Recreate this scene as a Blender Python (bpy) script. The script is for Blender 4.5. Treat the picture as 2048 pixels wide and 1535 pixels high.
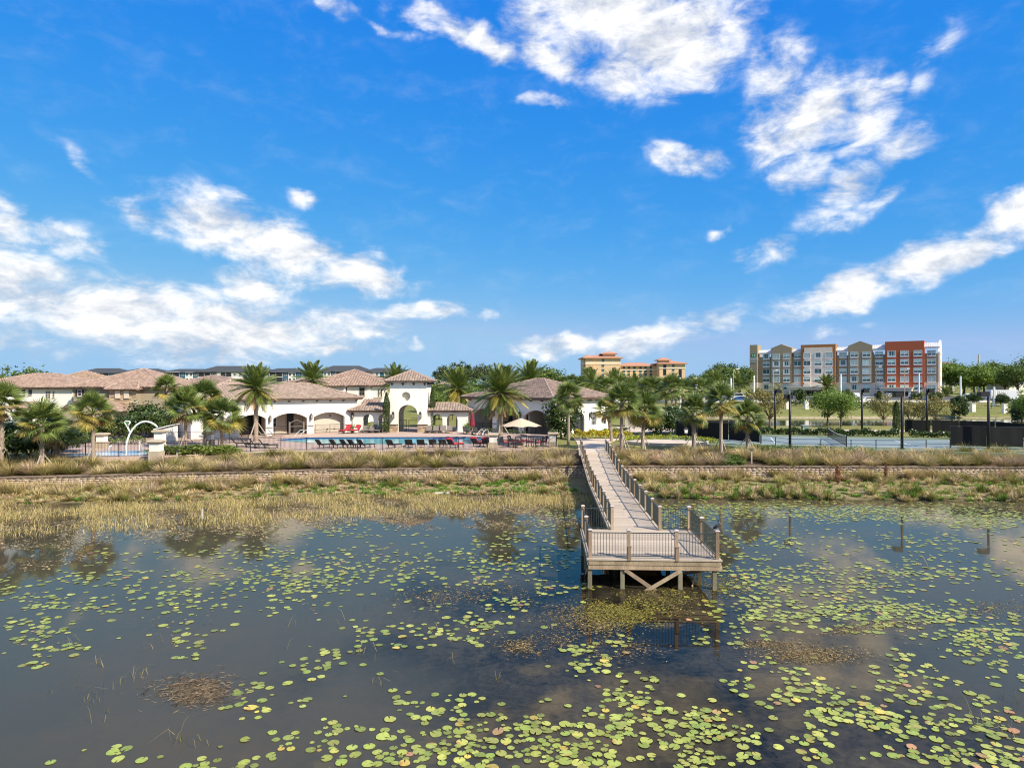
import bpy, math, random
import numpy as np
from mathutils import Vector, Matrix

random.seed(7)
RNG = np.random.default_rng(7)
R = math.radians
scene = bpy.context.scene
for _o in list(bpy.data.objects):
    bpy.data.objects.remove(_o)

# ------------------------------------------------------------------ camera
EYE = 8.4                      # drone height over the pond surface (metres)
cam_data = bpy.data.cameras.new('camera')
cam_data.sensor_fit = 'HORIZONTAL'
cam_data.sensor_width = 36.0
cam_data.lens = 36.0 * 1365.0 / 2048.0
cam_data.clip_start = 0.2
cam_data.clip_end = 20000.0
cam = bpy.data.objects.new('camera', cam_data)
scene.collection.objects.link(cam)
cam.location = (0, 0, EYE)
cam.rotation_euler = (R(90), 0, 0)
scene.camera = cam

# ------------------------------------------------------------------ sun, exposure
SUN_AZ = 50.0       # degrees from the view's back (-Y) towards +X
SUN_EL = 41.0
sun_dir = Vector((math.sin(R(SUN_AZ)) * math.cos(R(SUN_EL)), -math.cos(R(SUN_AZ)) * math.cos(R(SUN_EL)), math.sin(R(SUN_EL))))
sd = bpy.data.lights.new('sun', 'SUN')
sd.energy = 5.0
sd.angle = R(0.53)
sd.color = (1.0, 0.905, 0.76)
sun = bpy.data.objects.new('sun', sd)
scene.collection.objects.link(sun)
sun.rotation_euler = sun_dir.to_track_quat('Z', 'Y').to_euler()
sun.location = (60, -40, 80)
vs = scene.view_settings
scene.display_settings.display_device = 'sRGB'
vs.view_transform = 'Standard'
vs.look = 'None'
vs.exposure = 0.42
vs.gamma = 1.0
vs.use_curve_mapping = False
scene.cycles.use_denoising = True
scene.cycles.pixel_filter_type = 'BLACKMAN_HARRIS'
scene.cycles.filter_width = 1.1
scene.cycles.max_bounces = 6
scene.cycles.diffuse_bounces = 3
scene.cycles.glossy_bounces = 3
scene.cycles.transmission_bounces = 4
scene.cycles.transparent_max_bounces = 6
scene.cycles.caustics_reflective = False
scene.cycles.caustics_refractive = False
scene.cycles.sample_clamp_indirect = 6.0

# ------------------------------------------------------------------ sky and clouds
world = bpy.data.worlds.new('World')
scene.world = world
world.use_nodes = True
wt = world.node_tree
wt.nodes.clear()

def wn(kind, **kw):
    n = wt.nodes.new(kind)
    for k, v in kw.items():
        setattr(n, k, v)
    return n

def wmath(op, a, b=None, clamp=False):
    n = wn('ShaderNodeMath', operation=op, use_clamp=clamp)
    for i, s in enumerate((a, b)):
        if s is None:
            continue
        if isinstance(s, (int, float)):
            n.inputs[i].default_value = s
        else:
            wt.links.new(s, n.inputs[i])
    return n.outputs[0]

def wrange(v, a, b, c, d, interp='SMOOTHSTEP'):
    n = wn('ShaderNodeMapRange', interpolation_type=interp)
    wt.links.new(v, n.inputs['Value'])
    for k, x in zip(('From Min', 'From Max', 'To Min', 'To Max'), (a, b, c, d)):
        n.inputs[k].default_value = x
    return n.outputs[0]

sky = wn('ShaderNodeTexSky', sky_type='NISHITA', sun_disc=False)
sky.sun_elevation = R(SUN_EL)
sky.sun_rotation = math.atan2(sun_dir.x, sun_dir.y)
sky.altitude = 0.0
sky.air_density = 1.0
sky.dust_density = 0.2
sky.ozone_density = 2.5
# deepen the clear-air blue: per channel gain and contrast of the physical sky
KD = 0.12 * 2 ** vs.exposure
csep = wn('ShaderNodeSeparateColor')
wt.links.new(sky.outputs[0], csep.inputs[0])
ccom = wn('ShaderNodeCombineColor')
for i, (gain, ref, pw) in enumerate(((.195, 3.6, 1.84), (.337, 3.0, .65), (.835, 4.2, .08))):
    v_ = wmath('MULTIPLY', wmath('POWER', wmath('DIVIDE', csep.outputs[i], ref), pw), gain / KD)
    wt.links.new(wmath('MINIMUM', v_, (.345, .585, .86)[i] / KD), ccom.inputs[i])
tc = wn('ShaderNodeTexCoord')
sep = wn('ShaderNodeSeparateXYZ')
wt.links.new(tc.outputs['Generated'], sep.inputs[0])
az = wmath('ARCTAN2', sep.outputs[0], sep.outputs[1])
el = wmath('ARCSINE', sep.outputs[2])
ae = wn('ShaderNodeCombineXYZ')
wt.links.new(az, ae.inputs[0])
wt.links.new(el, ae.inputs[1])

def wnoise(vec, scale, detail, rough, off=(0, 0, 0), stretch=(1, 1, 1), distort=0.0):
    m = wn('ShaderNodeMapping')
    m.inputs['Location'].default_value = off
    m.inputs['Scale'].default_value = stretch
    wt.links.new(vec, m.inputs['Vector'])
    n = wn('ShaderNodeTexNoise')
    n.inputs['Scale'].default_value = scale
    n.inputs['Detail'].default_value = detail
    n.inputs['Roughness'].default_value = rough
    n.inputs['Distortion'].default_value = distort
    wt.links.new(m.outputs[0], n.inputs['Vector'])
    return n.outputs['Fac']

# cumulus groups: azimuth, elevation (degrees), half width, half height, tilt, density
CLOUDS = [
    # tall bank high on the right, with its tails
    (8.5, 28.8, 9.0, 4.0, 0, 1.25), (12.5, 26.4, 7.5, 3.8, 5, 1.2), (14.5, 24.3, 4.5, 2.4, 10, .9),
    (-7.3, 27.9, 3.4, .9, -8, .8), (-3.0, 26.7, 5.2, 1.1, -16, 1.0), (3.0, 25.2, 3.6, 1.1, -24, .95),
    (-14.2, 28.3, 1.6, 1.1, -20, .62), (2.6, 22.3, 2.1, .55, 0, .62),
    # broken field right of it
    (21.0, 23.0, 3.2, 2.6, 60, .62), (23.0, 19.6, 4.2, 2.7, 35, 1.05), (27.2, 19.6, 3.0, 2.3, 60, .9),
    (14.0, 17.9, 3.6, 1.0, -16, .88), (23.2, 15.8, 2.2, 2.6, 60, .8), (26.2, 14.7, 2.5, 1.7, 25, .95),
    (29.5, 17.3, 2.4, 1.5, 15, .8), (31.0, 20.5, 1.6, 1.2, 40, .5), (28.3, 13.2, 2.6, .9, 30, .62),
    (24.8, 12.0, 3.0, 1.2, 0, .6), (20.5, 10.4, 2.6, 1.2, 10, .66), (16.6, 11.7, 1.0, .6, 0, .55),
    # long streak at the right edge
    (26.0, 6.9, 5.5, 1.35, 14, 1.05), (31.5, 8.9, 6.0, 1.5, 18, 1.1), (37.5, 11.6, 5.0, 1.6, 22, 1.1),
    # low bank over the inn
    (4.0, 3.1, 4.5, .9, 0, .95), (10.5, 3.4, 6.0, 1.1, 5, .95), (16.0, 5.1, 4.0, 1.2, 10, .72),
    (25.0, 4.4, 3.0, .5, 8, .45),
    # left side
    (-23.3, 12.2, 5.2, 2.3, -14, 1.2), (-18.5, 10.7, 6.0, 2.4, -14, 1.2), (-12.8, 9.0, 4.8, 1.6, -10, 1.05),
    (-20.7, 7.3, 3.8, 1.6, -14, 1.05), (-17.0, 14.8, 1.6, .8, -15, .62), (-29.0, 12.6, 2.2, 1.0, -25, .55),
    (-33.0, 9.8, 3.0, 1.4, -30, .6), (-37.5, 11.0, 3.5, 1.6, 0, .85), (-38.0, 6.9, 6.0, 2.8, -10, 1.25),
    (-30.0, 5.0, 7.5, 2.6, 0, 1.25), (-23.0, 3.8, 8.0, 2.1, 3, 1.2), (-14.5, 4.6, 6.0, 1.4, 4, 1.05),
    (-7.2, 5.9, 3.6, 1.0, 8, .85), (-14.0, 3.2, 5.0, .8, 0, .75), (-2.4, 5.9, 1.2, .6, 0, .55),
    (-37.0, 2.8, 4.0, .9, 0, .75), (-8.4, 3.3, 1.0, .5, 0, .5),
    # thin torn wisps
    (-10.0, 27.0, 6.0, .5, -10, .42), (31.5, 23.0, 3.0, 1.2, 35, .40), (19.5, 27.5, 3.0, 1.6, 60, .45), (-32.0, 15.0, 3.0, .8, -30, .42),
    # unseen cumulus goes on beyond the frame, enlarged and added for neutral ambient light
    (-56.0, 12.0, 9.0, 3.2, -8, 1.0), 
    (100.0, 10.0, 11.0, 3.0, 0, 1.0), 
    
    (20.0, 46.0, 12.0, 6.0, 0, 1.0), (-60.0, 38.0, 16.0, 6.0, 0, 1.0), (60.0, 42.0, 16.0, 7.0, 0, 1.0),
    (100.0, 35.0, 18.0, 7.0, 0, 1.0), (-110.0, 34.0, 20.0, 7.0, 0, 1.0), (150.0, 38.0, 20.0, 7.0, 0, 1.0), (-160.0, 36.0, 20.0, 8.0, 0, 1.0),
    (0.0, 60.0, 40.0, 10.0, 0, 1.1), (90.0, 62.0, 42.0, 11.0, 0, 1.1), (-90.0, 60.0, 42.0, 11.0, 0, 1.1), (175.0, 60.0, 42.0, 12.0, 0, 1.1), (-130.0, 45.0, 25.0, 9.0, 0, 1.1), (130.0, 24.0, 22.0, 7.0, 0, 1.1), (-70.0, 26.0, 18.0, 6.0, 0, 1.1), (-175.0, 22.0, 24.0, 8.0, 0, 1.1),
    (80.0, 14.0, 14.0, 4.0, 0, 1.0), (-85.0, 10.0, 14.0, 4.0, 0, 1.0), (-50.0, 5.0, 10.0, 2.5, 0, 1.0), (150.0, 10.0, 14.0, 4.0, 0, 1.0), (-165.0, 9.0, 14.0, 4.0, 0, 1.0),
]
# warp the coordinates a little so that outlines billow
warp = wn('ShaderNodeTexNoise')
warp.inputs['Scale'].default_value = 16.0
warp.inputs['Detail'].default_value = 3.0
wt.links.new(ae.outputs[0], warp.inputs['Vector'])
wsub = wn('ShaderNodeVectorMath', operation='SUBTRACT')
wt.links.new(warp.outputs['Color'], wsub.inputs[0])
wsub.inputs[1].default_value = (.5, .5, .5)
wsc = wn('ShaderNodeVectorMath', operation='MULTIPLY_ADD')
wt.links.new(wsub.outputs[0], wsc.inputs[0])
wsc.inputs[1].default_value = (.10, .05, 0)
wt.links.new(ae.outputs[0], wsc.inputs[2])
field = None
for (a, e, hw, hh, tilt, dens) in CLOUDS:
    mp = wn('ShaderNodeMapping', vector_type='TEXTURE')
    mp.inputs['Location'].default_value = (R(a), R(e), 0)
    mp.inputs['Rotation'].default_value = (0, 0, R(tilt))
    mp.inputs['Scale'].default_value = (R(hw) * 1.55, R(hh) * 1.7, 1)
    wt.links.new(wsc.outputs[0], mp.inputs['Vector'])
    ln = wn('ShaderNodeVectorMath', operation='LENGTH')
    wt.links.new(mp.outputs[0], ln.inputs[0])
    g = wrange(ln.outputs['Value'], 0.0, 1.0, dens, 0.0)
    field = g if field is None else wmath('SMOOTH_MAX', field, g)
    if field is not g:
        field.node.inputs[2].default_value = 0.15
n1 = wnoise(ae.outputs[0], 19.0, 10.0, .62, (3.1, 1.7, 0), (.72, 1.45, 1), .35)
n2 = wnoise(ae.outputs[0], 60.0, 5.0, .6, (1.3, 9.2, 0), (.8, 1.3, 1), .1)
nn = wmath('ADD', wmath('MULTIPLY', n1, 1.0), wmath('MULTIPLY', n2, .22))
dens = wmath('ADD', wmath('MULTIPLY', field, 0.95), wmath('MULTIPLY', wmath('SUBTRACT', nn, .61), 2.5))
cover = wrange(dens, -0.06, 1.16, 0.0, 1.0)
cover = wmath('MULTIPLY', cover, wrange(field, 0.04, 0.48, 0, 1))
cover = wmath('MULTIPLY', cover, wrange(el, R(-1), R(1.5), 0, 1))
# self shading: thick parts towards the base are greyer than the lit rims
n3 = wnoise(ae.outputs[0], 19.0, 6.0, .6, (3.135, 1.655, 0), (.72, 1.45, 1), .35)
lit = wmath('ADD', wmath('MULTIPLY', wmath('SUBTRACT', n1, n3), 3.0), .62, True)
cc = wn('ShaderNodeMix', data_type='RGBA')
cc.inputs['A'].default_value = (.58/KD, .635/KD, .74/KD, 1)
cc.inputs['B'].default_value = (1.16/KD, 1.145/KD, 1.12/KD, 1)
wt.links.new(lit, cc.inputs['Factor'])
mixc = wn('ShaderNodeMix', data_type='RGBA')
wt.links.new(wmath('MULTIPLY', cover, .96), mixc.inputs['Factor'])
wt.links.new(ccom.outputs[0], mixc.inputs['A'])
wt.links.new(cc.outputs['Result'], mixc.inputs['B'])
bg = wn('ShaderNodeBackground')
bg.inputs['Strength'].default_value = 0.12
wt.links.new(mixc.outputs['Result'], bg.inputs['Color'])
wo = wn('ShaderNodeOutputWorld')
wt.links.new(bg.outputs[0], wo.inputs['Surface'])
world.cycles.sampling_method = 'MANUAL'
world.cycles.sample_map_resolution = 512
# ------------------------------------------------------------------ helpers
COL = scene.collection
F = 1365.0
def PX(px, D):                     # across, from a bearing in the photograph and a distance
    return (px - 1024.0) / F * D
def PZ(py, D):                     # height over the pond, from an elevation and a distance
    return EYE - (py - 767.5) / F * D
def smooth(a, b, t):
    t = np.clip((t - a) / (b - a), 0, 1)
    return t * t * (3 - 2 * t)

class MB:
    """collects simple shapes; build() links them as one mesh object"""
    def __init__(s):
        s.v = []; s.f = []
    def add(s, vs, fs):
        n = len(s.v)
        s.v += [tuple(p) for p in vs]
        s.f += [tuple(i + n for i in f) for f in fs]
        return s
    def box(s, x0, x1, y0, y1, z0, z1):
        return s.add([(x0,y0,z0),(x1,y0,z0),(x1,y1,z0),(x0,y1,z0),(x0,y0,z1),(x1,y0,z1),(x1,y1,z1),(x0,y1,z1)],
                     [(3,2,1,0),(4,5,6,7),(0,1,5,4),(1,2,6,5),(2,3,7,6),(3,0,4,7)])
    def frustum(s, x0, x1, y0, y1, z0, z1, d):
        return s.add([(x0,y0,z0),(x1,y0,z0),(x1,y1,z0),(x0,y1,z0),(x0+d,y0+d,z1),(x1-d,y0+d,z1),(x1-d,y1-d,z1),(x0+d,y1-d,z1)],
                     [(3,2,1,0),(4,5,6,7),(0,1,5,4),(1,2,6,5),(2,3,7,6),(3,0,4,7)])
    def bar(s, p, q, w, h, up=(0,0,1)):
        p = Vector(p); q = Vector(q); d = (q - p).normalized(); u = Vector(up)
        if abs(d.dot(u)) > .99:
            u = Vector((0,1,0))
        a = d.cross(u).normalized() * (w / 2); b = a.cross(d).normalized() * (h / 2)
        vs_ = [p-a-b, p+a-b, p+a+b, p-a+b, q-a-b, q+a-b, q+a+b, q-a+b]
        return s.add(vs_, [(0,3,2,1),(4,5,6,7),(0,1,5,4),(1,2,6,5),(2,3,7,6),(3,0,4,7)])
    def tube(s, pts, r, seg=8, cap=True):
        pts = [Vector(p) for p in pts]; n = len(pts)
        rs = r if isinstance(r, (list, tuple)) else [r] * n
        rings = []; prev = None
        for i, p in enumerate(pts):
            d = (pts[min(i+1, n-1)] - pts[max(i-1, 0)]).normalized()
            if prev is None:
                u = d.orthogonal().normalized()
            else:
                u = (prev - d * prev.dot(d)).normalized()
            prev = u; w = d.cross(u)
            rings.append([p + (u * math.cos(t) + w * math.sin(t)) * rs[i] for t in [2*math.pi*k/seg for k in range(seg)]])
        vs_ = [v for ring in rings for v in ring]; fs = []
        for i in range(n-1):
            for k in range(seg):
                k2 = (k+1) % seg
                fs.append((i*seg+k, i*seg+k2, (i+1)*seg+k2, (i+1)*seg+k))
        if cap:
            fs.append(tuple(range(seg-1, -1, -1))); fs.append(tuple((n-1)*seg+k for k in range(seg)))
        return s.add(vs_, fs)
    def lathe(s, prof, seg=12, c=(0,0)):
        pts = []; fs = []
        for (r, z) in prof:
            for k in range(seg):
                t = 2*math.pi*k/seg
                pts.append((c[0]+r*math.cos(t), c[1]+r*math.sin(t), z))
        for i in range(len(prof)-1):
            for k in range(seg):
                k2 = (k+1) % seg
                fs.append((i*seg+k, i*seg+k2, (i+1)*seg+k2, (i+1)*seg+k))
        fs.append(tuple(range(seg-1, -1, -1))); fs.append(tuple((len(prof)-1)*seg+k for k in range(seg)))
        return s.add(pts, fs)
    def prism(s, poly, z0, z1):
        n = len(poly)
        vs_ = [(x,y,z0) for x,y in poly] + [(x,y,z1) for x,y in poly]
        fs = [tuple(range(n-1,-1,-1)), tuple(range(n,2*n))] + [(i,(i+1)%n,n+(i+1)%n,n+i) for i in range(n)]
        return s.add(vs_, fs)
    def prism_y(s, poly, y0, y1):          # outline in XZ, extruded along Y (clockwise seen from -Y is fine)
        n = len(poly)
        vs_ = [(x,y0,z) for x,z in poly] + [(x,y1,z) for x,z in poly]
        fs = [tuple(range(n)), tuple(range(2*n-1,n-1,-1))] + [(i,n+i,n+(i+1)%n,(i+1)%n) for i in range(n)]
        return s.add(vs_, fs)
    def mesh(s, name, m=None, smooth_=False):
        me = bpy.data.meshes.new(name)
        me.from_pydata(s.v, [], s.f)
        if m is not None:
            me.materials.append(m)
        if smooth_:
            me.polygons.foreach_set('use_smooth', [True]*len(me.polygons))
        me.update()
        return me
    def build(s, name, m, parent=None, smooth_=False, loc=None, rot=None):
        return obj(name, s.mesh(name, m, smooth_), parent, loc, rot)

def obj(name, me, parent=None, loc=None, rot=None, scale=None):
    o = bpy.data.objects.new(name, me)
    COL.objects.link(o)
    if parent is not None:
        o.parent = parent
    if loc is not None:
        o.location = loc
    if rot is not None:
        o.rotation_euler = rot
    if scale is not None:
        o.scale = scale if hasattr(scale, '__len__') else (scale,)*3
    return o

def tag(o, label, cat, group=None, kind=None):
    if label: o['label'] = label
    if cat: o['category'] = cat
    if group: o['group'] = group
    if kind: o['kind'] = kind
    return o

def thing(name, label, cat, loc=(0,0,0), rz=0.0, group=None):
    o = bpy.data.objects.new(name, None)
    o.empty_display_size = .3
    COL.objects.link(o)
    o.location = loc
    o.rotation_euler = (0, 0, rz)
    return tag(o, label, cat, group)

def stuff(o, label=None, cat=None):
    o['kind'] = 'stuff'
    return tag(o, label, cat)
def struct(o):
    o['kind'] = 'structure'
    return o

def kids(o):
    return [c for c in KIDS.get(o.name, [])]
KIDS = {}
def copy_tree(o, label=None, loc=None, rz=None, scale=None, group=None):
    top = o.copy(); COL.objects.link(top)
    for ch in o.children:
        c = ch.copy(); COL.objects.link(c); c.parent = top
        for g in ch.children:
            d = g.copy(); COL.objects.link(d); d.parent = c
    if label: top['label'] = label
    if group: top['group'] = group
    if loc is not None: top.location = loc
    if rz is not None: top.rotation_euler = (0,0,rz)
    if scale is not None: top.scale = scale if hasattr(scale,'__len__') else (scale,)*3
    return top

def np_mesh(name, V, Q, m, cols=None, smooth_=False):
    """big mesh from numpy arrays: V (n,3), Q (m,k) with k = 3 or 4, cols (n,4) vertex colours"""
    me = bpy.data.meshes.new(name)
    V = np.asarray(V, dtype=np.float32); Q = np.asarray(Q, dtype=np.int32)
    k = Q.shape[1]
    me.vertices.add(len(V)); me.vertices.foreach_set('co', V.ravel())
    me.loops.add(Q.size); me.loops.foreach_set('vertex_index', Q.ravel())
    me.polygons.add(len(Q))
    me.polygons.foreach_set('loop_start', np.arange(0, Q.size, k, dtype=np.int32))
    me.polygons.foreach_set('loop_total', np.full(len(Q), k, dtype=np.int32))
    if smooth_:
        me.polygons.foreach_set('use_smooth', np.ones(len(Q), dtype=bool))
    if cols is not None:
        at = me.color_attributes.new('Col', 'FLOAT_COLOR', 'POINT')
        c = np.ones((len(V), 4), dtype=np.float32); c[:, :3] = cols[:, :3]
        at.data.foreach_set('color', c.ravel())
    me.materials.append(m)
    me.update(calc_edges=True)
    return me

# ------------------------------------------------------------------ materials
def new_mat(name):
    m = bpy.data.materials.new(name); m.use_nodes = True
    nt = m.node_tree; nt.nodes.clear()
    out = nt.nodes.new('ShaderNodeOutputMaterial')
    return m, nt, out

def mat(name, col, rough=.75, var=.12, scale=3.0, bump=0.0, bscale=None, metal=0.0, spec=.35, island=0.0, objrand=0.0,
        stretch=(1,1,1), col2=None, dirt=0.0):
    """procedural surface: base colour broken up by noise, per-piece variation, fine relief"""
    m, nt, out = new_mat(name); N = nt.nodes.new; L = nt.links.new
    b = N('ShaderNodeBsdfPrincipled'); L(b.outputs[0], out.inputs[0])
    b.inputs['Roughness'].default_value = rough; b.inputs['Metallic'].default_value = metal
    b.inputs['Specular IOR Level'].default_value = spec
    tcn = N('ShaderNodeTexCoord'); mp = N('ShaderNodeMapping'); mp.inputs['Scale'].default_value = stretch
    L(tcn.outputs['Object'], mp.inputs[0])
    nz = N('ShaderNodeTexNoise'); nz.inputs['Scale'].default_value = scale; nz.inputs['Detail'].default_value = 5; nz.inputs['Roughness'].default_value = .6
    L(mp.outputs[0], nz.inputs['Vector'])
    mr = N('ShaderNodeMapRange'); mr.inputs[1].default_value = .25; mr.inputs[2].default_value = .75
    L(nz.outputs['Fac'], mr.inputs[0])
    c1 = tuple(max(0, c*(1-var)) for c in col) + (1,); c2 = tuple(min(1, c*(1+var)) for c in (col2 or col)) + (1,)
    mx = N('ShaderNodeMix'); mx.data_type = 'RGBA'
    mx.inputs['A'].default_value = c1; mx.inputs['B'].default_value = c2
    L(mr.outputs[0], mx.inputs['Factor'])
    cur = mx.outputs['Result']
    for amt, kind in ((island, 'island'), (objrand, 'obj')):
        if amt > 0:
            if kind == 'island':
                src = N('ShaderNodeNewGeometry').outputs['Random Per Island']
            else:
                src = N('ShaderNodeObjectInfo').outputs['Random']
            r2 = N('ShaderNodeMapRange'); r2.inputs[3].default_value = 1-amt; r2.inputs[4].default_value = 1+amt
            L(src, r2.inputs[0])
            h = N('ShaderNodeHueSaturation'); L(r2.outputs[0], h.inputs['Value']); L(cur, h.inputs['Color'])
            r3 = N('ShaderNodeMapRange'); r3.inputs[3].default_value = .5-amt*.04; r3.inputs[4].default_value = .5+amt*.04
            ml = N('ShaderNodeMath'); ml.operation = 'FRACT'; mm = N('ShaderNodeMath'); mm.operation = 'MULTIPLY'; mm.inputs[1].default_value = 7.31
            L(src, mm.inputs[0]); L(mm.outputs[0], ml.inputs[0]); L(ml.outputs[0], r3.inputs[0]); L(r3.outputs[0], h.inputs['Hue'])
            cur = h.outputs[0]
    if dirt > 0:
        nd = N('ShaderNodeTexNoise'); nd.inputs['Scale'].default_value = .6; nd.inputs['Detail'].default_value = 7
        md = N('ShaderNodeMapping'); md.inputs['Scale'].default_value = (1.5,1.5,.35); L(tcn.outputs['Object'], md.inputs[0]); L(md.outputs[0], nd.inputs['Vector'])
        rd = N('ShaderNodeMapRange'); rd.inputs[1].default_value = .45; rd.inputs[2].default_value = .75; rd.inputs[4].default_value = dirt
        L(nd.outputs['Fac'], rd.inputs[0])
        xd = N('ShaderNodeMix'); xd.data_type = 'RGBA'; xd.inputs['B'].default_value = tuple(c*.55 for c in col)+(1,)
        L(rd.outputs[0], xd.inputs['Factor']); L(cur, xd.inputs['A']); cur = xd.outputs['Result']
    L(cur, b.inputs['Base Color'])
    if bump > 0:
        nb = N('ShaderNodeTexNoise'); nb.inputs['Scale'].default_value = bscale or scale*6; nb.inputs['Detail'].default_value = 6
        L(mp.outputs[0], nb.inputs['Vector'])
        bp = N('ShaderNodeBump'); bp.inputs['Strength'].default_value = bump; bp.inputs['Distance'].default_value = .03
        L(nb.outputs['Fac'], bp.inputs['Height']); L(bp.outputs[0], b.inputs['Normal'])
    return m

def leaf_mat(name, col, var=.35, trans=.3, rough=.55, hue=.02, vcol=False, spec=.25):
    """foliage: per-leaf colour variation, light passing through"""
    m, nt, out = new_mat(name); N = nt.nodes.new; L = nt.links.new
    b = N('ShaderNodeBsdfPrincipled'); b.inputs['Roughness'].default_value = rough; b.inputs['Specular IOR Level'].default_value = spec
    t = N('ShaderNodeBsdfTranslucent'); mx = N('ShaderNodeMixShader'); mx.inputs[0].default_value = trans
    L(b.outputs[0], mx.inputs[1]); L(t.outputs[0], mx.inputs[2]); L(mx.outputs[0], out.inputs[0])
    h = N('ShaderNodeHueSaturation')
    if vcol:
        a = N('ShaderNodeVertexColor'); a.layer_name = 'Col'; L(a.outputs['Color'], h.inputs['Color'])
    else:
        h.inputs['Color'].default_value = tuple(col) + (1,)
    g = N('ShaderNodeNewGeometry'); oi = N('ShaderNodeObjectInfo')
    ad = N('ShaderNodeMath'); ad.operation = 'ADD'; L(g.outputs['Random Per Island'], ad.inputs[0]); L(oi.outputs['Random'], ad.inputs[1])
    fr = N('ShaderNodeMath'); fr.operation = 'FRACT'; L(ad.outputs[0], fr.inputs[0])
    r1 = N('ShaderNodeMapRange'); r1.inputs[3].default_value = 1-var; r1.inputs[4].default_value = 1+var; L(fr.outputs[0], r1.inputs[0]); L(r1.outputs[0], h.inputs['Value'])
    mm = N('ShaderNodeMath'); mm.operation = 'MULTIPLY'; mm.inputs[1].default_value = 5.77; L(fr.outputs[0], mm.inputs[0])
    f2 = N('ShaderNodeMath'); f2.operation = 'FRACT'; L(mm.outputs[0], f2.inputs[0])
    r2 = N('ShaderNodeMapRange'); r2.inputs[3].default_value = .5-hue; r2.inputs[4].default_value = .5+hue; L(f2.outputs[0], r2.inputs[0]); L(r2.outputs[0], h.inputs['Hue'])
    L(h.outputs[0], b.inputs['Base Color'])
    L(h.outputs[0], t.inputs['Color'])
    return m

M = {}
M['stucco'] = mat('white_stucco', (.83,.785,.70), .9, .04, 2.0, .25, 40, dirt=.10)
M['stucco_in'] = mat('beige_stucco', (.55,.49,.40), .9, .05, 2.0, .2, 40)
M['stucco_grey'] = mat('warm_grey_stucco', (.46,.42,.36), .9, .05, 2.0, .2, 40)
M['taupe'] = mat('taupe_stucco', (.36,.30,.21), .9, .06, 2.0, .2, 40, dirt=.1)
M['trim'] = mat('dark_brown_timber', (.060,.045,.034), .7, .25, 4, .2, 20)
M['fascia'] = mat('grey_brown_fascia', (.17,.14,.115), .7, .12, 3)
M['stone_trim'] = mat('tan_cast_stone', (.46,.38,.27), .85, .1, 4, .3, 30)
M['ledge'] = mat('field_stone', (.44,.32,.21), .85, .2, 6, .4, 30, island=.4)
M['tile_pink'] = mat('terracotta_tile', (.30,.228,.180), .8, .12, 2.5, .25, 30, island=.22)
M['tile_brown'] = mat('brown_roof_tile', (.215,.158,.130), .85, .15, 2.5, .25, 30, island=.3)
M['tile_red'] = mat('rosy_roof_tile', (.30,.208,.160), .8, .12, 2.5, .2, 30, island=.22)
M['tile_tan'] = mat('tan_roof_tile', (.29,.205,.14), .85, .12, 2.5, .2, 30, island=.25)
M['tile_under'] = mat('roof_underlay', (.20,.125,.09), .9, .1)
M['ridge'] = mat('ridge_tile', (.39,.275,.21), .8, .15, 3, .2, 30, island=.2)
M['black'] = mat('black_metal', (.016,.016,.018), .45, .2, 8)
M['dark_green'] = mat('bronze_green_metal', (.035,.048,.046), .45, .2, 8, spec=.4)
M['white_metal'] = mat('white_painted_metal', (.78,.78,.76), .4, .05, 4)
M['glass'] = mat('dark_window_glass', (.022,.030,.034), .06, .3, .7, spec=.6)
M['glass_green'] = mat('green_tinted_glass', (.05,.11,.105), .08, .35, .4, spec=.6)
M['glass_blind'] = mat('window_with_blind', (.52,.64,.56), .3, .10, 1.0, objrand=.2, spec=.5)
M['wood'] = mat('weathered_timber', (.36,.262,.168), .85, .32, 3.0, .6, 30, objrand=.32, stretch=(1,1,.25), dirt=.4)
M['wood_g'] = mat('greenish_timber_pile', (.25,.22,.14), .85, .3, 3.0, .5, 30, objrand=.2, stretch=(1,1,.2), dirt=.35)
M['plank'] = mat('sun_bleached_plank', (.52,.425,.315), .85, .18, 3.0, .5, 40, objrand=.17, stretch=(.3,4,1), dirt=.28)
M['cap'] = mat('grey_post_cap', (.55,.47,.43), .7, .15, 6, objrand=.15)
M['cap_block'] = mat('wall_cap_block', (.24,.175,.125), .9, .2, 3, .4, 20, objrand=.2)
M['block'] = mat('split_face_block', (.40,.31,.225), .92, .25, 5, .4, 20, island=.22)
M['bark_palm'] = mat('palm_trunk', (.34,.265,.20), .9, .3, 6, .6, 25, stretch=(1,1,3))
M['bark_boot'] = mat('palm_boot', (.40,.33,.255), .9, .3, 6, .5, 25, island=.3)
M['bark'] = mat('tree_bark', (.16,.125,.095), .9, .3, 5, .6, 20, stretch=(1,1,.3))
M['stake'] = mat('timber_stake', (.42,.35,.27), .85, .2, 4)
M['frond'] = leaf_mat('fan_palm_green', (.165,.215,.050), .4, .25, .4, .02, spec=.45)
M['frond_y'] = leaf_mat('fan_palm_yellowing', (.38,.31,.07), .35, .3, .45, .02, spec=.4)
M['frond_dead'] = leaf_mat('fan_palm_dead', (.40,.26,.12), .35, .2, .7, .015, spec=.2)
M['date'] = leaf_mat('date_palm_green', (.170,.215,.045), .35, .25, .4, .018, spec=.45)
M['date_y'] = leaf_mat('date_palm_olive', (.36,.30,.065), .35, .25, .45, .02, spec=.4)
M['leaf_dark'] = leaf_mat('dark_glossy_leaf', (.075,.115,.030), .5, .2, .4, .02, spec=.45)
M['leaf_mid'] = leaf_mat('mid_green_leaf', (.140,.200,.045), .45, .3, .5, .025)
M['leaf_olive'] = leaf_mat('olive_leaf', (.28,.25,.085), .4, .3, .6, .025)
M['leaf_bright'] = leaf_mat('bright_green_leaf', (.20,.29,.055), .4, .35, .5, .025)
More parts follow.
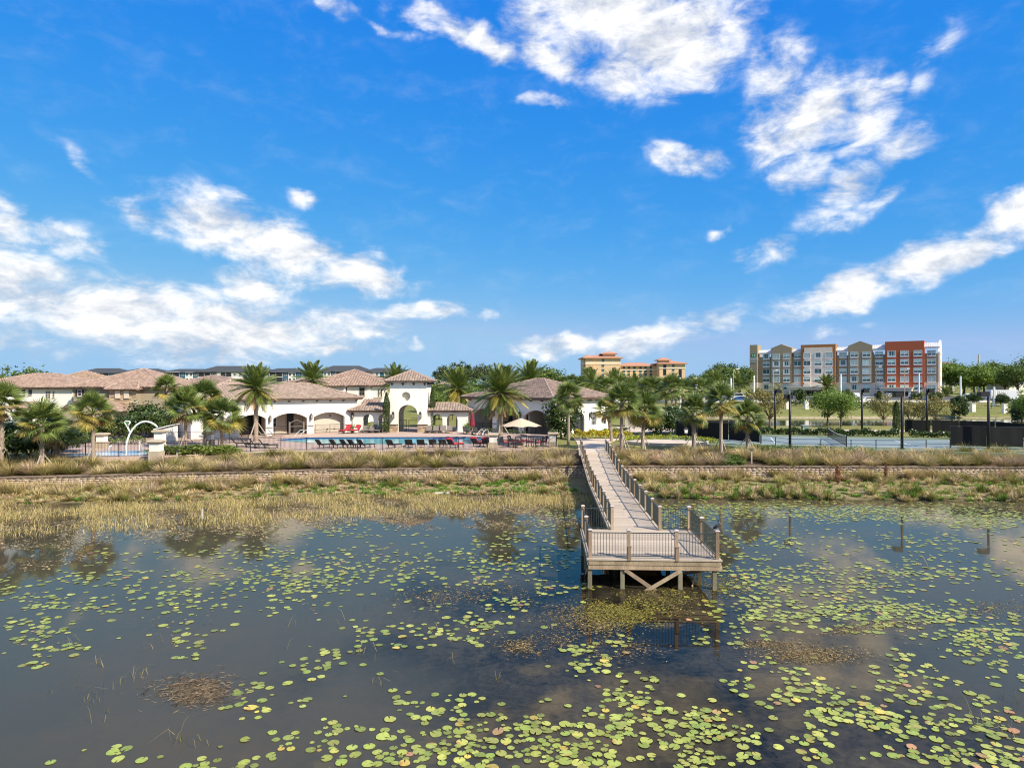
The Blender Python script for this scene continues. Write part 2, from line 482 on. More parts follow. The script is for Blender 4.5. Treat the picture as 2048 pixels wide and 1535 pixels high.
M['leaf_yellow'] = leaf_mat('yellow_croton_leaf', (.50,.43,.035), .45, .3, .45, .03)
M['leaf_lime'] = leaf_mat('yellow_green_hedge_leaf', (.33,.37,.030), .4, .3, .45, .02)
M['leaf_lime2'] = leaf_mat('fresh_shrub_leaf', (.22,.27,.055), .4, .3, .5, .025)
M['leaf_pine'] = leaf_mat('pine_needles', (.095,.125,.048), .4, .2, .6, .02)
M['cypress'] = leaf_mat('cypress_green', (.085,.125,.038), .4, .2, .6, .02)
M['rust'] = leaf_mat('rust_brown_needles', (.40,.21,.11), .4, .25, .7, .02)
M['grass'] = leaf_mat('ornamental_grass', (1,1,1), .28, .25, .7, .015, vcol=True, spec=.15)
M['pad'] = leaf_mat('lily_pad', (1,1,1), .26, .12, .34, .018, vcol=True, spec=.5)
M['weed'] = leaf_mat('pond_weed', (1,1,1), .35, .15, .7, .015, vcol=True, spec=.15)
M['red_fabric'] = mat('red_cushion_fabric', (.56,.045,.055), .85, .08, 5)
M['taupe_fabric'] = mat('grey_brown_sling', (.22,.19,.165), .85, .12, 5)
M['maroon'] = mat('maroon_canvas', (.22,.02,.035), .85, .12, 5)
M['canvas'] = mat('beige_canvas', (.62,.48,.33), .85, .05, 3)
M['wicker'] = mat('black_sling_mesh', (.028,.027,.028), .7, .3, 12)
M['asphalt'] = mat('asphalt', (.09,.088,.085), .9, .2, .6, .2, 20)
M['concrete'] = mat('pale_concrete', (.60,.50,.39), .9, .1, .8, .2, 20, dirt=.12)
# ------------------------------------------------------------------ terrain
from mathutils.geometry import tessellate_polygon
WX = [-200, -62, -38.7, -21, -16.6, 5, 20, 43, 66, 200]
WY = [34, 47.6, 51.6, 54.9, 56.1, 58.4, 58.6, 57.9, 57.0, 50]
def wall_y(x): return np.interp(x, WX, WY)
def bank_w(x): return np.interp(x, [-60, -40, 0, 14, 45], [4.0, 4.4, 5.6, 8.6, 9.6])
TERR = 2.15
def hnoise(x, y):
    return (np.sin(x*.9+y*.35)+np.sin(x*.37-y*.8+1.3)+np.sin(x*1.7+y*1.1+.4)*.5)/2.5
def gz(x, y):
    x = np.asarray(x, float); y = np.asarray(y, float)
    w = wall_y(x); b = bank_w(x); d = y - w
    front = np.where(d > -b, .42*(1+d/b), np.maximum(-1.3, (d+b)*.22))
    front = front + hnoise(x, y)*.05*np.where(d > -b-1, 1, .5)
    back = 1.20 + .28*smooth(.2, 4.0, d) + (TERR-1.48)*smooth(4.0, 6.2, d)
    z = np.where(d < .12, front, back)
    # far ground: left and middle stay low, the right rises beyond a small retention pond
    side = smooth(8, 26, x - .06*(y-90))
    far_l = TERR + .8*smooth(110, 260, y)
    pond = smooth(104, 112, y)*(1-smooth(136, 144, y))
    far_r = TERR - 1.1*pond + (1.35*smooth(138, 185, y)) - .15*smooth(96,106,y)*(1-smooth(140,150,y)) + 0.4*smooth(185,260,y)
    far = far_l*(1-side) + far_r*side
    z = np.where(y > 90, z + (far-TERR), z)
    z = np.where((x > -40) & (x < 2.5) & (y > 67.2) & (y < 93), z-1.6, z)
    z = z + np.where((y > 112), hnoise(x*.12, y*.12)*.12, 0)
    return z
def G(x, y): return float(gz(x, y))

def axis(parts):
    out = []
    for a, b, n in parts:
        out += list(np.linspace(a, b, n, endpoint=False))
    out.append(parts[-1][1])
    return np.array(out)
tx = axis([(-6000,-400,8),(-400,-70,20),(-70,70,176),(70,260,40),(260,6000,10)])
tyl = axis([(-120,10,10),(10,40,16),(40,66,92),(66,150,90),(150,300,40),(300,1200,14),(1200,9000,8)])
GX, GY = np.meshgrid(tx, tyl)
GZ = gz(GX, GY)
# keep the step at the wall sharp by sliding one grid row onto it is not needed: blocks hide it
nx, ny = len(tx), len(tyl)
V = np.stack([GX.ravel(), GY.ravel(), GZ.ravel()], 1)
ii = np.arange(nx*ny).reshape(ny, nx)
Q = np.stack([ii[:-1,:-1].ravel(), ii[:-1,1:].ravel(), ii[1:,1:].ravel(), ii[1:,:-1].ravel()], 1)
dW = (GY - wall_y(GX)).ravel()
xs_, ys_ = GX.ravel(), GY.ravel()
lawn = np.array([.20,.205,.060]); mulch = np.array([.13,.095,.055]); bankc = np.array([.25,.205,.10]); mud = np.array([.055,.045,.03]); dry = np.array([.26,.24,.085])
c = np.tile(lawn, (len(V),1))
t = smooth(-.5,.5,np.sin(xs_*.05)+np.sin(ys_*.07+1)+np.sin(xs_*.021+ys_*.033))[:,None]
c = c*(1-.55*t) + dry*.55*t
k = (smooth(0,.2,dW)*(1-smooth(6.2,7.5,dW)))[:,None]; c = c*(1-k)+mulch*k
k = (1-smooth(0,.2,dW))[:,None]; c = c*(1-k)+bankc*k
k = (1-smooth(-.05,.08,V[:,2]))[:,None]; c = c*(1-k)+mud*k
k = (smooth(134.5,137,ys_)*(1-smooth(139.5,142,ys_))*smooth(20,34,xs_))[:,None]; c = c*(1-k)+np.array([.46,.37,.24])*k
def ground_mat():
    m, nt, out = new_mat('ground_cover'); N = nt.nodes.new; L = nt.links.new
    b = N('ShaderNodeBsdfPrincipled'); L(b.outputs[0], out.inputs[0]); b.inputs['Roughness'].default_value = .95; b.inputs['Specular IOR Level'].default_value = .1
    a = N('ShaderNodeVertexColor'); a.layer_name = 'Col'
    tcn = N('ShaderNodeTexCoord'); nz = N('ShaderNodeTexNoise'); nz.inputs['Scale'].default_value = 1.3; nz.inputs['Detail'].default_value = 9; nz.inputs['Roughness'].default_value = .7
    L(tcn.outputs['Object'], nz.inputs['Vector'])
    r = N('ShaderNodeMapRange'); r.inputs[1].default_value=.25; r.inputs[2].default_value=.75; r.inputs[3].default_value=.55; r.inputs[4].default_value=1.4; L(nz.outputs['Fac'], r.inputs[0])
    h = N('ShaderNodeHueSaturation'); L(a.outputs['Color'], h.inputs['Color']); L(r.outputs[0], h.inputs['Value']); L(h.outputs[0], b.inputs['Base Color'])
    bp = N('ShaderNodeBump'); bp.inputs['Strength'].default_value=.6; bp.inputs['Distance'].default_value=.08; L(nz.outputs['Fac'], bp.inputs['Height']); L(bp.outputs[0], b.inputs['Normal'])
    return m
struct(obj('ground', np_mesh('ground', V, Q, ground_mat(), c, True)))

# ------------------------------------------------------------------ pond water
def water_mat(name, body_col, weed, bump=.03, weedy=True, rscale=1.6, tint=(1,1,1,1), silt=(.05,.05,.03)):
    m, nt, out = new_mat(name); N = nt.nodes.new; L = nt.links.new
    # murky body colour under a water surface that mirrors by Fresnel's law; a tint on the gloss takes some blue out
    b = N('ShaderNodeBsdfDiffuse'); gl = N('ShaderNodeBsdfGlossy'); gl.inputs['Roughness'].default_value = .015; gl.inputs['Color'].default_value = tint
    fr_ = N('ShaderNodeFresnel'); fr_.inputs['IOR'].default_value = 1.33; ms_ = N('ShaderNodeMixShader')
    L(fr_.outputs[0], ms_.inputs[0]); L(b.outputs[0], ms_.inputs[1]); L(gl.outputs[0], ms_.inputs[2]); L(ms_.outputs[0], out.inputs[0])
    tcn = N('ShaderNodeTexCoord')
    if weedy:
        n1_ = N('ShaderNodeTexNoise'); n1_.inputs['Scale'].default_value=.16; n1_.inputs['Detail'].default_value=4; L(tcn.outputs['Object'], n1_.inputs['Vector'])
        n2_ = N('ShaderNodeTexNoise'); n2_.inputs['Scale'].default_value=2.6; n2_.inputs['Detail'].default_value=8; n2_.inputs['Roughness'].default_value=.7; n2_.inputs['Distortion'].default_value=1.2; L(tcn.outputs['Object'], n2_.inputs['Vector'])
        ad = N('ShaderNodeMath'); ad.operation='ADD'; L(n1_.outputs['Fac'], ad.inputs[0])
        ml = N('ShaderNodeMath'); ml.operation='MULTIPLY'; ml.inputs[1].default_value=.55; L(n2_.outputs['Fac'], ml.inputs[0]); L(ml.outputs[0], ad.inputs[1])
        r = N('ShaderNodeMapRange'); r.inputs[1].default_value=.68; r.inputs[2].default_value=1.0; L(ad.outputs[0], r.inputs[0])
        mx = N('ShaderNodeMix'); mx.data_type='RGBA'; mx.inputs['A'].default_value=body_col+(1,); mx.inputs['B'].default_value=weed+(1,); L(r.outputs[0], mx.inputs['Factor'])
        # ellipse round the dock head painted dark for shade and reflections, silt hangs elsewhere
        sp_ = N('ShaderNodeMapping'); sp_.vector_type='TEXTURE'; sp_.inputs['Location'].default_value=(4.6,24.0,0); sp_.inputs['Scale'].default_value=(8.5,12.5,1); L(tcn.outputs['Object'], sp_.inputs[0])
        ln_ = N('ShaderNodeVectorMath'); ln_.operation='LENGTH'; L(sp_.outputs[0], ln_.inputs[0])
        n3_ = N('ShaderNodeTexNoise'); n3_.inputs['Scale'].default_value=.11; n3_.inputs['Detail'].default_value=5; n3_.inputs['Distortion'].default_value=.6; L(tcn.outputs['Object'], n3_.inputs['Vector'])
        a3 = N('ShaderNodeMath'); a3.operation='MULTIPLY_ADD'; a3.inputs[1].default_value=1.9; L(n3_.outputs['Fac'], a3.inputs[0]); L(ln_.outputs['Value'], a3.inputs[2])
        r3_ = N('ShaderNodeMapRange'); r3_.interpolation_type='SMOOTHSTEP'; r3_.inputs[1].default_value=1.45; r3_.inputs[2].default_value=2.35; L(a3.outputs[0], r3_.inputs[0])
        m3 = N('ShaderNodeMix'); m3.data_type='RGBA'; m3.inputs['A'].default_value=body_col+(1,); m3.inputs['B'].default_value=silt+(1,); L(r3_.outputs[0], m3.inputs['Factor']); L(m3.outputs['Result'], mx.inputs['A'])
        L(mx.outputs['Result'], b.inputs['Color'])
    else:
        b.inputs['Color'].default_value = body_col+(1,)
    mp = N('ShaderNodeMapping'); mp.inputs['Scale'].default_value=(1,1.6,1); L(tcn.outputs['Object'], mp.inputs[0])
    nb = N('ShaderNodeTexNoise'); nb.inputs['Scale'].default_value=rscale; nb.inputs['Detail'].default_value=3; L(mp.outputs[0], nb.inputs['Vector'])
    bp = N('ShaderNodeBump'); bp.inputs['Strength'].default_value=bump; bp.inputs['Distance'].default_value=.1; L(nb.outputs['Fac'], bp.inputs['Height']); L(bp.outputs[0], b.inputs['Normal']); L(bp.outputs[0], gl.inputs['Normal']); L(bp.outputs[0], fr_.inputs['Normal'])
    return m
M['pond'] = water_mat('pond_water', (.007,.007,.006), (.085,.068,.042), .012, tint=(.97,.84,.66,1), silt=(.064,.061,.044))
M['pond2'] = water_mat('retention_pond_water', (.04,.042,.014), (.07,.065,.02), .03)
M['pool'] = water_mat('swimming_pool_water', (.17,.60,.60), (0,0,0), .12, False, 3.0)
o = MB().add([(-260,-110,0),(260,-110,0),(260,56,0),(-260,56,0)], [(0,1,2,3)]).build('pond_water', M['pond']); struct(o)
o = MB().add([(30,100,1.42),(130,100,1.42),(130,150,1.42),(30,150,1.42)], [(0,1,2,3)]).build('retention_pond_water', M['pond2']); struct(o)

def sheet(name, outer, z, m, holes=(), thick=.12, kind=True, parent=None):
    """flat paving with real thickness and optional openings"""
    loops = [[Vector((x,y,0)) for x,y in outer]] + [[Vector((x,y,0)) for x,y in h] for h in holes]
    tris = tessellate_polygon(loops)
    flat = [p for lp in loops for p in lp]
    mb = MB(); n = len(flat)
    vs_ = [(p.x,p.y,z) for p in flat] + [(p.x,p.y,z-thick) for p in flat]
    fs = []
    for t_ in tris:
        a,b_,c_ = t_
        if (flat[b_]-flat[a]).cross(flat[c_]-flat[a]).z < 0: a,b_ = b_,a
        fs.append((a,b_,c_))
    k0 = 0
    for lp in loops:
        m_ = len(lp)
        for i in range(m_):
            fs.append((k0+i, n+k0+i, n+k0+(i+1)%m_, k0+(i+1)%m_))
        k0 += m_
    mb.add(vs_, fs)
    o = mb.build(name, m, parent)
    return struct(o) if kind else o

def curve(pts, n=6):
    """closed smooth outline through points"""
    out = []; L_ = len(pts)
    for i in range(L_):
        p0,p1,p2,p3 = [Vector(pts[(i+k) % L_]+(0,)) for k in (-1,0,1,2)]
        for k in range(n):
            t = k/n
            q = .5*((2*p1)+(-p0+p2)*t+(2*p0-5*p1+4*p2-p3)*t*t+(-p0+3*p1-3*p2+p3)*t**3)
            out.append((q.x,q.y))
    return out

def paver_mat():
    m, nt, out = new_mat('pool_pavers'); N = nt.nodes.new; L = nt.links.new
    b = N('ShaderNodeBsdfPrincipled'); L(b.outputs[0], out.inputs[0]); b.inputs['Roughness'].default_value=.85
    tcn = N('ShaderNodeTexCoord'); br = N('ShaderNodeTexBrick'); br.inputs['Scale'].default_value=2.2
    br.inputs['Color1'].default_value=(.56,.41,.32,1); br.inputs['Color2'].default_value=(.47,.34,.27,1); br.inputs['Mortar'].default_value=(.38,.29,.23,1); br.inputs['Mortar Size'].default_value=.012
    L(tcn.outputs['Object'], br.inputs['Vector'])
    nz = N('ShaderNodeTexNoise'); nz.inputs['Scale'].default_value=.5; nz.inputs['Detail'].default_value=6; L(tcn.outputs['Object'], nz.inputs['Vector'])
    r = N('ShaderNodeMapRange'); r.inputs[1].default_value=.3; r.inputs[2].default_value=.7; r.inputs[3].default_value=.85; r.inputs[4].default_value=1.12; L(nz.outputs['Fac'], r.inputs[0])
    h = N('ShaderNodeHueSaturation'); L(br.outputs['Color'], h.inputs['Color']); L(r.outputs[0], h.inputs['Value']); L(h.outputs[0], b.inputs['Base Color'])
    return m
M['paver'] = paver_mat()
DECK = 2.20
FENCE = [(-38.4,56.9),(-31.0,58.7),(-21.5,63.5),(-5.0,63.9),(3.0,65.2),(4.4,67.2)]
pool_out = curve([(PX(553,75.8),75.8),(PX(600,78.3),78.3),(PX(650,79.6),79.6),(PX(800,79.9),79.9),(PX(950,79.9),79.9),(PX(996,77.0),77.0),(PX(992,71.6),71.6),(PX(940,70.4),70.4),(PX(820,70.2),70.2),(PX(700,70.4),70.4),(PX(625,71.6),71.6)], 5)
deck_out = [(x-.1,y-.35) for x,y in FENCE] + [(4.6,80),(5.6,84),(15,98),(-46,98),(-47,78),(-42.5,62)]
sheet('pool_deck', deck_out, DECK, M['paver'], [pool_out], .6)
o = MB().add([(x,y,DECK-.14) for x,y in pool_out], [tuple(range(len(pool_out)-1,-1,-1))]).build('pool_water', M['pool']); struct(o)
mb = MB()
cx_ = sum(p[0] for p in pool_out)/len(pool_out); cy_ = sum(p[1] for p in pool_out)/len(pool_out)
n = len(pool_out)
inn = [(x+(cx_-x)*.004, y+(cy_-y)*.02) for x,y in pool_out]
mb.add([(x,y,DECK-.01) for x,y in inn]+[(x,y,DECK-.6) for x,y in inn], [(i,(i+1)%n,n+(i+1)%n,n+i) for i in range(n)])
o = struct(mb.build('pool_tile_band', mat('blue_pool_tile', (.03,.06,.22), .2, .25, 6)))
mb = MB()
cop = [(x+(x-cx_)*.012+(0), y+(y-cy_)*.06) for x,y in pool_out]
mb.add([(x,y,DECK+.03) for x,y in pool_out]+[(x,y,DECK+.03) for x,y in cop]+[(x,y,DECK-.12) for x,y in pool_out],
       [(i,(i+1)%n,n+(i+1)%n,n+i) for i in range(n)]+[(i,2*n+i,2*n+(i+1)%n,(i+1)%n) for i in range(n)])
struct(mb.build('pool_coping', mat('pool_coping_stone', (.60,.50,.42), .8, .1, 4)))

# splash pad
def pad_mat():
    m, nt, out = new_mat('splash_pad_coating'); N = nt.nodes.new; L = nt.links.new
    b = N('ShaderNodeBsdfPrincipled'); L(b.outputs[0], out.inputs[0]); b.inputs['Roughness'].default_value=.25
    tcn = N('ShaderNodeTexCoord'); wv = N('ShaderNodeTexWave'); wv.wave_type='RINGS'; wv.inputs['Scale'].default_value=.22; wv.inputs['Distortion'].default_value=3.5; wv.inputs['Detail'].default_value=0.6
    mp = N('ShaderNodeMapping'); mp.inputs['Location'].default_value=(34,-60,0); L(tcn.outputs['Object'], mp.inputs[0]); L(mp.outputs[0], wv.inputs['Vector'])
    cr = N('ShaderNodeValToRGB'); cr.color_ramp.interpolation='CONSTANT'
    cr.color_ramp.elements[0].color=(.16,.38,.62,1); cr.color_ramp.elements[1].color=(.42,.60,.72,1); cr.color_ramp.elements[1].position=.32
    e = cr.color_ramp.elements.new(.68); e.color=(.62,.72,.76,1)
    L(wv.outputs['Fac'], cr.inputs[0]); L(cr.outputs[0], b.inputs['Base Color'])
    return m
sheet('splash_pad', [(-34.6+4.3*math.cos(t), 61.2+2.5*math.sin(t)+.25*(4.3*math.cos(t))) for t in np.linspace(0,2*math.pi,40,endpoint=False)], DECK+.012, pad_mat(), thick=.01)

# path at the head of the dock, with its landing
path = [(6.0,61.2),(8.75,61.2),(8.9,66),(9.6,70),(10.9,74),(12.4,77.5),(7.0,77.5),(6.9,73),(6.5,67)]
sheet('concrete_path', path, DECK+.01, M['concrete'], thick=.25)
# round terrace, drive and far pavements
sheet('round_terrace', [(16.2+4.3*math.cos(t), 71.8+3.9*math.sin(t)) for t in np.linspace(0,2*math.pi,36,endpoint=False)], 2.26, M['concrete'], thick=.3)
sheet('drive', [(14.5,88),(25,88),(33,90.4),(120,83.5),(120,86.5),(34,93.6),(26,99),(15,99)], 2.19, M['concrete'], thick=.1)
zc = G(80,152)
sheet('parking_lot', [(60,196),(190,170),(240,250),(60,262)], 3.95, M['asphalt'], thick=.6)
sheet('kerb_strip', [(20,178.0),(150,178.0),(150,178.8),(20,178.8)], 4.15, mat('white_kerb', (.66,.63,.58), .8, .08, 2), thick=.6)

# tennis court
CT = Vector((34.9,73.4,0)); CA = Vector((.954,-.30,0)).normalized(); CP = Vector((-CA.y,CA.x,0))
def cpt(a, p): q = CT + CA*a + CP*p; return (q.x,q.y)
def crect(a0,a1,p0,p1): return [cpt(a0,p0),cpt(a1,p0),cpt(a1,p1),cpt(a0,p1)]
sheet('tennis_court_surround', crect(-18.3,18.3,-9.2,9.2), 2.19, mat('court_green', (.165,.21,.115), .8, .08, .8, dirt=.2), thick=.2)
sheet('tennis_court_play_area', crect(-11.95,11.95,-5.55,5.55), 2.196, mat('court_blue', (.19,.245,.245), .75, .06, .8, dirt=.15), thick=.004)
M['line'] = mat('white_line_paint', (.72,.74,.74), .7, .06, 4)
def cline(a0,a1,p0,p1): return sheet('court_line', crect(a0,a1,p0,p1), 2.2015, M['line'], thick=.004)
w_ = .05
for p in (-5.49,-4.115,4.115,5.49): cline(-11.9,11.9,p-w_,p+w_)
for a in (-11.89,11.89): cline(a-w_,a+w_,-5.49,5.49)
for a in (-6.4,6.4): cline(a-w_,a+w_,-4.06,4.06)
cline(-6.35,6.35,-w_,w_)

# ------------------------------------------------------------------ retaining wall
rw = thing('retaining_wall', 'long low retaining wall of split stone blocks along the pond bank', 'wall', (0,58.2,0))
XA, XB = -61.0, 61.0
def wall_pt(x): return Vector((x, float(wall_y(x))-58.2, 0))
core = MB(); xs = np.linspace(XA,XB,80)
for a,b_ in zip(xs[:-1],xs[1:]):
    p,q = wall_pt(a),wall_pt(b_)
    core.bar(p+Vector((0,.22,.60)), q+Vector((0,.22,.60)), .3, 1.42)
core.build('core', mat('wall_joint', (.29,.225,.165), .95), rw)
Vb=[];Qb=[];cnt=0
for row in range(8):
    z0 = .18+row*.142
    x = XA + (row%2)*.2
    while x < XB:
        l = random.uniform(.32,.55); p = wall_pt(x+l/2); q = (wall_pt(x+l)-wall_pt(x)).normalized()
        pr = random.uniform(-.012,.018); nrm = Vector((-q.y,q.x,0)); c_ = p + nrm*(-.06-pr/2)
        hl,hw,hh = l/2-.008,.10+pr/2,.066
        for sz in (-1,1):
            for sy in (-1,1):
                for sx in (-1,1):
                    j = Vector((random.uniform(-.006,.006),random.uniform(-.008,.008),0))
                    Vb.append(c_+q*(sx*hl)+nrm*(sy*hw)+Vector((0,0,z0+.071+sz*hh))+j)
        for f in ((0,2,3,1),(4,5,7,6),(0,1,5,4),(1,3,7,5),(3,2,6,7),(2,0,4,6)): Qb.append([cnt+i for i in f])
        cnt += 8; x += l
stuff(obj('block', np_mesh('block', np.array([tuple(v) for v in Vb]), np.array(Qb), M['block']), rw))
capm = MB().box(-.305,.305,-.2,.2,0,.085).mesh('cap_stone', M['cap_block'])
x = XA
while x < XB:
    p = wall_pt(x+.31); q = wall_pt(x+.62)-wall_pt(x)
    o = obj('cap_stone', capm, rw, p+Vector((random.uniform(-.005,.005),-.02+random.uniform(-.02,.02),1.315+random.uniform(-.008,.008))), (0,0,math.atan2(q.y,q.x)+random.uniform(-.015,.015)))
    x += .62
# ------------------------------------------------------------------ timber dock with its railings
HEAD = math.atan(.05)
dock = thing('dock', 'weathered timber fishing dock with black railings and a long ramped walkway over the pond', 'dock', (5.80,27.9,0), -HEAD)
DZ = 1.25
def wz(y):
    D = 27.9 + y
    if D < 49.7: return DZ
    return DZ + .072*(min(D,61.6)-49.7)
PW, PL, HWK, WL = 2.65, 5.65, 1.12, 37.0       # platform half width and length, walkway half width, end of boards
pm_ = MB().box(-PW,PW,-.069,.069,-.04,0).mesh('plank', M['plank'])
y = .07
while y < PL-.02:
    obj('plank', pm_, dock, (random.uniform(-.01,.01), y, DZ+random.uniform(-.003,.003)), (0,0,random.uniform(-.001,.001))); y += .146
wm_ = MB().box(-HWK-.12,HWK+.12,-.069,.069,-.04,0).mesh('plank', M['plank'])
while y < WL:
    obj('plank', wm_, dock, (random.uniform(-.008,.008), y, wz(y)+random.uniform(-.003,.003)), (math.atan(.072) if 21.8 < y < 33.7 else 0,0,0)); y += .146
# edge boards of the platform
MB().box(-PW-.09,PW+.09,-.10,.0,DZ-.055,DZ+.012).build('nosing', M['plank'], dock)
MB().prism_y([(-PW-.04,DZ-.06),(PW+.06,DZ-.06),(PW-.0,DZ-.25),(-PW+.02,DZ-.25)], -.07,-.015).build('fascia_board', M['wood'], dock)
MB().box(-PW-.02,PW+.1,-.05,.05,DZ-.44,DZ-.255).build('cross_beam', M['wood'], dock)
for sx in (-1,1):
    MB().box(*sorted((sx*(PW+.005),sx*(PW+.06))),-.05,PL+.02,DZ-.25,DZ-.03).build('side_beam', M['wood'], dock)
    MB().box(*sorted((sx*(PW-.05),sx*(PW+.075))),-.08,PL+.02,DZ-.028,DZ+.02).build('edge_trim', M['plank'], dock)
MB().box(-PW-.02,PW+.02,PL-.02,PL+.04,DZ-.25,DZ-.045).build('cross_beam', M['wood'], dock)
for yb in (1.4,2.8,4.2): MB().box(-PW+.02,PW-.02,yb-.04,yb+.04,DZ-.26,DZ-.045).build('joist', M['wood'], dock)
# walkway side beams follow the ramp
ys = [PL,21.8,33.7,WL]
for sx in (-1,1):
    m_ = MB()
    for a,b_ in zip(ys[:-1],ys[1:]):
        m_.bar((sx*(HWK+.15),a,wz(a)-.17),(sx*(HWK+.15),b_,wz(b_)-.17),.05,.24)
    m_.build('side_beam', M['wood'], dock)
    m_ = MB()
    for a,b_ in zip(ys[:-1],ys[1:]):
        m_.bar((sx*(HWK+.17),a,wz(a)-.01),(sx*(HWK+.17),b_,wz(b_)-.01),.10,.05)
    m_.build('edge_trim', M['plank'], dock)
# posts, caps
post_m = MB().box(-.07,.07,-.07,.07,-.10,1.14).mesh('post', M['wood'])
cap_m = MB().box(-.095,.095,-.095,.095,1.14,1.17).frustum(-.095,.095,-.095,.095,1.17,1.205,.06).mesh('post_cap', M['cap'])
def post(x, y, z):
    p = obj('post', post_m, dock, (x,y,z)); obj('post_cap', cap_m, p); return p
FX = [-2.59,-1.02,.92,2.57]
for x in FX: post(x,.06,DZ)
for x in FX[1:3]: MB().box(x-.06,x+.085,-.115,-.02,DZ-.05,DZ+.50).box(x-.075,x+.10,-.13,-.005,DZ+.50,DZ+.53).build('post_sleeve', M['wood'], dock)
for y in (2.85,5.58):
    for x in (-2.59,2.57): post(x,y,DZ)
bal_m = MB().box(-.009,.009,-.009,.009,.09,1.03).mesh('baluster', M['dark_green'])
def panel(p, q, single):
    """railing bay between two post centres; near bays get every baluster as its own piece"""
    p = Vector(p); q = Vector(q); d = (q-p); L_ = math.hypot(d.x,d.y); u = Vector((d.x/L_,d.y/L_,d.z/L_))
    a = p+u*.07; b_ = q-u*.07
    m_ = MB(); up = Vector((0,0,1))
    m_.bar(a+up*1.045,b_+up*1.045,.045,.035); m_.bar(a+up*.10,b_+up*.10,.03,.03)
    rp = m_.build('railing_panel', M['dark_green'], dock)
    n = max(2,round((L_-.14)/.118)); m2 = MB()
    for i in range(1,n):
        c_ = a+(b_-a)*(i/n)
        if single: obj('baluster', bal_m, rp, c_)
        else: m2.box(c_.x-.009,c_.x+.009,c_.y-.009,c_.y+.009,c_.z+.09,c_.z+1.03)
    if not single: stuff(m2.build('balusters', M['dark_green'], rp))
def P3(x,y): return (x,y,wz(y) if y > PL else DZ)
for i in range(3): panel(P3(FX[i],.06),P3(FX[i+1],.06),True)
for x in (-2.59,2.57):
    panel(P3(x,.06),P3(x,2.85),True); panel(P3(x,2.85),P3(x,5.58),True)
yy = [5.58+2.35*i for i in range(14)]
for sx in (-1,1):
    x = sx*(HWK+.04)
    for y in yy: post(x,y,wz(y) if y > PL else DZ)
    for a,b_ in zip(yy[:-1],yy[1:]): panel(P3(x,a),P3(x,b_),False)
panel(P3(-2.59,5.58),P3(-HWK-.04,5.58),True)
panel(P3(HWK+.04,5.58),P3(2.57,5.58),True)
# piles and bracing
def pile(x,y,top): return MB().tube([(x,y,-1.6),(x,y,top)],.092,10).build('pile', M['wood_g'], dock, True)
for x in (-2.60,-1.27,1.08,2.46):
    for y in (.10,2.9,5.4): MB().box(x-.085,x+.085,y-.085,y+.085,-1.6,DZ-.44).build('pile', M['wood_g'], dock)
for y in yy[1:11]:
    for sx in (-1,1):
        x = sx*(HWK-.02); zt = wz(y)-.05
        MB().box(x-.08,x+.08,y-.08,y+.08,-1.6,zt).build('pile', M['wood_g'], dock)
    MB().box(-HWK-.1,HWK+.1,y-.14,y-.085,wz(y)-.33,wz(y)-.06).build('cross_beam', M['wood'], dock)
def brace(p,q): return MB().bar(p,q,.04,.15,(0,1,0)).build('brace', M['wood'], dock)
MB().bar((-1.18,-.02,.80),(.42,-.02,-.28),.045,.15,(0,0,1)).build('brace', M['wood'], dock)
MB().bar((1.10,-.068,.82),(-.62,-.068,-.22),.045,.15,(0,0,1)).build('brace', M['wood'], dock)
MB().bar((2.40,.3,.80),(1.60,2.7,-.1),.045,.13).build('brace', M['wood'], dock)
MB().bar((1.62,.35,.0),(2.36,2.6,.78),.045,.13).build('brace', M['wood'], dock)
MB().bar((-2.66,.25,.8),(-2.66,2.6,-.2),.045,.13).build('brace', M['wood'], dock)
MB().box(1.45,1.75,3.4,3.5,.55,.78).build('hanger_block', M['wood'], dock)

# bird standing on the corner post
def dockw(x,y,z): return Matrix.Rotation(-HEAD,4,'Z') @ Vector((x,y,z)) + Vector((5.80,27.9,0))
bp_ = dockw(2.57,.06,DZ+1.205)
bird = thing('bird', 'dark water bird with raised pale neck on the front corner post of the dock', 'bird', bp_, R(10))
MB().tube([(-.20,0,.04),(-.15,0,.065),(-.09,0,.10),(-.02,0,.145),(.045,0,.185),(.085,0,.225),(.10,0,.27),(.085,0,.315),(.06,0,.35),(.045,0,.375),(.03,0,.392),(.005,0,.41),(-.03,0,.435),(-.055,0,.452)],
          [.006,.028,.055,.068,.060,.038,.023,.019,.018,.021,.023,.017,.008,.002],10).build('body', mat('dark_plumage', (.022,.018,.015), .6, .3, 12), bird, True)
MB().tube([(.088,-.003,.20),(.112,-.003,.235),(.114,-.003,.275),(.096,-.003,.315),(.070,-.003,.348)],[.012,.018,.016,.014,.010],8).build('throat', mat('pale_throat', (.60,.48,.36), .7, .15, 12), bird, True)
for s in (-1,1):
    MB().tube([(.035,s*.052,.19),(-.04,s*.068,.15),(-.12,s*.056,.095),(-.185,s*.03,.05)],[.012,.034,.026,.004],8).build('wing', mat('black_wing', (.012,.010,.010), .55, .3, 12), bird, True)
    MB().tube([(-.015,s*.03,.11),(-.01,s*.03,.05),(-.015,s*.03,.006)],[.012,.007,.006],6).bar((-.02,s*.03,.006),(.045,s*.038,.006),.02,.008).build('leg', mat('pink_grey_leg', (.28,.19,.15), .7), bird)
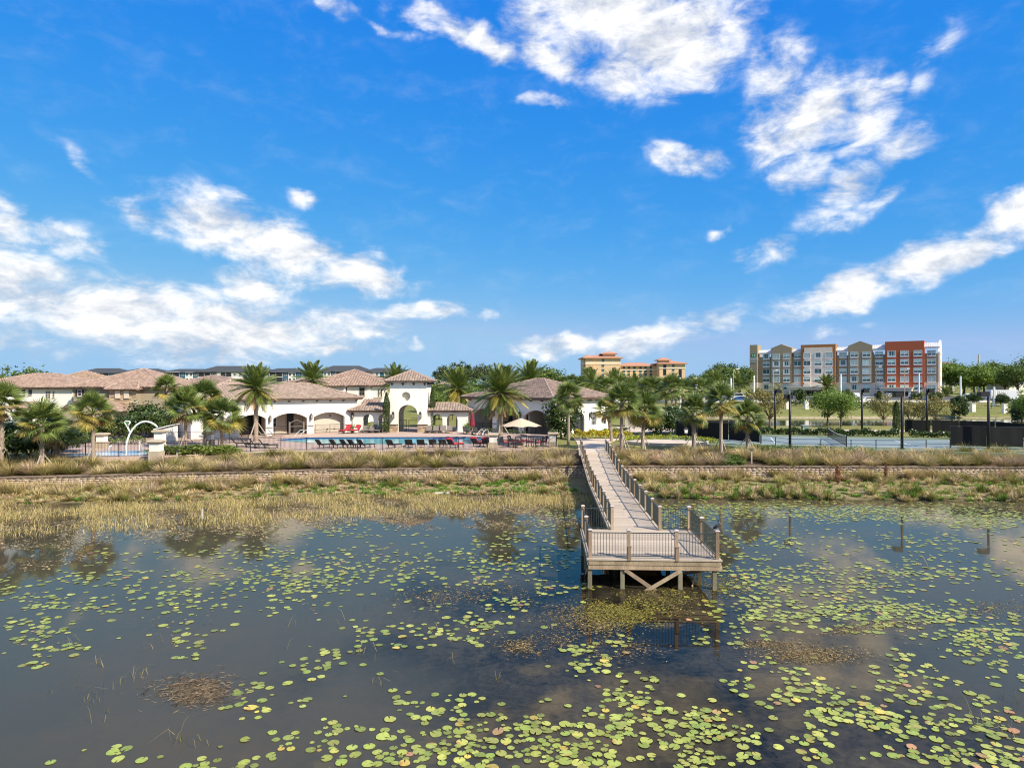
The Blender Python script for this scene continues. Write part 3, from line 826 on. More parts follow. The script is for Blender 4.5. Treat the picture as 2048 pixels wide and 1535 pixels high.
# ------------------------------------------------------------------ building parts
def wall_open(mb, x0, x1, z0, z1, y0, y1, ops, n=14):
    """wall slab in XZ between y0 (front) and y1 with openings. op = (xa, xb, lower(x), upper(x))"""
    xs = {x0, x1}
    for xa, xb, lo, up in ops:
        for i in range(n+1): xs.add(xa+(xb-xa)*i/n)
    xs = sorted(xs)
    for a, b in zip(xs[:-1], xs[1:]):
        if b-a < 1e-6: continue
        m_ = (a+b)/2
        act = sorted([o for o in ops if o[0] < m_ < o[1]], key=lambda o: o[2](m_))
        cur = (z0, z0)
        segs = []
        for o in act:
            la, lb = o[2](a), o[2](b)
            if max(la, lb) > max(cur)+1e-4: segs.append((cur, (la, lb)))
            cur = (o[3](a), o[3](b))
        segs.append((cur, (z1, z1)))
        for (b0, b1), (t0, t1) in segs:
            mb.add([(a,y0,b0),(b,y0,b1),(b,y0,t1),(a,y0,t0),(a,y1,b0),(b,y1,b1),(b,y1,t1),(a,y1,t0)],
                   [(0,1,2,3),(5,4,7,6),(3,2,6,7),(4,5,1,0)])
    for xa, xb, lo, up in ops:            # jambs
        for x, s in ((xa,1),(xb,-1)):
            mb.add([(x,y0,lo(x)),(x,y1,lo(x)),(x,y1,up(x)),(x,y0,up(x))], [(0,1,2,3) if s > 0 else (3,2,1,0)])
    mb.add([(x0,y0,z0),(x0,y1,z0),(x0,y1,z1),(x0,y0,z1)], [(3,2,1,0)])
    mb.add([(x1,y0,z0),(x1,y1,z0),(x1,y1,z1),(x1,y0,z1)], [(0,1,2,3)])
    return mb
def seg_arch(xa, xb, zs, zt, base=0.0):
    c = (xa+xb)/2; hw = (xb-xa)/2; r = zt-zs
    return (xa, xb, lambda x: base, lambda x: zs + r*math.sqrt(max(0, 1-((x-c)/hw)**2)))
def flat_arch(xa, xb, zs, zt, base=0.0):
    """segmental arch: circular arc rising from zs at the sides to zt"""
    c = (xa+xb)/2; hw = (xb-xa)/2; s = zt-zs; rad = (hw*hw+s*s)/(2*s)
    return (xa, xb, lambda x: base, lambda x: zt-rad+math.sqrt(max(0, rad*rad-(x-c)**2)))

def tile_face(poly, tw, tl, lift=.05):
    """barrel tiles over one roof face; poly = 3D points, the first edge is the eave. Each tile is its own little shell."""
    P = [Vector(p) for p in poly]
    u = (P[1]-P[0]).normalized(); nrm = (P[1]-P[0]).cross(P[-1]-P[0]).normalized()
    if nrm.z < 0: nrm = -nrm
    v = nrm.cross(u).normalized()
    if v.z < 0: v = -v
    uv = [((p-P[0]).dot(u), (p-P[0]).dot(v)) for p in P]
    umin = min(a for a,_ in uv); umax = max(a for a,_ in uv); vmax = max(b for _,b in uv)
    cu = np.arange(umin+tw/2, umax, tw); cv = np.arange(tl/2-.06, vmax, tl)
    U_, V_ = np.meshgrid(cu, cv)
    ins = np.zeros(U_.shape, bool); n = len(uv)
    for i in range(n):
        (xa,ya),(xb,yb) = uv[i], uv[(i+1)%n]
        cond = ((ya > V_) != (yb > V_))
        with np.errstate(divide='ignore', invalid='ignore'):
            xi = (xb-xa)*(V_-ya)/(yb-ya+1e-12)+xa
        ins ^= cond & (U_ < xi)
    U_, V_ = U_[ins], V_[ins]
    k = len(U_)
    if k == 0: return np.zeros((0,3)), np.zeros((0,4),int)
    pr = [(-.5,.0),(-.27,.55),(0,.85),(.27,.55),(.5,.0)]; r = tw*.36
    tu = np.array([a for a,_ in pr])*tw; th = np.array([b for _,b in pr])*r
    # lower edge (lifted), upper edge (tucked), then riser foot
    lu = np.concatenate([tu,tu,tu]); lv = np.concatenate([np.full(5,-tl*.56),np.full(5,tl*.5),np.full(5,-tl*.56)])
    lh = np.concatenate([th+lift,th+.008,th*.25+.0])
    jit = RNG.normal(0,.012,(k,1))
    u3 = np.array(u); v3 = np.array(v); n3 = np.array(nrm); p0 = np.array(P[0])
    Vt = p0 + (U_[:,None]+lu[None,:])[...,None]*u3 + (V_[:,None]+lv[None,:]+jit)[...,None]*v3 + (lh[None,:]+np.abs(jit)*.8)[...,None]*n3
    q = np.array([(i,i+1,6+i,5+i) for i in range(4)]+[(10+i,11+i,i+1,i) for i in range(4)])
    Qt = (np.arange(k)*15)[:,None,None]+q[None]
    return Vt.reshape(-1,3), Qt.reshape(-1,4)

def roof_from_faces(parent, faces, caps, tmat, tw=.34, tl=.42, thick=.16, tiles=True, under=None, name='roof'):
    mb = MB()
    for f in faces:
        n = len(f); d = Vector((0,0,thick))
        mb.add([Vector(p) for p in f]+[Vector(p)-d for p in f], [tuple(range(n)), tuple(range(2*n-1,n-1,-1))]+[(i,n+i,n+(i+1)%n,(i+1)%n) for i in range(n)])
    ro = mb.build(name, under or M['tile_under'], parent)
    if tiles:
        Vs=[];Qs=[];k=0
        for f in faces:
            v_, q_ = tile_face(f, tw, tl)
            Vs.append(v_); Qs.append(q_+k); k += len(v_)
        stuff(obj('roof_tiles', np_mesh('roof_tiles', np.concatenate(Vs), np.concatenate(Qs), tmat), ro))
        cm = MB()
        for a, b in caps:
            a = Vector(a); b = Vector(b); L_ = (b-a).length; m_ = max(1, int(L_/(tl*1.1)))
            for i in range(m_):
                p = a+(b-a)*(i/m_); q = a+(b-a)*((i+1.08)/m_)
                up = Vector((0,0,.045))
                cm.tube([p+up, q+up*1.35], [tw*.36,tw*.30], 6)
        stuff(cm.build('ridge_tiles', M['ridge'], ro))
    return ro

def hip_roof(parent, x0, x1, y0, y1, z, rise, over, tmat, tw=.34, tl=.42, gable=None, **kw):
    x0 -= over; x1 += over; y0 -= over; y1 += over
    w, d = x1-x0, y1-y0
    a, b, c, e = (x0,y0,z),(x1,y0,z),(x1,y1,z),(x0,y1,z)
    if abs(w-d) < .2:
        t = ((x0+x1)/2,(y0+y1)/2,z+rise)
        faces = [[a,b,t],[b,c,t],[c,e,t],[e,a,t]]; caps = [(a,t),(b,t),(c,t),(e,t)]
    elif w > d:
        p, q = (x0+d/2,(y0+y1)/2,z+rise),(x1-d/2,(y0+y1)/2,z+rise)
        if gable and 'l' in gable: p = (x0,p[1],p[2])
        if gable and 'r' in gable: q = (x1,q[1],q[2])
        faces = [[a,b,q,p],[b,c,q],[c,e,p,q],[e,a,p]]; caps = [(a,p),(b,q),(c,q),(e,p),(p,q)]
    else:
        p, q = ((x0+x1)/2,y0+w/2,z+rise),((x0+x1)/2,y1-w/2,z+rise)
        faces = [[a,b,p],[b,c,q,p],[c,e,q],[e,a,p,q]]; caps = [(a,p),(b,p),(c,q),(e,q),(p,q)]
    return roof_from_faces(parent, faces, caps, tmat, tw, tl, **kw)

def window(parent, x, z, w, h, y=0.0, fm='white_metal', gm='glass', bars=(1,1), depth=.10, sill=None, axis='x'):
    """window standing proud of a wall whose face is at y: frame > pane, bars, sill"""
    t = .07
    fr = MB()
    for a in ((x-w/2-t,x-w/2,z,z+h),(x+w/2,x+w/2+t,z,z+h),(x-w/2-t,x+w/2+t,z+h,z+h+t),(x-w/2-t,x+w/2+t,z-t,z)):
        fr.box(a[0],a[1],y-.06,y+.04,a[2],a[3])
    for i in range(1,bars[0]): fr.box(x-w/2+w*i/bars[0]-.02,x-w/2+w*i/bars[0]+.02,y-.045,y+.03,z,z+h)
    for i in range(1,bars[1]): fr.box(x-w/2,x+w/2,y-.042,y+.028,z+h*i/bars[1]-.02,z+h*i/bars[1]+.02)
    f = fr.build('window', M[fm], parent)
    MB().box(x-w/2,x+w/2,y-.025,y+.02,z,z+h).build('pane', M[gm], f)
    if sill: MB().box(x-w/2-.12,x+w/2+.12,y-.14,y+.02,z-t-.10,z-t).build('sill', M[sill], f)
    return f

def stones(mb, x0, x1, z0, z1, y, hmin=.12, hmax=.22, prot=.05, lmin=.18, lmax=.5):
    """coursed rubble facing, every stone a block of its own depth"""
    z = z0
    while z < z1-.04:
        h = min(random.uniform(hmin,hmax), z1-z); x = x0
        while x < x1-.02:
            l = min(random.uniform(lmin,lmax), x1-x); p = random.uniform(.3,1)*prot
            mb.box(x+.008,x+l-.008,y-p,y+.05,z+.008,z+h-.008); x += l
        z += h

def brackets(parent, xs, y, z, d=.5, w=.16, h=.24, m='trim'):
    bm_ = MB().prism_y([(-w/2,0),(w/2,0),(w/2,-h),(-w/2,-h)],0,0.0) if False else None
    mb = MB(); mb.add([(-w/2,0,0),(w/2,0,0),(w/2,-d,0),(-w/2,-d,0),(-w/2,0,-h),(w/2,0,-h),(w/2,-d,-h*.45),(-w/2,-d,-h*.45)],
                      [(0,1,2,3),(7,6,5,4),(3,2,6,7),(0,4,5,1),(1,5,6,2),(0,3,7,4)])
    me = mb.mesh('eave_bracket', M[m])
    for x in xs: obj('eave_bracket', me, parent, (x,y,z))

def along(px, o, d):
    """distance along the ground line o + s*d at which it crosses bearing px"""
    k = (px-1024)/F
    return (k*o[1]-o[0])/(d[0]-k*d[1])

# ------------------------------------------------------------------ clubhouse, left wing
TL = R(37); dl = (math.cos(TL), math.sin(TL)); El = (-20.2,88.9); LW = 20.0
Ol = (El[0]-dl[0]*LW, El[1]-dl[1]*LW)
lw = thing('clubhouse_wing', 'white stucco clubhouse wing with three wide arches left of the pool tower', 'building', (Ol[0],Ol[1],DECK), TL)
A = [(along(a,Ol,dl), along(b,Ol,dl)) for a,b in ((479,531.6),(546.4,614),(627.5,689.4))]
tops = [(2.05,2.55),(2.0,2.62),(2.05,2.62)]
mb = wall_open(MB(), 0, LW, 0, 4.3, 0, .45, [flat_arch(a,b,t[0],t[1]) for (a,b),t in zip(A,tops)])
mb.box(0,.4,.45,9,0,4.3); mb.box(LW-.4,LW,.45,9,0,4.3); mb.box(.4,LW-.4,8.6,9,0,4.3)
mb.build('wall', M['stucco'], lw)
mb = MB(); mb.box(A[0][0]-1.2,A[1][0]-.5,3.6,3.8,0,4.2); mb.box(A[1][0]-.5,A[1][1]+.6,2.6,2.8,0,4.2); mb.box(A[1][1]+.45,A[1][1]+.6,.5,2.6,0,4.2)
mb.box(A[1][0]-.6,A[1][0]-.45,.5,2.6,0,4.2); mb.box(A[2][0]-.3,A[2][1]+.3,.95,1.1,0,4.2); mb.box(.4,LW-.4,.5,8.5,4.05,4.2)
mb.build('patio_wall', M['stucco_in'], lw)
mb = MB()
for i in range(5): mb.box(A[0][0]-.3+i*1.05,A[0][0]-.25+i*1.05,3.5,3.58,0,2.7)
mb.box(A[0][0]-.3,A[0][0]+4.9,3.5,3.58,2.6,2.7); mb.box(A[0][0]-.3,A[0][0]+4.9,3.5,3.58,0,.1)
gd = mb.build('glazed_door', M['black'], lw); MB().box(A[0][0]-.28,A[0][0]+4.8,3.53,3.56,.1,2.6).build('pane', M['glass'], gd)
xd = A[1][1]-1.7
d_ = MB().box(xd,xd+.9,2.52,2.59,0,2.6).build('door', M['black'], lw); MB().box(xd-.08,xd,2.5,2.6,0,2.68).box(xd+.9,xd+.98,2.5,2.6,0,2.68).box(xd,xd+.9,2.5,2.6,2.6,2.68).build('door_frame', M['stucco_grey'], d_)
window(lw, A[1][0]+.75, .9, .8, 1.5, 2.6, 'white_metal','glass',(2,3))
MB().box(A[2][0]+2.4,A[2][0]+2.62,.90,.945,2.05,2.22).build('wall_speaker', M['trim'], lw)
for x in (A[2][0]+2.1,A[2][0]+3.0): MB().box(x,x+.14,.91,.945,.35,.5).build('outlet_cover', M['trim'], lw)
for a,b in ((A[0][1]+.05,A[1][0]-.05),(A[1][1]+.05,A[2][0]-.05),(A[2][1]+.05,LW-.1)): MB().box(a,b,-.06,.0,.92,1.0).build('ledge', M['trim'], lw)
hip_roof(lw, 0, LW, 0, 9, 4.42, 1.75, .62, M['tile_pink'], .36, .42)
MB().box(-.5,LW+.5,-.55,-.47,4.18,4.30).build('fascia', M['fascia'], lw)
brackets(lw, np.arange(.6,LW,1.75), 0, 4.24, .5, .17, .26)
# rear block of the wing
rb = thing('clubhouse_rear_block', 'low clubhouse block with tan tiled hip roof behind the fan palms', 'building', (-45.0,96.0,DECK), R(14))
MB().box(0,13,0,9,0,4.4).build('wall', M['stucco'], rb); hip_roof(rb, 0,13,0,9,4.5,2.3,.6,M['tile_pink'],.4,.45)
for x in (2.5,5.2): window(rb, x, 1.0, 1.1, 1.5, 0, 'trim','glass',(2,2))

# ------------------------------------------------------------------ tower
TW = 4.72; TD = 87.4
tw = thing('gate_tower', 'white stucco gate tower with arched passage and round niche under a tiled hip roof', 'tower', (PX(780,TD),TD,DECK))
arch = seg_arch(1.02,3.52,2.35,3.52); cz,cr_,cx0 = 4.62,.56,2.05
rnd = (cx0-cr_,cx0+cr_,lambda x: cz-math.sqrt(max(0,cr_*cr_-(x-cx0)**2)),lambda x: cz+math.sqrt(max(0,cr_*cr_-(x-cx0)**2)))
mb = wall_open(MB(), 0, TW, 0, 6.45, 0, .5, [arch, rnd], 18)
wall_open(mb, 0, TW, 0, 6.45, 4.2, 4.7, [seg_arch(1.02,3.52,2.35,3.52)], 18)
mb.box(0,.4,.5,4.2,0,6.45); mb.box(TW-.4,TW,.5,4.2,0,6.45)
mb.build('wall', M['stucco'], tw)
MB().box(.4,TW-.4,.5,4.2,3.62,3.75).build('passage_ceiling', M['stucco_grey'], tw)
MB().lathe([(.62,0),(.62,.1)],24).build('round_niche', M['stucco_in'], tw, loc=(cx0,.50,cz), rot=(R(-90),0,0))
for a,b in ((-.06,1.02),(3.52,TW+.06)):
    s = MB(); stones(s,a,b,0,.95,.0); stuff(s.build('stone_base', M['ledge'], tw))
    MB().box(a-.03,b+.03,-.10,.02,.952,1.03).build('base_cap', M['trim'], tw)
s = MB(); stones(s,0,4.7,0,.95,0); o = s.build('stone_base', M['ledge'], tw, loc=(TW+.0,0,0), rot=(0,0,R(90))); stuff(o)
hip_roof(tw, 0, TW, 0, 4.7, 6.60, 1.32, .62, M['tile_pink'], .34, .40)
MB().box(-.52,TW+.52,-.55,-.48,6.36,6.46).build('fascia', M['fascia'], tw)
brackets(tw, [.25,1.65,3.05,4.45], 0, 6.44, .5, .18, .42)
brk = MB().box(-.45,0,-.08,.08,-.3,0).mesh('eave_bracket', M['trim'])
for y in (.4,1.6,2.8,4.0): obj('eave_bracket', brk, tw, (TW+.45,y,6.44))
# iron gate in the passage
gt = thing('iron_gate', 'black iron double gate standing half open in the tower passage', 'gate', (PX(780,TD)+1.02,TD+.6,DECK))
for k,(x0,x1,rz) in enumerate(((0,1.2,R(38)),(1.25,2.5,0))):
    m_ = MB(); w = x1-x0
    m_.box(0,.05,-.02,.02,.06,1.55); m_.box(w-.05,w,-.02,.02,.06,1.55); m_.box(0,w,-.02,.02,1.5,1.56); m_.box(0,w,-.02,.02,.06,.12); m_.box(0,w,-.02,.02,.75,.79)
    lf = m_.build('leaf', M['black'], gt, loc=(x0,0,0), rot=(0,0,rz))
    m_ = MB()
    for i in range(1,11): m_.box(w*i/11-.008,w*i/11+.008,-.008,.008,.1,1.5)
    stuff(m_.build('pickets', M['black'], lf))

# ------------------------------------------------------------------ arcades beside the tower
def arcade(label, pa, pb, D, arcs, side):
    X0, X1 = PX(pa,D), PX(pb,D); L_ = X1-X0
    a = thing('arcade', label, 'arcade', (X0,D,DECK))
    ops = [seg_arch(PX(p,D)-X0,PX(q,D)-X0,1.62,2.28) for p,q in arcs]
    mb = wall_open(MB(), 0, L_, 0, 2.72, 0, .4, ops, 12); wall_open(mb, 0, L_, 0, 2.72, 2.9, 3.3, ops, 12)
    mb.box(0,L_,.4,2.9,2.62,2.72); mb.build('wall', M['stucco'], a)
    hip_roof(a, 0, L_, 0, 3.3, 2.80, .86, .52, M['tile_pink'], .34, .40, gable=side)
    brackets(a, np.arange(.3,L_,.62), 0, 2.72, .42, .13, .17)
    MB().box(-.4,L_+.3,-.47,-.42,2.58,2.66).build('fascia', M['trim'], a)
    return a
arcade('white arcade with dark shadowed tile roof between left wing and tower', 705, 780, 88.3, ((725.6,747),(755.5,776)), 'r')
arcade('white arcade with sunlit tile roof between tower and right wing', 854, 936, 88.3, ((864.6,885),(893.4,915.2)), 'l')

# ------------------------------------------------------------------ clubhouse, right wing
TR = R(-41); dr = (math.cos(TR), math.sin(TR)); Bc = (4.9,82.5); RL = 14.3
Or = (Bc[0]-dr[0]*RL, Bc[1]-dr[1]*RL); RD = 12.2
rw2 = thing('clubhouse_wing', 'white stucco clubhouse wing with pyramid tile roof at the head of the dock', 'building', (Or[0],Or[1],DECK), TR)
Bx = [(along(a,Or,dr), along(b,Or,dr)) for a,b in ((945,985),(993,1037),(1047,1097))]
mb = wall_open(MB(), 0, RL, 0, 4.35, 0, .45, [flat_arch(a,b,2.2,2.95) for a,b in Bx])
mb.box(0,.4,.45,RD-.4,0,4.35); mb.box(0,RL,RD-.4,RD,0,4.35)
mb.build('wall', M['stucco'], rw2)
bd = (-dr[1], dr[0])
def sideL(px): return along(px, Bc, bd)
dA, dB = sideL(1147.5), sideL(1169)
sw = wall_open(MB(), .45, RD-.4, 0, 4.35, -.4, 0, [seg_arch(dA,dB,1.75,2.65), (sideL(1183),sideL(1193),lambda x:.85,lambda x:2.55), (sideL(1205),sideL(1213),lambda x:.85,lambda x:2.55)])
sw.build('side_wall', M['stucco'], rw2, loc=(RL-.4,0,0), rot=(0,0,R(90)))
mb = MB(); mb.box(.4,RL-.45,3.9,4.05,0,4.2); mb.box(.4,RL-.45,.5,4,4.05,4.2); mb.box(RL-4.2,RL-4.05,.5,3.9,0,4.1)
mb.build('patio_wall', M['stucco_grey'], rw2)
for x,w in ((Bx[0][1]-1.2,1.3),(Bx[1][0]+.9,1.6),(Bx[2][1]-1.3,1.2)):
    m_ = MB()
    for xx in (x,x+w/2-.03,x+w-.06): m_.box(xx,xx+.06,3.80,3.88,0,2.6)
    m_.box(x,x+w,3.80,3.88,2.5,2.6); m_.box(x,x+w,3.80,3.88,0,.1)
    d_ = m_.build('glazed_door', M['black'], rw2); MB().box(x+.02,x+w-.02,3.83,3.86,.1,2.5).build('pane', M['glass'], d_)
tv = MB().box(Bx[2][0]+2.0,Bx[2][0]+3.0,3.80,3.89,1.95,2.55).build('television', M['black'], rw2)
for s in (sideL(1188),sideL(1209)):
    f = MB()
    w = .95
    for k in range(3): f.box(-w/2+k*(w/2)-.03,-w/2+k*(w/2)+.03,-.03,.03,.86,2.54)
    for k in range(4): f.box(-w/2,w/2,-.028,.028,.86+k*.56-.025,.86+k*.56+.025)
    fo = f.build('window', M['white_metal'], rw2, loc=(RL-.2,s,0), rot=(0,0,R(90))); MB().box(-w/2,w/2,-.01,.01,.86,2.54).build('pane', M['glass'], fo)
m_ = MB(); w = dB-dA
for k in range(3): m_.box(k*w/2-.04,k*w/2+.04,-.03,.03,0,1.9)
m_.box(0,w,-.028,.028,1.75,1.83)
ed = m_.build('entry_door', M['black'], rw2, loc=(RL-.32,dA,0), rot=(0,0,R(90))); MB().box(0,w,-.01,.01,0,2.6).build('pane', M['glass'], ed)
hip_roof(rw2, 0, RL, 0, RD, 4.48, 2.35, .66, M['tile_brown'], .34, .42) if False else roof_from_faces(rw2,
    [[(-.7,-.7,4.48),(RL+.7,-.7,4.48),(RL-6.1,6.1,6.85),(RL-8.2,6.1,6.85),(5.0,6.1,6.0),(-.7,6.1,6.0)] if False else [(-.7,-.7,4.48),(RL+.7,-.7,4.48),(RL-6.1,6.1,6.85),(RL-7.5,6.1,6.85)],
     [(RL+.7,-.7,4.48),(RL+.7,RD+.7,4.48),(RL-6.1,6.1,6.85)], [(RL+.7,RD+.7,4.48),(-.7,RD+.7,4.48),(RL-7.5,6.1,6.85),(RL-6.1,6.1,6.85)], [(-.7,RD+.7,4.48),(-.7,-.7,4.48),(RL-7.5,6.1,6.85)]],
    [((RL+.7,-.7,4.48),(RL-6.1,6.1,6.85)),((RL+.7,RD+.7,4.48),(RL-6.1,6.1,6.85)),((-.7,-.7,4.48),(RL-7.5,6.1,6.85)),((-.7,RD+.7,4.48),(RL-7.5,6.1,6.85)),((RL-6.1,6.1,6.85),(RL-7.5,6.1,6.85))],
    M['tile_brown'], .36, .42)
MB().box(-.6,RL+.6,-.62,-.54,4.2,4.31).box(RL+.54,RL+.62,-.54,RD+.5,4.2,4.31).build('fascia', M['fascia'], rw2)
brackets(rw2, np.arange(.5,RL,1.75), 0, 4.30, .52, .2, .28)
bk2 = MB().box(-.5,0,-.1,.1,-.28,0).mesh('eave_bracket', M['trim'])
for y in np.arange(.6,RD,1.75): obj('eave_bracket', bk2, rw2, (RL+.5,y,4.30))
for a,b in ((.1,Bx[0][0]-.05),(Bx[0][1]+.05,Bx[1][0]-.05)): MB().box(a,b,-.06,0,1.0,1.08).build('ledge', M['trim'], rw2)

# ------------------------------------------------------------------ wall lanterns
lan = MB().box(-.06,.06,-.03,0,-.16,.16).bar((0,-.03,.1),(0,-.22,.16),.03,.03).frustum(-.11,.11,-.33,-.11,.10,.24,.09).box(-.09,.09,-.31,-.13,-.20,-.17).box(-.03,.03,-.25,-.19,-.26,-.2)
for sx in (-1,1):
    for yy_ in (-.30,-.14): lan.box(sx*.085-.012,sx*.085+.012,yy_-.012,yy_+.012,-.17,.10)
lan_body = lan.mesh('lantern_frame', M['black']); lan_glass = MB().frustum(-.075,.075,-.295,-.145,-.17,.1,-.0).mesh('lantern_glass', mat('frosted_lamp_glass', (.30,.27,.22), .3))
def lantern(loc, rz, label, s=1.75):
    t_ = thing('wall_lantern', label, 'lantern', loc, rz, 'black wall lanterns of the clubhouse'); t_.scale = (s*.72,s*.72,s)
    obj('lantern_frame', lan_body, t_); obj('lantern_glass', lan_glass, t_)
def on(o_, d_, th, s, z, off=0.0): return (o_[0]+d_[0]*s+off*math.sin(th), o_[1]+d_[1]*s-off*math.cos(th), DECK+z)
lantern(on(Ol,dl,TL,along(539,Ol,dl),2.05), TL, 'black wall lantern left of the middle arch of the left wing')
lantern(on(Ol,dl,TL,along(621,Ol,dl),2.15), TL, 'black wall lantern between middle and right arch of the left wing')
lantern(on(Ol,dl,TL,along(703,Ol,dl),2.1), TL, 'black wall lantern at the right end of the left wing')
lantern((PX(787,TD),TD,DECK+2.2), 0, 'black wall lantern left of the tower passage', 2.1)
lantern((PX(841,TD),TD,DECK+2.2), 0, 'black wall lantern right of the tower passage', 2.1)
lantern(on(Or,dr,TR,along(939.5,Or,dr),2.35), TR, 'black wall lantern left of the first arch of the right wing')
lantern(on(Or,dr,TR,along(988.5,Or,dr),2.35), TR, 'black wall lantern between first and second arch of the right wing')
lantern(on(Or,dr,TR,along(1042,Or,dr),2.35), TR, 'black wall lantern just above the beige parasol')
lantern(on(Or,dr,TR,along(1101,Or,dr),2.2), TR, 'black wall lantern at the corner of the right wing beside the magnolia')
lantern(on(Bc,bd,TR+R(90),sideL(1179),2.2), TR+R(90), 'black wall lantern right of the arched entry door')

# ------------------------------------------------------------------ houses behind
def house(label, px0, px1, D, eave_py, ridge_py, depth, wm, tm, rz=0, ridge_over=.55, wins=(), base=2.2, tw=.46, tl=.5, extra=None):
    X0, X1 = PX(px0,D), PX(px1,D); W = X1-X0
    h = PZ(eave_py,D)-base; rise = PZ(ridge_py,D+min(depth,W)/2)-base-h
    t_ = thing('house', label, 'house', (X0,D,base), rz)
    MB().box(0,W,0,depth,0,h-.02).build('wall', M[wm], t_)
    hip_roof(t_, 0, W, 0, depth, h+.1, rise, ridge_over, M[tm], tw, tl)
    MB().box(-ridge_over+.1,W+ridge_over-.1,-ridge_over+.06,-ridge_over+.12,h-.16,h-.06).build('fascia', M['fascia'], t_)
    for (px, py0, py1, wpx, fm, gm, bars) in wins:
        window(t_, PX(px,D)-X0, PZ(py1,D)-base, wpx*D/F, (py1-py0)*D/F, 0, fm, gm, bars, sill='stone_trim')
    return t_, W, h
h1,W,h = house('white stucco house with pink tile roof at the far left', -75, 145, 100, 776, 749.5, 12, 'stucco','tile_red', wins=((47,780,788,4.5,'trim','glass',(1,2)),(60.5,780,788,4.5,'trim','glass',(1,2)),(94,783,797,2.6,'stucco_grey','glass',(1,3)),(98.6,783,797,2.6,'stucco_grey','glass',(1,3)),(107.5,783,793,1.6,'stucco_grey','glass',(1,2))))
xx = PX(40,100)-PX(-75,100)
roof_from_faces(h1, [[(xx,-2.4,2.75),(xx+2.9,-2.4,2.75),(xx+2.9,-.02,3.55),(xx,-.02,3.55)]], [], M['tile_red'], .46,.5, name='porch_roof')
for s in (.15,2.65): MB().box(xx+s,xx+s+.18,-2.2,-2.02,0,2.6).build('porch_post', M['stucco'], h1)
h2,W,h = house('taupe house with brick gable bay and rosy tile roof behind the splash pad', 147, 330, 97, 775, 739.5, 13, 'taupe','tile_red', wins=((159.5,780,791,6,'white_metal','glass',(1,2)),))
X0 = PX(147,97)
for px in (153.7,165.3): MB().box(PX(px,97)-X0-.16,PX(px,97)-X0+.16,-.05,-.0,PZ(792,97)-2.2,PZ(779,97)-2.2).build('shutter', mat('dark_red_shutter', (.09,.028,.022), .7), h2)
bx0, bx1 = PX(227,97)-X0, PX(282,97)-X0
bay = MB().box(bx0,bx1,-1.1,-.01,0,h-.35).build('bay', M['taupe'], h2)
s = MB(); stones(s,bx0,bx1,.2,h-.4,-1.1,.14,.26,.05,.3,.8); stuff(s.build('brick_facing', M['ledge'], bay))
for px in (245,262.5): MB().box(PX(px,97)-X0-.36,PX(px,97)-X0+.36,-1.26,-1.16,PZ(796,97)-2.2,PZ(780,97)-2.2).build('blind_shutter', mat('cream_shutter', (.66,.58,.45), .7), h2)
mb_ = roof_from_faces(h2, [[(bx0-.4,-1.6,h-.22),(bx1+.4,-1.6,h-.22),(bx1-.6,.6,h+.75),(bx0+.6,.6,h+.75)],[(bx1+.4,-1.6,h-.22),(bx1+.4,.6,h-.22),(bx1-.6,.6,h+.75)],[(bx0-.4,.6,h-.22),(bx0-.4,-1.6,h-.22),(bx0+.6,.6,h+.75)]],
    [((bx0-.4,-1.6,h-.22),(bx0+.6,.6,h+.75)),((bx1+.4,-1.6,h-.22),(bx1-.6,.6,h+.75)),((bx0+.6,.6,h+.75),(bx1-.6,.6,h+.75))], M['tile_red'],.46,.5, name='bay_roof')
# front gable wing of that house
gx0, gx1 = PX(118,93)-X0, PX(243,93)-X0; gc = (gx0+gx1)/2
MB().prism_y([(gx0+.5,0),(gx1-.5,0),(gx1-.5,2.55),(gc,4.1),(gx0+.5,2.55)],-4.5,-.02).build('front_wing', M['taupe'], h2)
roof_from_faces(h2, [[(gx1,-5,2.45),(gx1,0,2.45),(gc,0,4.35),(gc,-5,4.35)],[(gx0,0,2.45),(gx0,-5,2.45),(gc,-5,4.35),(gc,0,4.35)]], [((gc,-5,4.35),(gc,0,4.35))], M['tile_red'],.46,.5, name='front_roof')
for k in (gx1-2.2,gx1-.9): MB().box(k,k+.3,-5.2,-4.9,0,2.4).build('porch_post', M['stone_trim'], h2)
house('house with tan ribbed tile hip roof behind the white house', 70, 196, 120, 771, 743, 11, 'taupe','tile_tan', base=2.4)
house('house with dark brown hip roof behind the fan palms', 348, 455, 122, 769, 752.5, 12, 'stucco_grey','tile_brown', base=2.4)
house('low brown roofed house with a strip of white wall left of the date palm', 545, 655, 128, 772, 756.5, 11, 'stucco','tile_brown', base=2.4, wins=((575,773,778,6,'white_metal','glass',(1,1)),))
h6,W,h = house('two storey white house with stepped pink tile roofs beside the tower', 612, 772, 110, 771, 741, 13, 'stucco','tile_red', base=2.3, wins=((751,778,793,4.5,'white_metal','glass_blind',(1,1)),(757.5,778,793,1.8,'stucco_grey','glass',(1,1)),(763,778,793,1.8,'stucco_grey','glass',(1,1))))
X0 = PX(612,110)
b0,b1 = PX(652,107)-X0, PX(734,107)-X0
w6 = MB().box(b0,b1,-3,-.02,0,h-.02).build('front_bay', M['stucco'], h6)
window(w6, PX(724,107)-X0, PZ(790,107)-2.3, .75, 1.15, -3, 'taupe','glass',(2,2), sill='stone_trim'); window(w6, PX(688,107)-X0, PZ(785,107)-2.3, .75, .85, -3, 'trim','glass',(1,2))
cxx=(b0+b1)/2
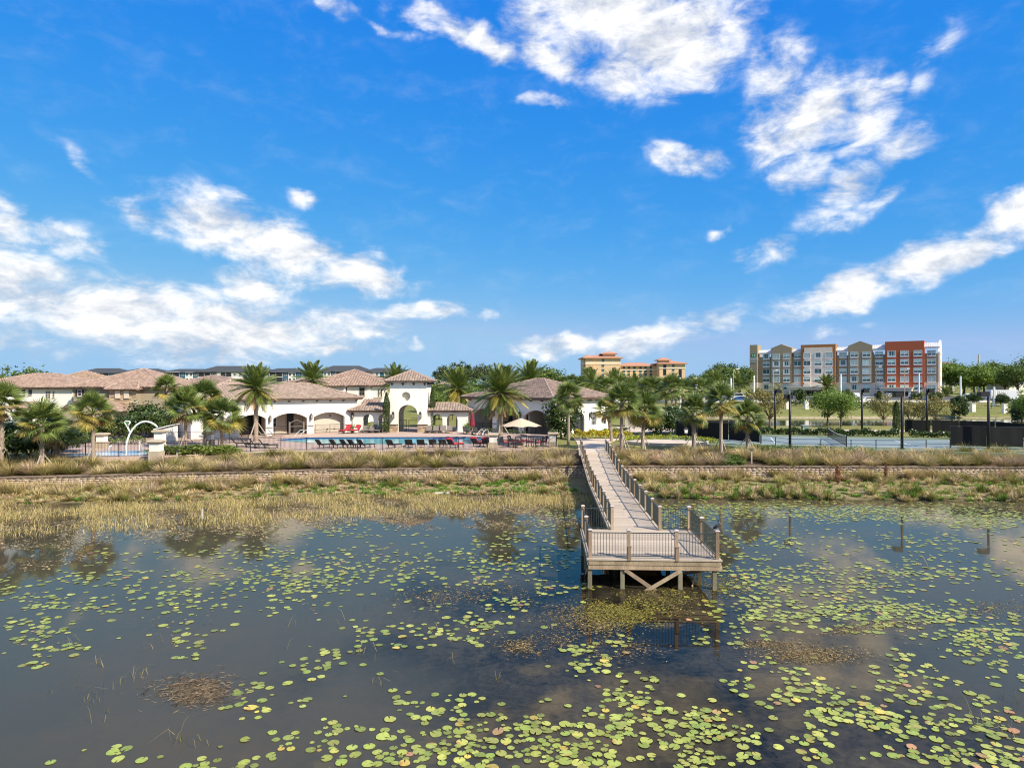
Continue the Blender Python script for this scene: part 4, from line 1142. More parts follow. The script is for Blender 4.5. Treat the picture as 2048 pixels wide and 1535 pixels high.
roof_from_faces(h6, [[(b0-.5,-3.5,h+.05),(b1+.5,-3.5,h+.05),(cxx+.4,0,h+1.35),(cxx-.4,0,h+1.35)],[(b1+.5,-3.5,h+.05),(b1+.5,0,h+.05),(cxx+.4,0,h+1.35)],[(b0-.5,0,h+.05),(b0-.5,-3.5,h+.05),(cxx-.4,0,h+1.35)]],
    [((b0-.5,-3.5,h+.05),(cxx-.4,0,h+1.35)),((b1+.5,-3.5,h+.05),(cxx+.4,0,h+1.35))], M['tile_red'],.46,.5, name='bay_roof')
q0,q1 = b0-.3, b0+3.4
MB().box(q0+.3,q1-.3,-4,-3.02,0,h-.05).build('small_bay', M['stucco'], h6)
roof_from_faces(h6, [[(q0,-4.4,h-.02),(q1,-4.4,h-.02),(q1-1.2,-2.2,h+.75),(q0+1.2,-2.2,h+.75)],[(q1,-4.4,h-.02),(q1,-2.2,h-.02),(q1-1.2,-2.2,h+.75)],[(q0,-2.2,h-.02),(q0,-4.4,h-.02),(q0+1.2,-2.2,h+.75)]],
    [((q0,-4.4,h-.02),(q0+1.2,-2.2,h+.75)),((q1,-4.4,h-.02),(q1-1.2,-2.2,h+.75))], M['tile_red'],.46,.5, name='small_bay_roof')
roof_from_faces(h6, [[(b1-.4,-5.4,2.9),(b1+2.2,-5.4,2.9),(b1+2.2,-3.02,3.7),(b1-.4,-3.02,3.7)]], [], M['tile_red'],.46,.5, name='porch_roof')
house('beige house mostly hidden behind the date palm right of the tower', 868, 925, 160, 775, 762, 12, 'taupe','tile_brown', base=2.6, wins=((884,770,777,5,'white_metal','glass',(2,1)),))

# ------------------------------------------------------------------ dark roofed apartment blocks
M['shingle'] = mat('charcoal_shingle', (.060,.066,.070), .9, .15, .4)
M['apt_white'] = mat('apartment_white', (.66,.64,.60), .8, .06, .5); M['apt_grey'] = mat('apartment_grey', (.34,.32,.30), .8, .06, .5); M['apt_blue'] = mat('apartment_teal', (.03,.11,.17), .8, .1, .5)
M['apt_dark'] = mat('painted_balcony_shade', (.028,.030,.033), .6, .2, .5)  # near-black colour paints in the shade of the balcony recesses
def apartments(label, px0, px1, D, eave, segs, pattern, depth=16):
    X0, X1 = PX(px0,D), PX(px1,D); W = X1-X0; base = 3.0; h = PZ(eave,D)-base
    t_ = thing('apartment_building', label, 'building', (X0,D,base))
    MB().box(0,W,0,depth,0,h).build('wall', M['apt_grey'], t_)
    for (a,b,e,r) in segs:
        xa,xb = PX(a,D)-X0,PX(b,D)-X0; ze = PZ(e,D)-base; zr = PZ(r,D+8)-base
        rr = hip_roof(t_, xa,xb,-.4,depth+.4,ze,zr-ze,.8,M['shingle'],tiles=False,under=M['shingle'])
    pm = {'b':('balcony','apt_dark'),'w':('white_panel','apt_white'),'t':('teal_panel','apt_blue'),'g':('grey_panel','apt_grey')}
    x = 0; k = 0
    while x < W-2:
        c_, wd = pattern[k % len(pattern)]; k += 1
        wd = min(wd, W-x)
        if c_ != 'g':
            nm, mm = pm[c_]
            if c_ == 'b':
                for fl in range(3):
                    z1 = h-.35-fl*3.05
                    f = MB().box(x+.15,x+wd-.15,-.5,-.01,z1-2.55,z1).build('balcony', M['apt_dark'], t_)  # solid dark box in place of a shaded recess
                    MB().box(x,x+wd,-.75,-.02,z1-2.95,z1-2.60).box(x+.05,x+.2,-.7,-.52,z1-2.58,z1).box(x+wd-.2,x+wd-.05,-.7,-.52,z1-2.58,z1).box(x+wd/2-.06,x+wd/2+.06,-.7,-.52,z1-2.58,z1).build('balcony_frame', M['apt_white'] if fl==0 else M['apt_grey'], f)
                MB().box(x-.1,x+wd+.1,-.9,-.02,h-.3,h-.05).build('balcony_head', M['apt_white'], t_)
            else:
                p_ = MB().box(x+.02,x+wd-.02,-.35,-.01,0,h-.02).build(nm, M[mm], t_)
                if wd > 2.6:
                    nwin = 2 if wd > 4.4 else 1
                    for fl in range(3):
                        for j in range(nwin):
                            xc = x+wd*(j+.5)/nwin
                            window(p_, xc, h-2.3-fl*3.05, 1.3, 1.45, -.35, 'white_metal','glass',(2,2))
        else:
            for fl in range(3): window(t_, x+wd/2, h-2.3-fl*3.05, 1.2, 1.4, 0, 'white_metal','glass',(2,2))
        x += wd
PAT = [('w',3.0),('b',4.4),('w',2.4),('g',3.4),('b',8.0),('t',3.2),('w',4.8),('t',3.0),('b',7.6),('g',3.6),('w',2.2),('b',6.8),('w',7.0),('t',2.4)]
apartments('long apartment block under a charcoal roof behind the taupe house, the leftmost', 152, 338, 430, 745.0, [(152,250,745.5,736.0),(235,330,744.5,737.0)], PAT)
apartments('long apartment block under a charcoal roof between the fan palms and the date palm', 322, 606, 410, 743.5, [(318,430,744.5,737.5),(395,540,743,731.5),(520,612,744,736)], PAT[3:]+PAT[:3])
apartments('apartment block under a charcoal roof behind the house beside the tower', 636, 822, 420, 742.5, [(632,740,742.5,731),(720,812,743.5,735.5),(780,826,744.5,738)], PAT[5:]+PAT[:5])
# ------------------------------------------------------------------ six storey hotel on the right
HT = R(-34.5); hd = (math.cos(HT), math.sin(HT)); HR = (PX(1876,245),245.0); HB = 2.4
s0 = along(1499.5, HR, hd); HL = -s0; HO = (HR[0]+hd[0]*s0, HR[1]+hd[1]*s0)
hotel = thing('hotel', 'six storey olive and cream hotel with brick red block behind the tennis court', 'hotel', (HO[0],HO[1],HB), HT)
def hx(px): return along(px, HO, hd)
def hdist(px): return HO[1]+hd[1]*hx(px)
def hz(px, py): return PZ(py, hdist(px))-HB
M['olive'] = mat('olive_grey_render', (.37,.29,.18), .85, .05, .6); M['olive2'] = mat('dark_olive_render', (.33,.25,.15), .85, .05, .6)
M['cream'] = mat('cream_render', (.83,.70,.56), .85, .05, .6); M['hotel_stone'] = mat('pale_stone_band', (.74,.62,.48), .85, .08, 1.2, .3, 8)
M['copper'] = mat('brown_portal_cladding', (.38,.17,.06), .8, .12, .8); M['brick_red'] = mat('brick_red_render', (.46,.12,.05), .85, .05, .6)
M['white_roof'] = mat('white_standing_seam', (.62,.60,.56), .6, .05, 1)
DEP = 17.0
topz = hz(1860,706)
MB().box(0,HL,1.2,DEP,0,topz).build('wall', M['olive2'], hotel)
band = hz(1720,764.5)
MB().box(-.05,HL+.05,.95,DEP+.02,0,band).build('stone_band', M['hotel_stone'], hotel)
MB().box(HL+.02,HL+.5,1.3,DEP,band*.0,topz+.5).build('end_wall', M['cream'], hotel)
def block(name, pa, pb, yf, top, m, bot=0.0, peak=None):
    a, b = hx(pa), hx(pb); zt = top
    poly = [(a,bot),(b,bot),(b,zt)] + ([((a+b)/2,peak)] if peak else []) + [(a,zt)]
    return MB().prism_y(poly, yf, 6.0).build(name, M[m], hotel)
block('sign_tower', 1499.5,1515,.0,hz(1507,689.5),'olive'); 
block('sign_tower_base', 1499.2,1515.2,-.06,band,'hotel_stone')
block('gable_bay', 1541.5,1583,.35,hz(1562,695.5),'olive',band,hz(1562,688))
block('gable_bay', 1696,1744,.35,hz(1720,690.5),'olive',band,hz(1720,681.5))
block('portal_frame', 1601.5,1671,.0,hz(1640,688.5),'copper',hz(1640,771))
block('cream_bay', 1608.5,1664.5,-.12,hz(1640,694.5),'cream',hz(1640,772))
block('red_bay', 1769.8,1848,.0,hz(1808,682),'brick_red',hz(1808,775))
for pa,pb,py0,py1 in ((1515.2,1541.3,699,705),(1583.2,1601.3,697,703),(1671.2,1695.8,693,700),(1744.2,1769.6,688.5,696.5),(1848.2,1879,684,692.5)):
    pc = (pa+pb)/2; z0, z1 = hz(pc,py1), hz(pc,py0); a,b = hx(pa),hx(pb)
    r_ = MB().add([(a,.7,z0),(b,.7,z0),(b,3.0,z1),(a,3.0,z1),(a,.7,z0-.5),(b,.7,z0-.5),(b,3.0,z0-.5),(a,3.0,z0-.5)],[(0,1,2,3),(4,7,6,5),(4,5,1,0),(5,6,2,1),(6,7,3,2),(7,4,0,3)]).build('metal_eave', M['white_roof'], hotel)
    sm = MB(); n = max(3,int((b-a)/.6))
    for i in range(1,n):
        x = a+(b-a)*i/n; sm.bar((x,.70,z0+.03),(x,3.0,z1+.03),.05,.06)
    stuff(sm.build('standing_seams', M['white_roof'], r_))
a = hx(1876); zt = hz(1880,677)
MB().add([(HL-.1,2.0,topz),(HL+.6,2.0,topz),(HL+.6,DEP,topz),(HL-.1,DEP,topz),(HL-.1,DEP/2+1,zt),(HL+.6,DEP/2+1,zt)],[(0,1,5,4),(1,2,5),(2,3,4,5),(3,0,4),(3,2,1,0)]).build('end_gable', M['cream'], hotel)
MB().box(HL-8,HL-6.6,8,9.4,topz,topz+3.0).build('roof_stack', M['hotel_stone'], hotel)
# windows: frame > pane, blind, sill panel
WCOL = [1531,1551.7,1572.6,1593.8,1613.9,1636.3,1658.2,1685,1708,1732.4,1757.6,1782.9,1808.9,1835.7,1862.6]
WROW = [hz(1809,706), hz(1809,722.8), hz(1809,740), hz(1809,757), hz(1809,774.2)]
yfront = lambda px: (-.12 if 1601 < px < 1671 else 0.0 if 1769 < px < 1848 else .35 if (1541 < px < 1583 or 1696 < px < 1744) else 1.2)
ww, wh = 2.5, 1.75
fm = MB(); fm.box(-ww/2-.1,-ww/2,-.08,.02,-wh/2,wh/2).box(ww/2,ww/2+.1,-.08,.02,-wh/2,wh/2).box(-ww/2-.1,ww/2+.1,-.08,.02,wh/2,wh/2+.1).box(-ww/2-.1,ww/2+.1,-.1,.02,-wh/2-.5,-wh/2).box(-.05,.05,-.06,.0,-wh/2,wh/2)
fmesh = fm.mesh('window', M['white_metal'])
pmesh = MB().box(-ww/2,ww/2,-.03,.0,-wh/2,wh/2).mesh('pane', M['glass_green'])
for ci,px in enumerate(WCOL):
    x = hx(px)
    for ri,z in enumerate(WROW):
        y = yfront(px)
        if ri == 4 and y > 0: y = .95 if y > 1 else min(y,.95)
        if ri == 4 and 1541 < px < 1583 or ri == 4 and 1696 < px < 1744: y = .35 if z > band else .95
        f = obj('window', fmesh, hotel, (x,y-.02,z))
        obj('pane', pmesh, f, (0,0,0))
        if random.random() < .88:
            drop = random.choice([.55,.62,.68,.72,.95])*wh
            if random.random() < .18:
                for sx in (-1,1): MB().box(sx*ww/2*.98 if sx<0 else ww/2*.55, -ww/2*.55 if sx<0 else ww/2*.98,-.045,-.032,-wh/2+.03,wh/2-.02).build('curtain', M['glass_blind'], f)
            else:
                MB().box(-ww/2+.02,ww/2-.02,-.045,-.032,wh/2-drop,wh/2-.02).build('blind', M['glass_blind'], f)
# entrance canopies and ground floor doors
for pa,pb,py,dp in ((1585,1666,774,9.0),(1764,1826,776,6.0)):
    a,b = hx(pa),hx(pb); z = hz((pa+pb)/2,py)
    cn = MB().box(a,b,-dp,.9,z-1.0,z).box(a-.3,b+.3,-dp-.3,.9,z,z+.3).build('entrance_canopy', M['hotel_stone'], hotel)
    for x in (a+.5,b-1.0):
        MB().box(x,x+.6,-dp+.3,-dp+.9,0,z-1.02).build('canopy_pillar', M['white_metal'], cn)
for px,w,hh in ((1579,2.2,2.6),(1592,3,2.6),(1626,5,3.0),(1645,3,2.6),(1756,3,2.4),(1795,7,3.0),(1832,2.6,2.4)):
    x = hx(px); d_ = MB().box(x-w/2,x+w/2,.86,.94,0.2,hh+.2).build('glazed_door', M['white_metal'], hotel)
    MB().box(x-w/2+.15,x-.08,.82,.858,.3,hh+.05).box(x+.08,x+w/2-.15,.82,.858,.3,hh+.05).build('pane', M['glass'], d_)
# small windows of the end wall
for ri,z in enumerate(WROW):
    MB().box(HL+.5,HL+.56,6.5,7.6,z-.9,z+.9).build('end_window', M['glass'], hotel)
# lettering and emblem on the sign tower
M['sign_white'] = mat('sign_white', (.80,.82,.80), .5, .02); M['sign_green'] = mat('sign_green', (.05,.32,.10), .5, .04)
def lettering(parent, text, size, loc, m, name='sign_letters', rot=(R(90),0,0)):
    cu = bpy.data.curves.new(name, 'FONT'); cu.body = text; cu.size = size; cu.align_x = 'CENTER'; cu.extrude = .04
    tmp = bpy.data.objects.new(name, cu); COL.objects.link(tmp)
    dg = bpy.context.evaluated_depsgraph_get(); me = bpy.data.meshes.new_from_object(tmp.evaluated_get(dg)); bpy.data.objects.remove(tmp)
    me.materials.clear(); me.materials.append(m)
    return obj(name, me, parent, loc, rot)
sx = hx(1507.2)
em = MB(); rr = .82
pts = []
for k in range(4):
    for j in range(5):
        t = math.pi/2*k + math.pi/2*j/4
        pts.append((rr*.55*[1,-1,-1,1][k] + rr*.45*math.cos(t), rr*.55*[1,1,-1,-1][k] + rr*.45*math.sin(t)))
em.prism_y(pts[::-1], -.12, -.02).build('emblem', M['sign_green'], hotel, loc=(sx,0,hz(1507,710.5)))
lettering(hotel, 'H', 1.35, (sx,-.13,hz(1507,710.5)-.5), M['sign_white'])
lettering(hotel, 'Holiday Inn', .82, (sx,-.06,hz(1507,716.8)), M['sign_white'])
lettering(hotel, 'EXPRESS', 1.05, (sx,-.06,hz(1507,720.6)), M['sign_white'])
lettering(hotel, '& Suites', .80, (sx,-.06,hz(1507,724)), M['sign_white'])

# ------------------------------------------------------------------ orange roofed inn far behind
OD = 430.0
M['ochre'] = mat('ochre_render', (.62,.44,.26), .85, .05, .3); M['ochre_pale'] = mat('pale_ochre_render', (.66,.54,.35), .85, .05, .3); M['orange_tile'] = mat('orange_roof', (.48,.24,.15), .85, .08, .4)
inn = thing('inn', 'far ochre hotel with orange tile roofs and two lookout turrets', 'hotel', (PX(1168,OD),OD,3.0))
IX0 = PX(1168,OD)
def ix(px): return PX(px,OD)-IX0
def iz(py): return PZ(py,OD)-3.0
def innblock(a,b,y0,y1,eave,ridge,band_py,name='block'):
    w = MB().box(ix(a),ix(b),y0,y1,0,iz(eave)-.3).build('wall', M['ochre'], inn)
    MB().box(ix(a)-.05,ix(b)+.05,y0-.08,y1+.05,iz(band_py),iz(eave)-.32).build('upper_wall', M['ochre_pale'], w)
    MB().box(ix(a)-.3,ix(b)+.3,y0-.35,y1,iz(band_py)-.45,iz(band_py)-.02).build('cornice', M['cream'], w)
    hip_roof(inn, ix(a),ix(b),y0,y1,iz(eave),iz(ridge)-iz(eave),1.6,M['orange_tile'],tiles=False,under=M['orange_tile'],thick=.6)
    return w
wL = innblock(1169,1241,0,24,714.5,706.5,726.5)
innblock(1170,1180,-4,6,715,709,727)
wM = innblock(1241,1319,10,26,729.8,723,738)
wR = innblock(1319,1370,0,22,725.8,719.5,735.5)
for a,b,y0,e,r in ((1207.5,1232,3,706,701),(1320,1338,1,719,713.8)):
    MB().box(ix(a),ix(b),y0,y0+8,iz(715 if a<1300 else 728),iz(e)).build('turret', M['ochre_pale'], inn)
    hip_roof(inn, ix(a),ix(b),y0,y0+8,iz(e),iz(r)-iz(e),1.4,M['orange_tile'],tiles=False,under=M['orange_tile'],thick=.5)
wm2 = MB().box(-.75,.75,-.12,0,-1.0,1.0).mesh('window', M['glass_green'])
for px,rows,y in [(1206,(720.3,730.5,740,749.5),0)]+[(p,(733.8,741.2,748.5,755.5),10) for p in (1253,1263,1274.5,1287,1297,1308)]+[(1346.5,(731,739,747.5,756),0),(1244.5,(741,749,757),9.8)]:
    for py in rows:
        o = obj('window', wm2, inn, (ix(px),y-.1,iz(py))); o.scale = (1.0 if px!=1244.5 else .5,1,.78)
for px,p0,p1 in ((1329.5,728.5,750),(1360.5,738.5,762)): MB().box(ix(px)-.9,ix(px)+.9,-.2,-.02,iz(p1),iz(p0)).build('stair_window', M['glass'], inn)
for k,py in enumerate((716.5,722,731)): MB().box(ix(1165.5),ix(1169),-1,5,iz(py),iz(py)+.9).build('balcony', M['ochre'], inn)

# ------------------------------------------------------------------ buildings at the right edge
def farblock(label, pa, pb, D, top, bot_z, m, tm, ridge, rows, ncol):
    X0,X1 = PX(pa,D),PX(pb,D); h = PZ(top,D)-bot_z
    t_ = thing('far_building', label, 'building', (X0,D,bot_z))
    MB().box(0,X1-X0,0,14,0,h).build('wall', M[m], t_)
    hip_roof(t_,0,X1-X0,0,14,h,PZ(ridge,D)-PZ(top,D),.8,M[tm],tiles=False,under=M[tm])
    for i in range(ncol):
        for r in range(rows): window(t_,(X1-X0)*(i+.5)/ncol, h-2.6-r*3.1,1.6,1.6,0,'stucco_grey','glass',(1,1))
farblock('grey tower block peeping over the trees right of the hotel', 1888, 1909, 420, 727, 3, 'stucco_grey','tile_brown', 722.5, 3, 2)
farblock('pale apartment block at the right edge of the view beyond the trees', 2016, 2110, 400, 747, 3, 'stucco','tile_brown', 743.5, 3, 8)
farblock('low white building with pale roof at the right edge behind the trees', 2018, 2100, 300, 756.5, 3.4, 'stucco','white_roof', 752, 1, 5)
# ------------------------------------------------------------------ foliage builders
ORD = ['first','second','third','fourth','fifth','sixth','seventh','eighth','ninth','tenth','eleventh','twelfth','thirteenth','fourteenth','fifteenth','sixteenth','seventeenth','eighteenth','nineteenth','twentieth','twenty-first','twenty-second','twenty-third','twenty-fourth','twenty-fifth']
def kites(P, s, up=.3, aspect=.55, rng=RNG):
    """leaf shaped faces at points P (n,3), length s (scalar or n)"""
    n = len(P); s = np.broadcast_to(np.asarray(s, float), (n,))[:,None]*rng.uniform(.65,1.35,(n,1))
    nr = rng.normal(0,1,(n,3)); nr[:,2] = np.abs(nr[:,2])+up; nr /= np.linalg.norm(nr,axis=1,keepdims=True)
    t_ = rng.normal(0,1,(n,3)); u = np.cross(nr,t_); u /= np.linalg.norm(u,axis=1,keepdims=True); w = np.cross(nr,u)
    V = np.stack([P-u*s*.5, P+w*s*.5*aspect-u*s*.05, P+u*s*.5-nr*s*.12, P-w*s*.5*aspect-u*s*.05],1)
    Q = np.arange(4*n).reshape(n,4)
    return V.reshape(-1,3), Q
def clump_points(rx, ry, rz, nclump, per, cr, rng, lo=-.35, shell=.62):
    """points in many uneven clumps spread through an ellipsoid; returns points and the clump centres"""
    d = rng.normal(0,1,(nclump*3,3)); d /= np.linalg.norm(d,axis=1,keepdims=True); d = d[d[:,2] > lo][:nclump]
    r = rng.uniform(shell,1.0,(len(d),1)); c = d*r
    wob = 1+.22*np.sin(d[:,0:1]*5+rng.uniform(0,6))+.18*np.sin(d[:,1:2]*7+rng.uniform(0,6))
    c = c*wob*np.array([rx,ry,rz])
    inner = rng.normal(0,.34,(max(3,nclump//4),3))*np.array([rx,ry,rz])
    c = np.concatenate([c,inner])
    sz = rng.uniform(.6,1.3,(len(c),1))*cr
    P = (c[:,None,:]+rng.normal(0,1,(len(c),per,3))*sz[:,None,:]*np.array([.5,.5,.38])).reshape(-1,3)
    return P, c
CROWNS = {}
def tree_meshes(key, rx, rz, nclump, per, cr, leaf, m, trunk_h, trunk_r, seed, lo=-.35, shell=.62, branches=8):
    if key in CROWNS: return CROWNS[key]
    rng = np.random.default_rng(seed)
    P, c = clump_points(rx, rx, rz, nclump, per, cr, rng, lo, shell)
    P[:,2] += trunk_h+rz*.75
    c = c+np.array([0,0,trunk_h+rz*.75])
    V, Q = kites(P, leaf, .3, .6, rng)
    cm = np_mesh('crown', V, Q, m)
    tb = MB(); top = trunk_h+rz*.6
    tb.tube([(0,0,-.3),(trunk_r*.25,0,trunk_h*.5),(0,trunk_r*.3,trunk_h),(0,0,top)],[trunk_r*1.25,trunk_r,trunk_r*.8,trunk_r*.35],8)
    idx = rng.permutation(len(c))[:branches]
    for i in idx:
        e = Vector(c[i]); st = Vector((0,0,trunk_h*rng.uniform(.75,1.0))); mid = (st+e)*.5+Vector((0,0,-.1*rz))
        tb.tube([st,mid,e],[trunk_r*.5,trunk_r*.32,trunk_r*.1],5)
    CROWNS[key] = (cm, tb.mesh('trunk', M['bark'], True))
    return CROWNS[key]
def tree(name, label, x, y, meshes, scale=1.0, rz=None, group=None, z=None, cat='tree'):
    t_ = thing(name, label, cat, (x,y,G(x,y) if z is None else z), random.uniform(0,6.28) if rz is None else rz, group)
    t_.scale = scale if hasattr(scale,'__len__') else (scale,)*3
    obj('crown', meshes[0], t_); obj('trunk', meshes[1], t_)
    return t_

# ---- palms
def strip(pts, widths, nrm_hint):
    """thin blade along pts"""
    V=[];n=len(pts)
    for i,(p,w) in enumerate(zip(pts,widths)):
        d = (Vector(pts[min(i+1,n-1)])-Vector(pts[max(i-1,0)])).normalized(); s = d.cross(Vector(nrm_hint)).normalized()*(w/2)
        V += [Vector(p)-s, Vector(p)+s]
    Q = [(2*i,2*i+1,2*i+3,2*i+2) for i in range(n-1)]
    return V,Q
def fan_frond(m, seed, droop=1.0):
    rr = random.Random(seed); mb = MB(); Lp = 1.02
    pt = [Vector((Lp*t,0,.10*t-.16*t*t*droop)) for t in (0,.35,.7,1)]
    V,Q = strip(pt,[.06,.05,.04,.035],(0,0,1)); mb.add(V,Q)
    hub = pt[-1]; n = 30
    for i in range(n):
        a = R(-118+236*i/(n-1)); L_ = (1.0-.30*(abs(a)/R(118))**2)*rr.uniform(.88,1.08)
        dirv = Vector((math.cos(a),math.sin(a),0)); cup = .16*math.cos(a)
        z1 = .05*math.cos(2*a)+.10*abs(math.sin(a))
        pts = []
        for t in (0,.4,.75,1.0):
            q = hub + dirv*L_*t + Vector((0,0, z1*t*2 - droop*(.30*t*t+.28*max(0,t-.6))*L_ - cup*t*t*.8))
            q += Vector((rr.uniform(-.015,.015),rr.uniform(-.015,.015),0))*t
            pts.append(q)
        tilt = (math.sin(a)*.0+(.55 if i%2 else -.55)*math.sin(a),(.55 if i%2 else -.55)*math.cos(a),1)
        V,Q = strip(pts,[.02,.075,.05,.006],tilt); mb.add(V,Q)
    return mb.mesh('frond', m)
def date_frond(m, seed, L_=2.9, arch=.75):
    rr = random.Random(seed); mb = MB(); n = 44
    def ax(t): return Vector((L_*(t-.10*arch*t*t), 0, L_*(.16*t - arch*.55*t*t)))
    V,Q = strip([ax(t) for t in (0,.2,.4,.6,.8,1)],[.07,.055,.045,.035,.02,.008],(0,0,1)); mb.add(V,Q)
    for i in range(n):
        t = .07+.93*i/(n-1); p = ax(t); tg = (ax(min(1,t+.02))-ax(t-.02)).normalized()
        ll = .62*math.sin(math.pi*min(1,(t*.85+.12)))**.7*rr.uniform(.85,1.1)
        for s in (-1,1):
            d = (tg*.75+Vector((0,s*.85,0))+Vector((0,0,.22-.25*t))).normalized()
            a = p; b = p+d*ll*.6; c = p+d*ll+Vector((0,0,-.10*ll-.05*t))
            V,Q = strip([a,b,c],[.026,.048,.006],(0,0,1)); mb.add(V,Q)
    return mb.mesh('frond', m)
FAN = {k:[fan_frond(M[mk],s*11+i,dr) for i,(s,dr) in enumerate(((1,.35),(2,.6),(3,.95)))] for k,mk in (('g','frond'),('y','frond_y'),('d','frond_dead'))}
DATE = {k:[date_frond(M[mk],s,2.9,a) for s,a in ((1,.38),(2,.58),(3,.85))] for k,mk in (('g','date'),('y','date_y'),('d','frond_dead'))}
boot_m = MB().add([(-.055,0,0),(.055,0,0),(.03,.02,.0),(-.03,.02,0),(-.045,-.10,.26),(.045,-.10,.26),(.03,-.06,.27),(-.03,-.06,.27)],[(0,1,5,4),(1,2,6,5),(2,3,7,6),(3,0,4,7),(4,5,6,7)])
def sabal(label, x, y, h, cs=1.0, n=38, boots=0.0, lean=(0,0), stakes=False, dead=.16, z=None, seed=0, tr=.16, yellow=.22):
    rr = random.Random(seed*17+3)
    t_ = thing('fan_palm', label, 'palm tree', (x,y,G(x,y) if z is None else z), 0, 'fan palms around the pool')
    top = Vector((lean[0],lean[1],h))
    pts = [Vector((lean[0]*t*t,lean[1]*t*t,-.3+(h+.3)*t)) for t in (0,.08,.25,.5,.75,1)]
    MB().tube(pts,[tr*1.25,tr*1.1,tr,tr*.95,tr*.95,tr*1.05],12).build('trunk', M['bark_palm'], t_, True)
    if boots > 0:
        b = MB(); nb = int(boots*h/.075)
        for i in range(nb):
            f = 1-boots+boots*i/nb; zz = f*h-.12; a = i*2.39996
            c_ = Vector((lean[0]*f*f,lean[1]*f*f,zz)); mt = Matrix.Translation(c_) @ Matrix.Rotation(a,4,'Z') @ Matrix.Translation((0,-tr*.85,0)) @ Matrix.Scale(rr.uniform(.8,1.25),4)
            b.add([mt @ Vector(v) for v in boot_m.v], boot_m.f)
        stuff(b.build('leaf_bases', M['bark_boot'], t_))
    n = int(n*1.12)
    for i in range(n):
        f = i/(n-1); a = i*2.39996+rr.uniform(-.2,.2)
        el_ = R(84-128*f+rr.uniform(-12,12))
        kind = 'g'; v = 0 if f < .4 else 1 if f < .75 else 2
        if f > 1-dead*.55: kind = 'd'
        elif f > .55 and rr.random() < yellow*1.6: kind = 'y'
        if kind == 'd': el_ -= R(8)
        s = cs*rr.uniform(.88,1.12)*(1.0 if kind!='d' else .72)
        obj('frond', FAN[kind][v], t_, top+Vector((rr.uniform(-.05,.05),rr.uniform(-.05,.05),.12-.3*f)), (rr.uniform(-1.0,1.0)*(1 if kind!='d' else .4),-el_,a), s)
    if stakes:
        for k in range(3):
            a = rr.uniform(-.3,.3)+k*2.09+.6; f=.36
            MB().bar((math.cos(a)*.15,math.sin(a)*.15,h*f),(math.cos(a)*1.25,math.sin(a)*1.25,-.35),.07,.07).build('stake', M['stake'], t_)
    return t_
def datepalm(label, x, y, h, cs=1.0, n=54, z=None, seed=0, stakes=False, tr=.20, name='date_palm', fruit=False):
    rr = random.Random(seed*13+5)
    t_ = thing(name, label, 'palm tree', (x,y,G(x,y) if z is None else z), 0, 'date palms around the clubhouse')
    prof=[]; k=int(h/.16)
    for i in range(k+1):
        zz=-.3+(h+.3)*i/k; rad=tr*(1.18-.2*min(1,i/(k*.15)))*(1+.07*(i%2)); 
        if zz > h-.7: rad *= 1+.35*(zz-(h-.7))/.7
        prof.append((rad,zz))
    MB().lathe(prof,12).build('trunk', M['bark_palm'], t_)
    n=int(n*1.35)
    for i in range(n):
        f=i/(n-1); a=i*2.39996+rr.uniform(-.25,.25); el_=R(80-122*f+rr.uniform(-9,9))
        kind='g'; v=0 if f<.35 else 1 if f<.7 else 2
        if f>.93: kind='d'
        elif f>.66 and rr.random()<.4: kind='y'
        obj('frond', DATE[kind][v], t_, (math.cos(a)*.08,math.sin(a)*.08,h+.1-.35*f), (rr.uniform(-.4,.4),-el_,a), cs*rr.uniform(.88,1.08))
    if fruit:
        fb = MB()
        for k in range(40):
            a=rr.uniform(0,6.28); q=Vector((math.cos(a)*rr.uniform(.3,.7),math.sin(a)*rr.uniform(.3,.7),h-.3-rr.uniform(0,.6))); fb.box(q.x-.04,q.x+.04,q.y-.04,q.y+.04,q.z-.05,q.z+.05)
        stuff(fb.build('fruit', mat('orange_dates', (.55,.22,.03), .6), t_))
    if stakes:
        for k in range(3):
            a=k*2.09+.35; MB().bar((math.cos(a)*.2,math.sin(a)*.2,2.0),(math.cos(a)*1.5,math.sin(a)*1.5,-.05),.09,.09).build('stake', M['stake'], t_)
    return t_
# left group
sabal('fan palm cut by the left edge of the view above the dark hedge', PX(3,55), 55, PZ(810,55)-G(PX(3,55),55), .98, 38, .75, seed=1, stakes=True)
sabal('bushy fan palm with stakes nearest the pond at the far left', PX(84,54.5), 54.5, PZ(848,54.5)-G(PX(84,54.5),54.5), 1.02, 42, .8, seed=2, stakes=True, dead=.08, yellow=.12)
sabal('short fan palm with hanging dead fronds right behind the bushy staked one', PX(113,57.5), 57.5, PZ(868,57.5)-G(PX(113,57.5),57.5), .9, 30, .5, seed=3, dead=.3, stakes=True)
sabal('fan palm with smooth straight trunk in front of the splash pad fence', PX(186,56.3), 56.3, PZ(826,56.3)-G(PX(186,56.3),56.3), .94, 40, .2, seed=4, dead=.24, yellow=.5, stakes=True)
sabal('tall slim fan palm rising beside the rosy roofed house', PX(332,88), 88, PZ(778,88)-2.2, 1.0, 34, .1, seed=5, dead=.2, yellow=.4, z=2.2)
sabal('fan palm with forked boots right of the white pool pillar', PX(371,66), 66, PZ(818,66)-2.2, 1.12, 42, .15, seed=6, dead=.16, z=2.2, stakes=True)
sabal('fan palm with dark shaded trunk, middle of three beside the pool', PX(410,68), 68, PZ(797,68)-2.2, 1.0, 36, .1, seed=7, dead=.1, z=2.2)
sabal('short wide fan palm, rightmost of three left of the dark loungers', PX(444,66), 66, PZ(836,66)-2.2, 1.12, 42, .5, seed=8, dead=.12, z=2.2, stakes=True)
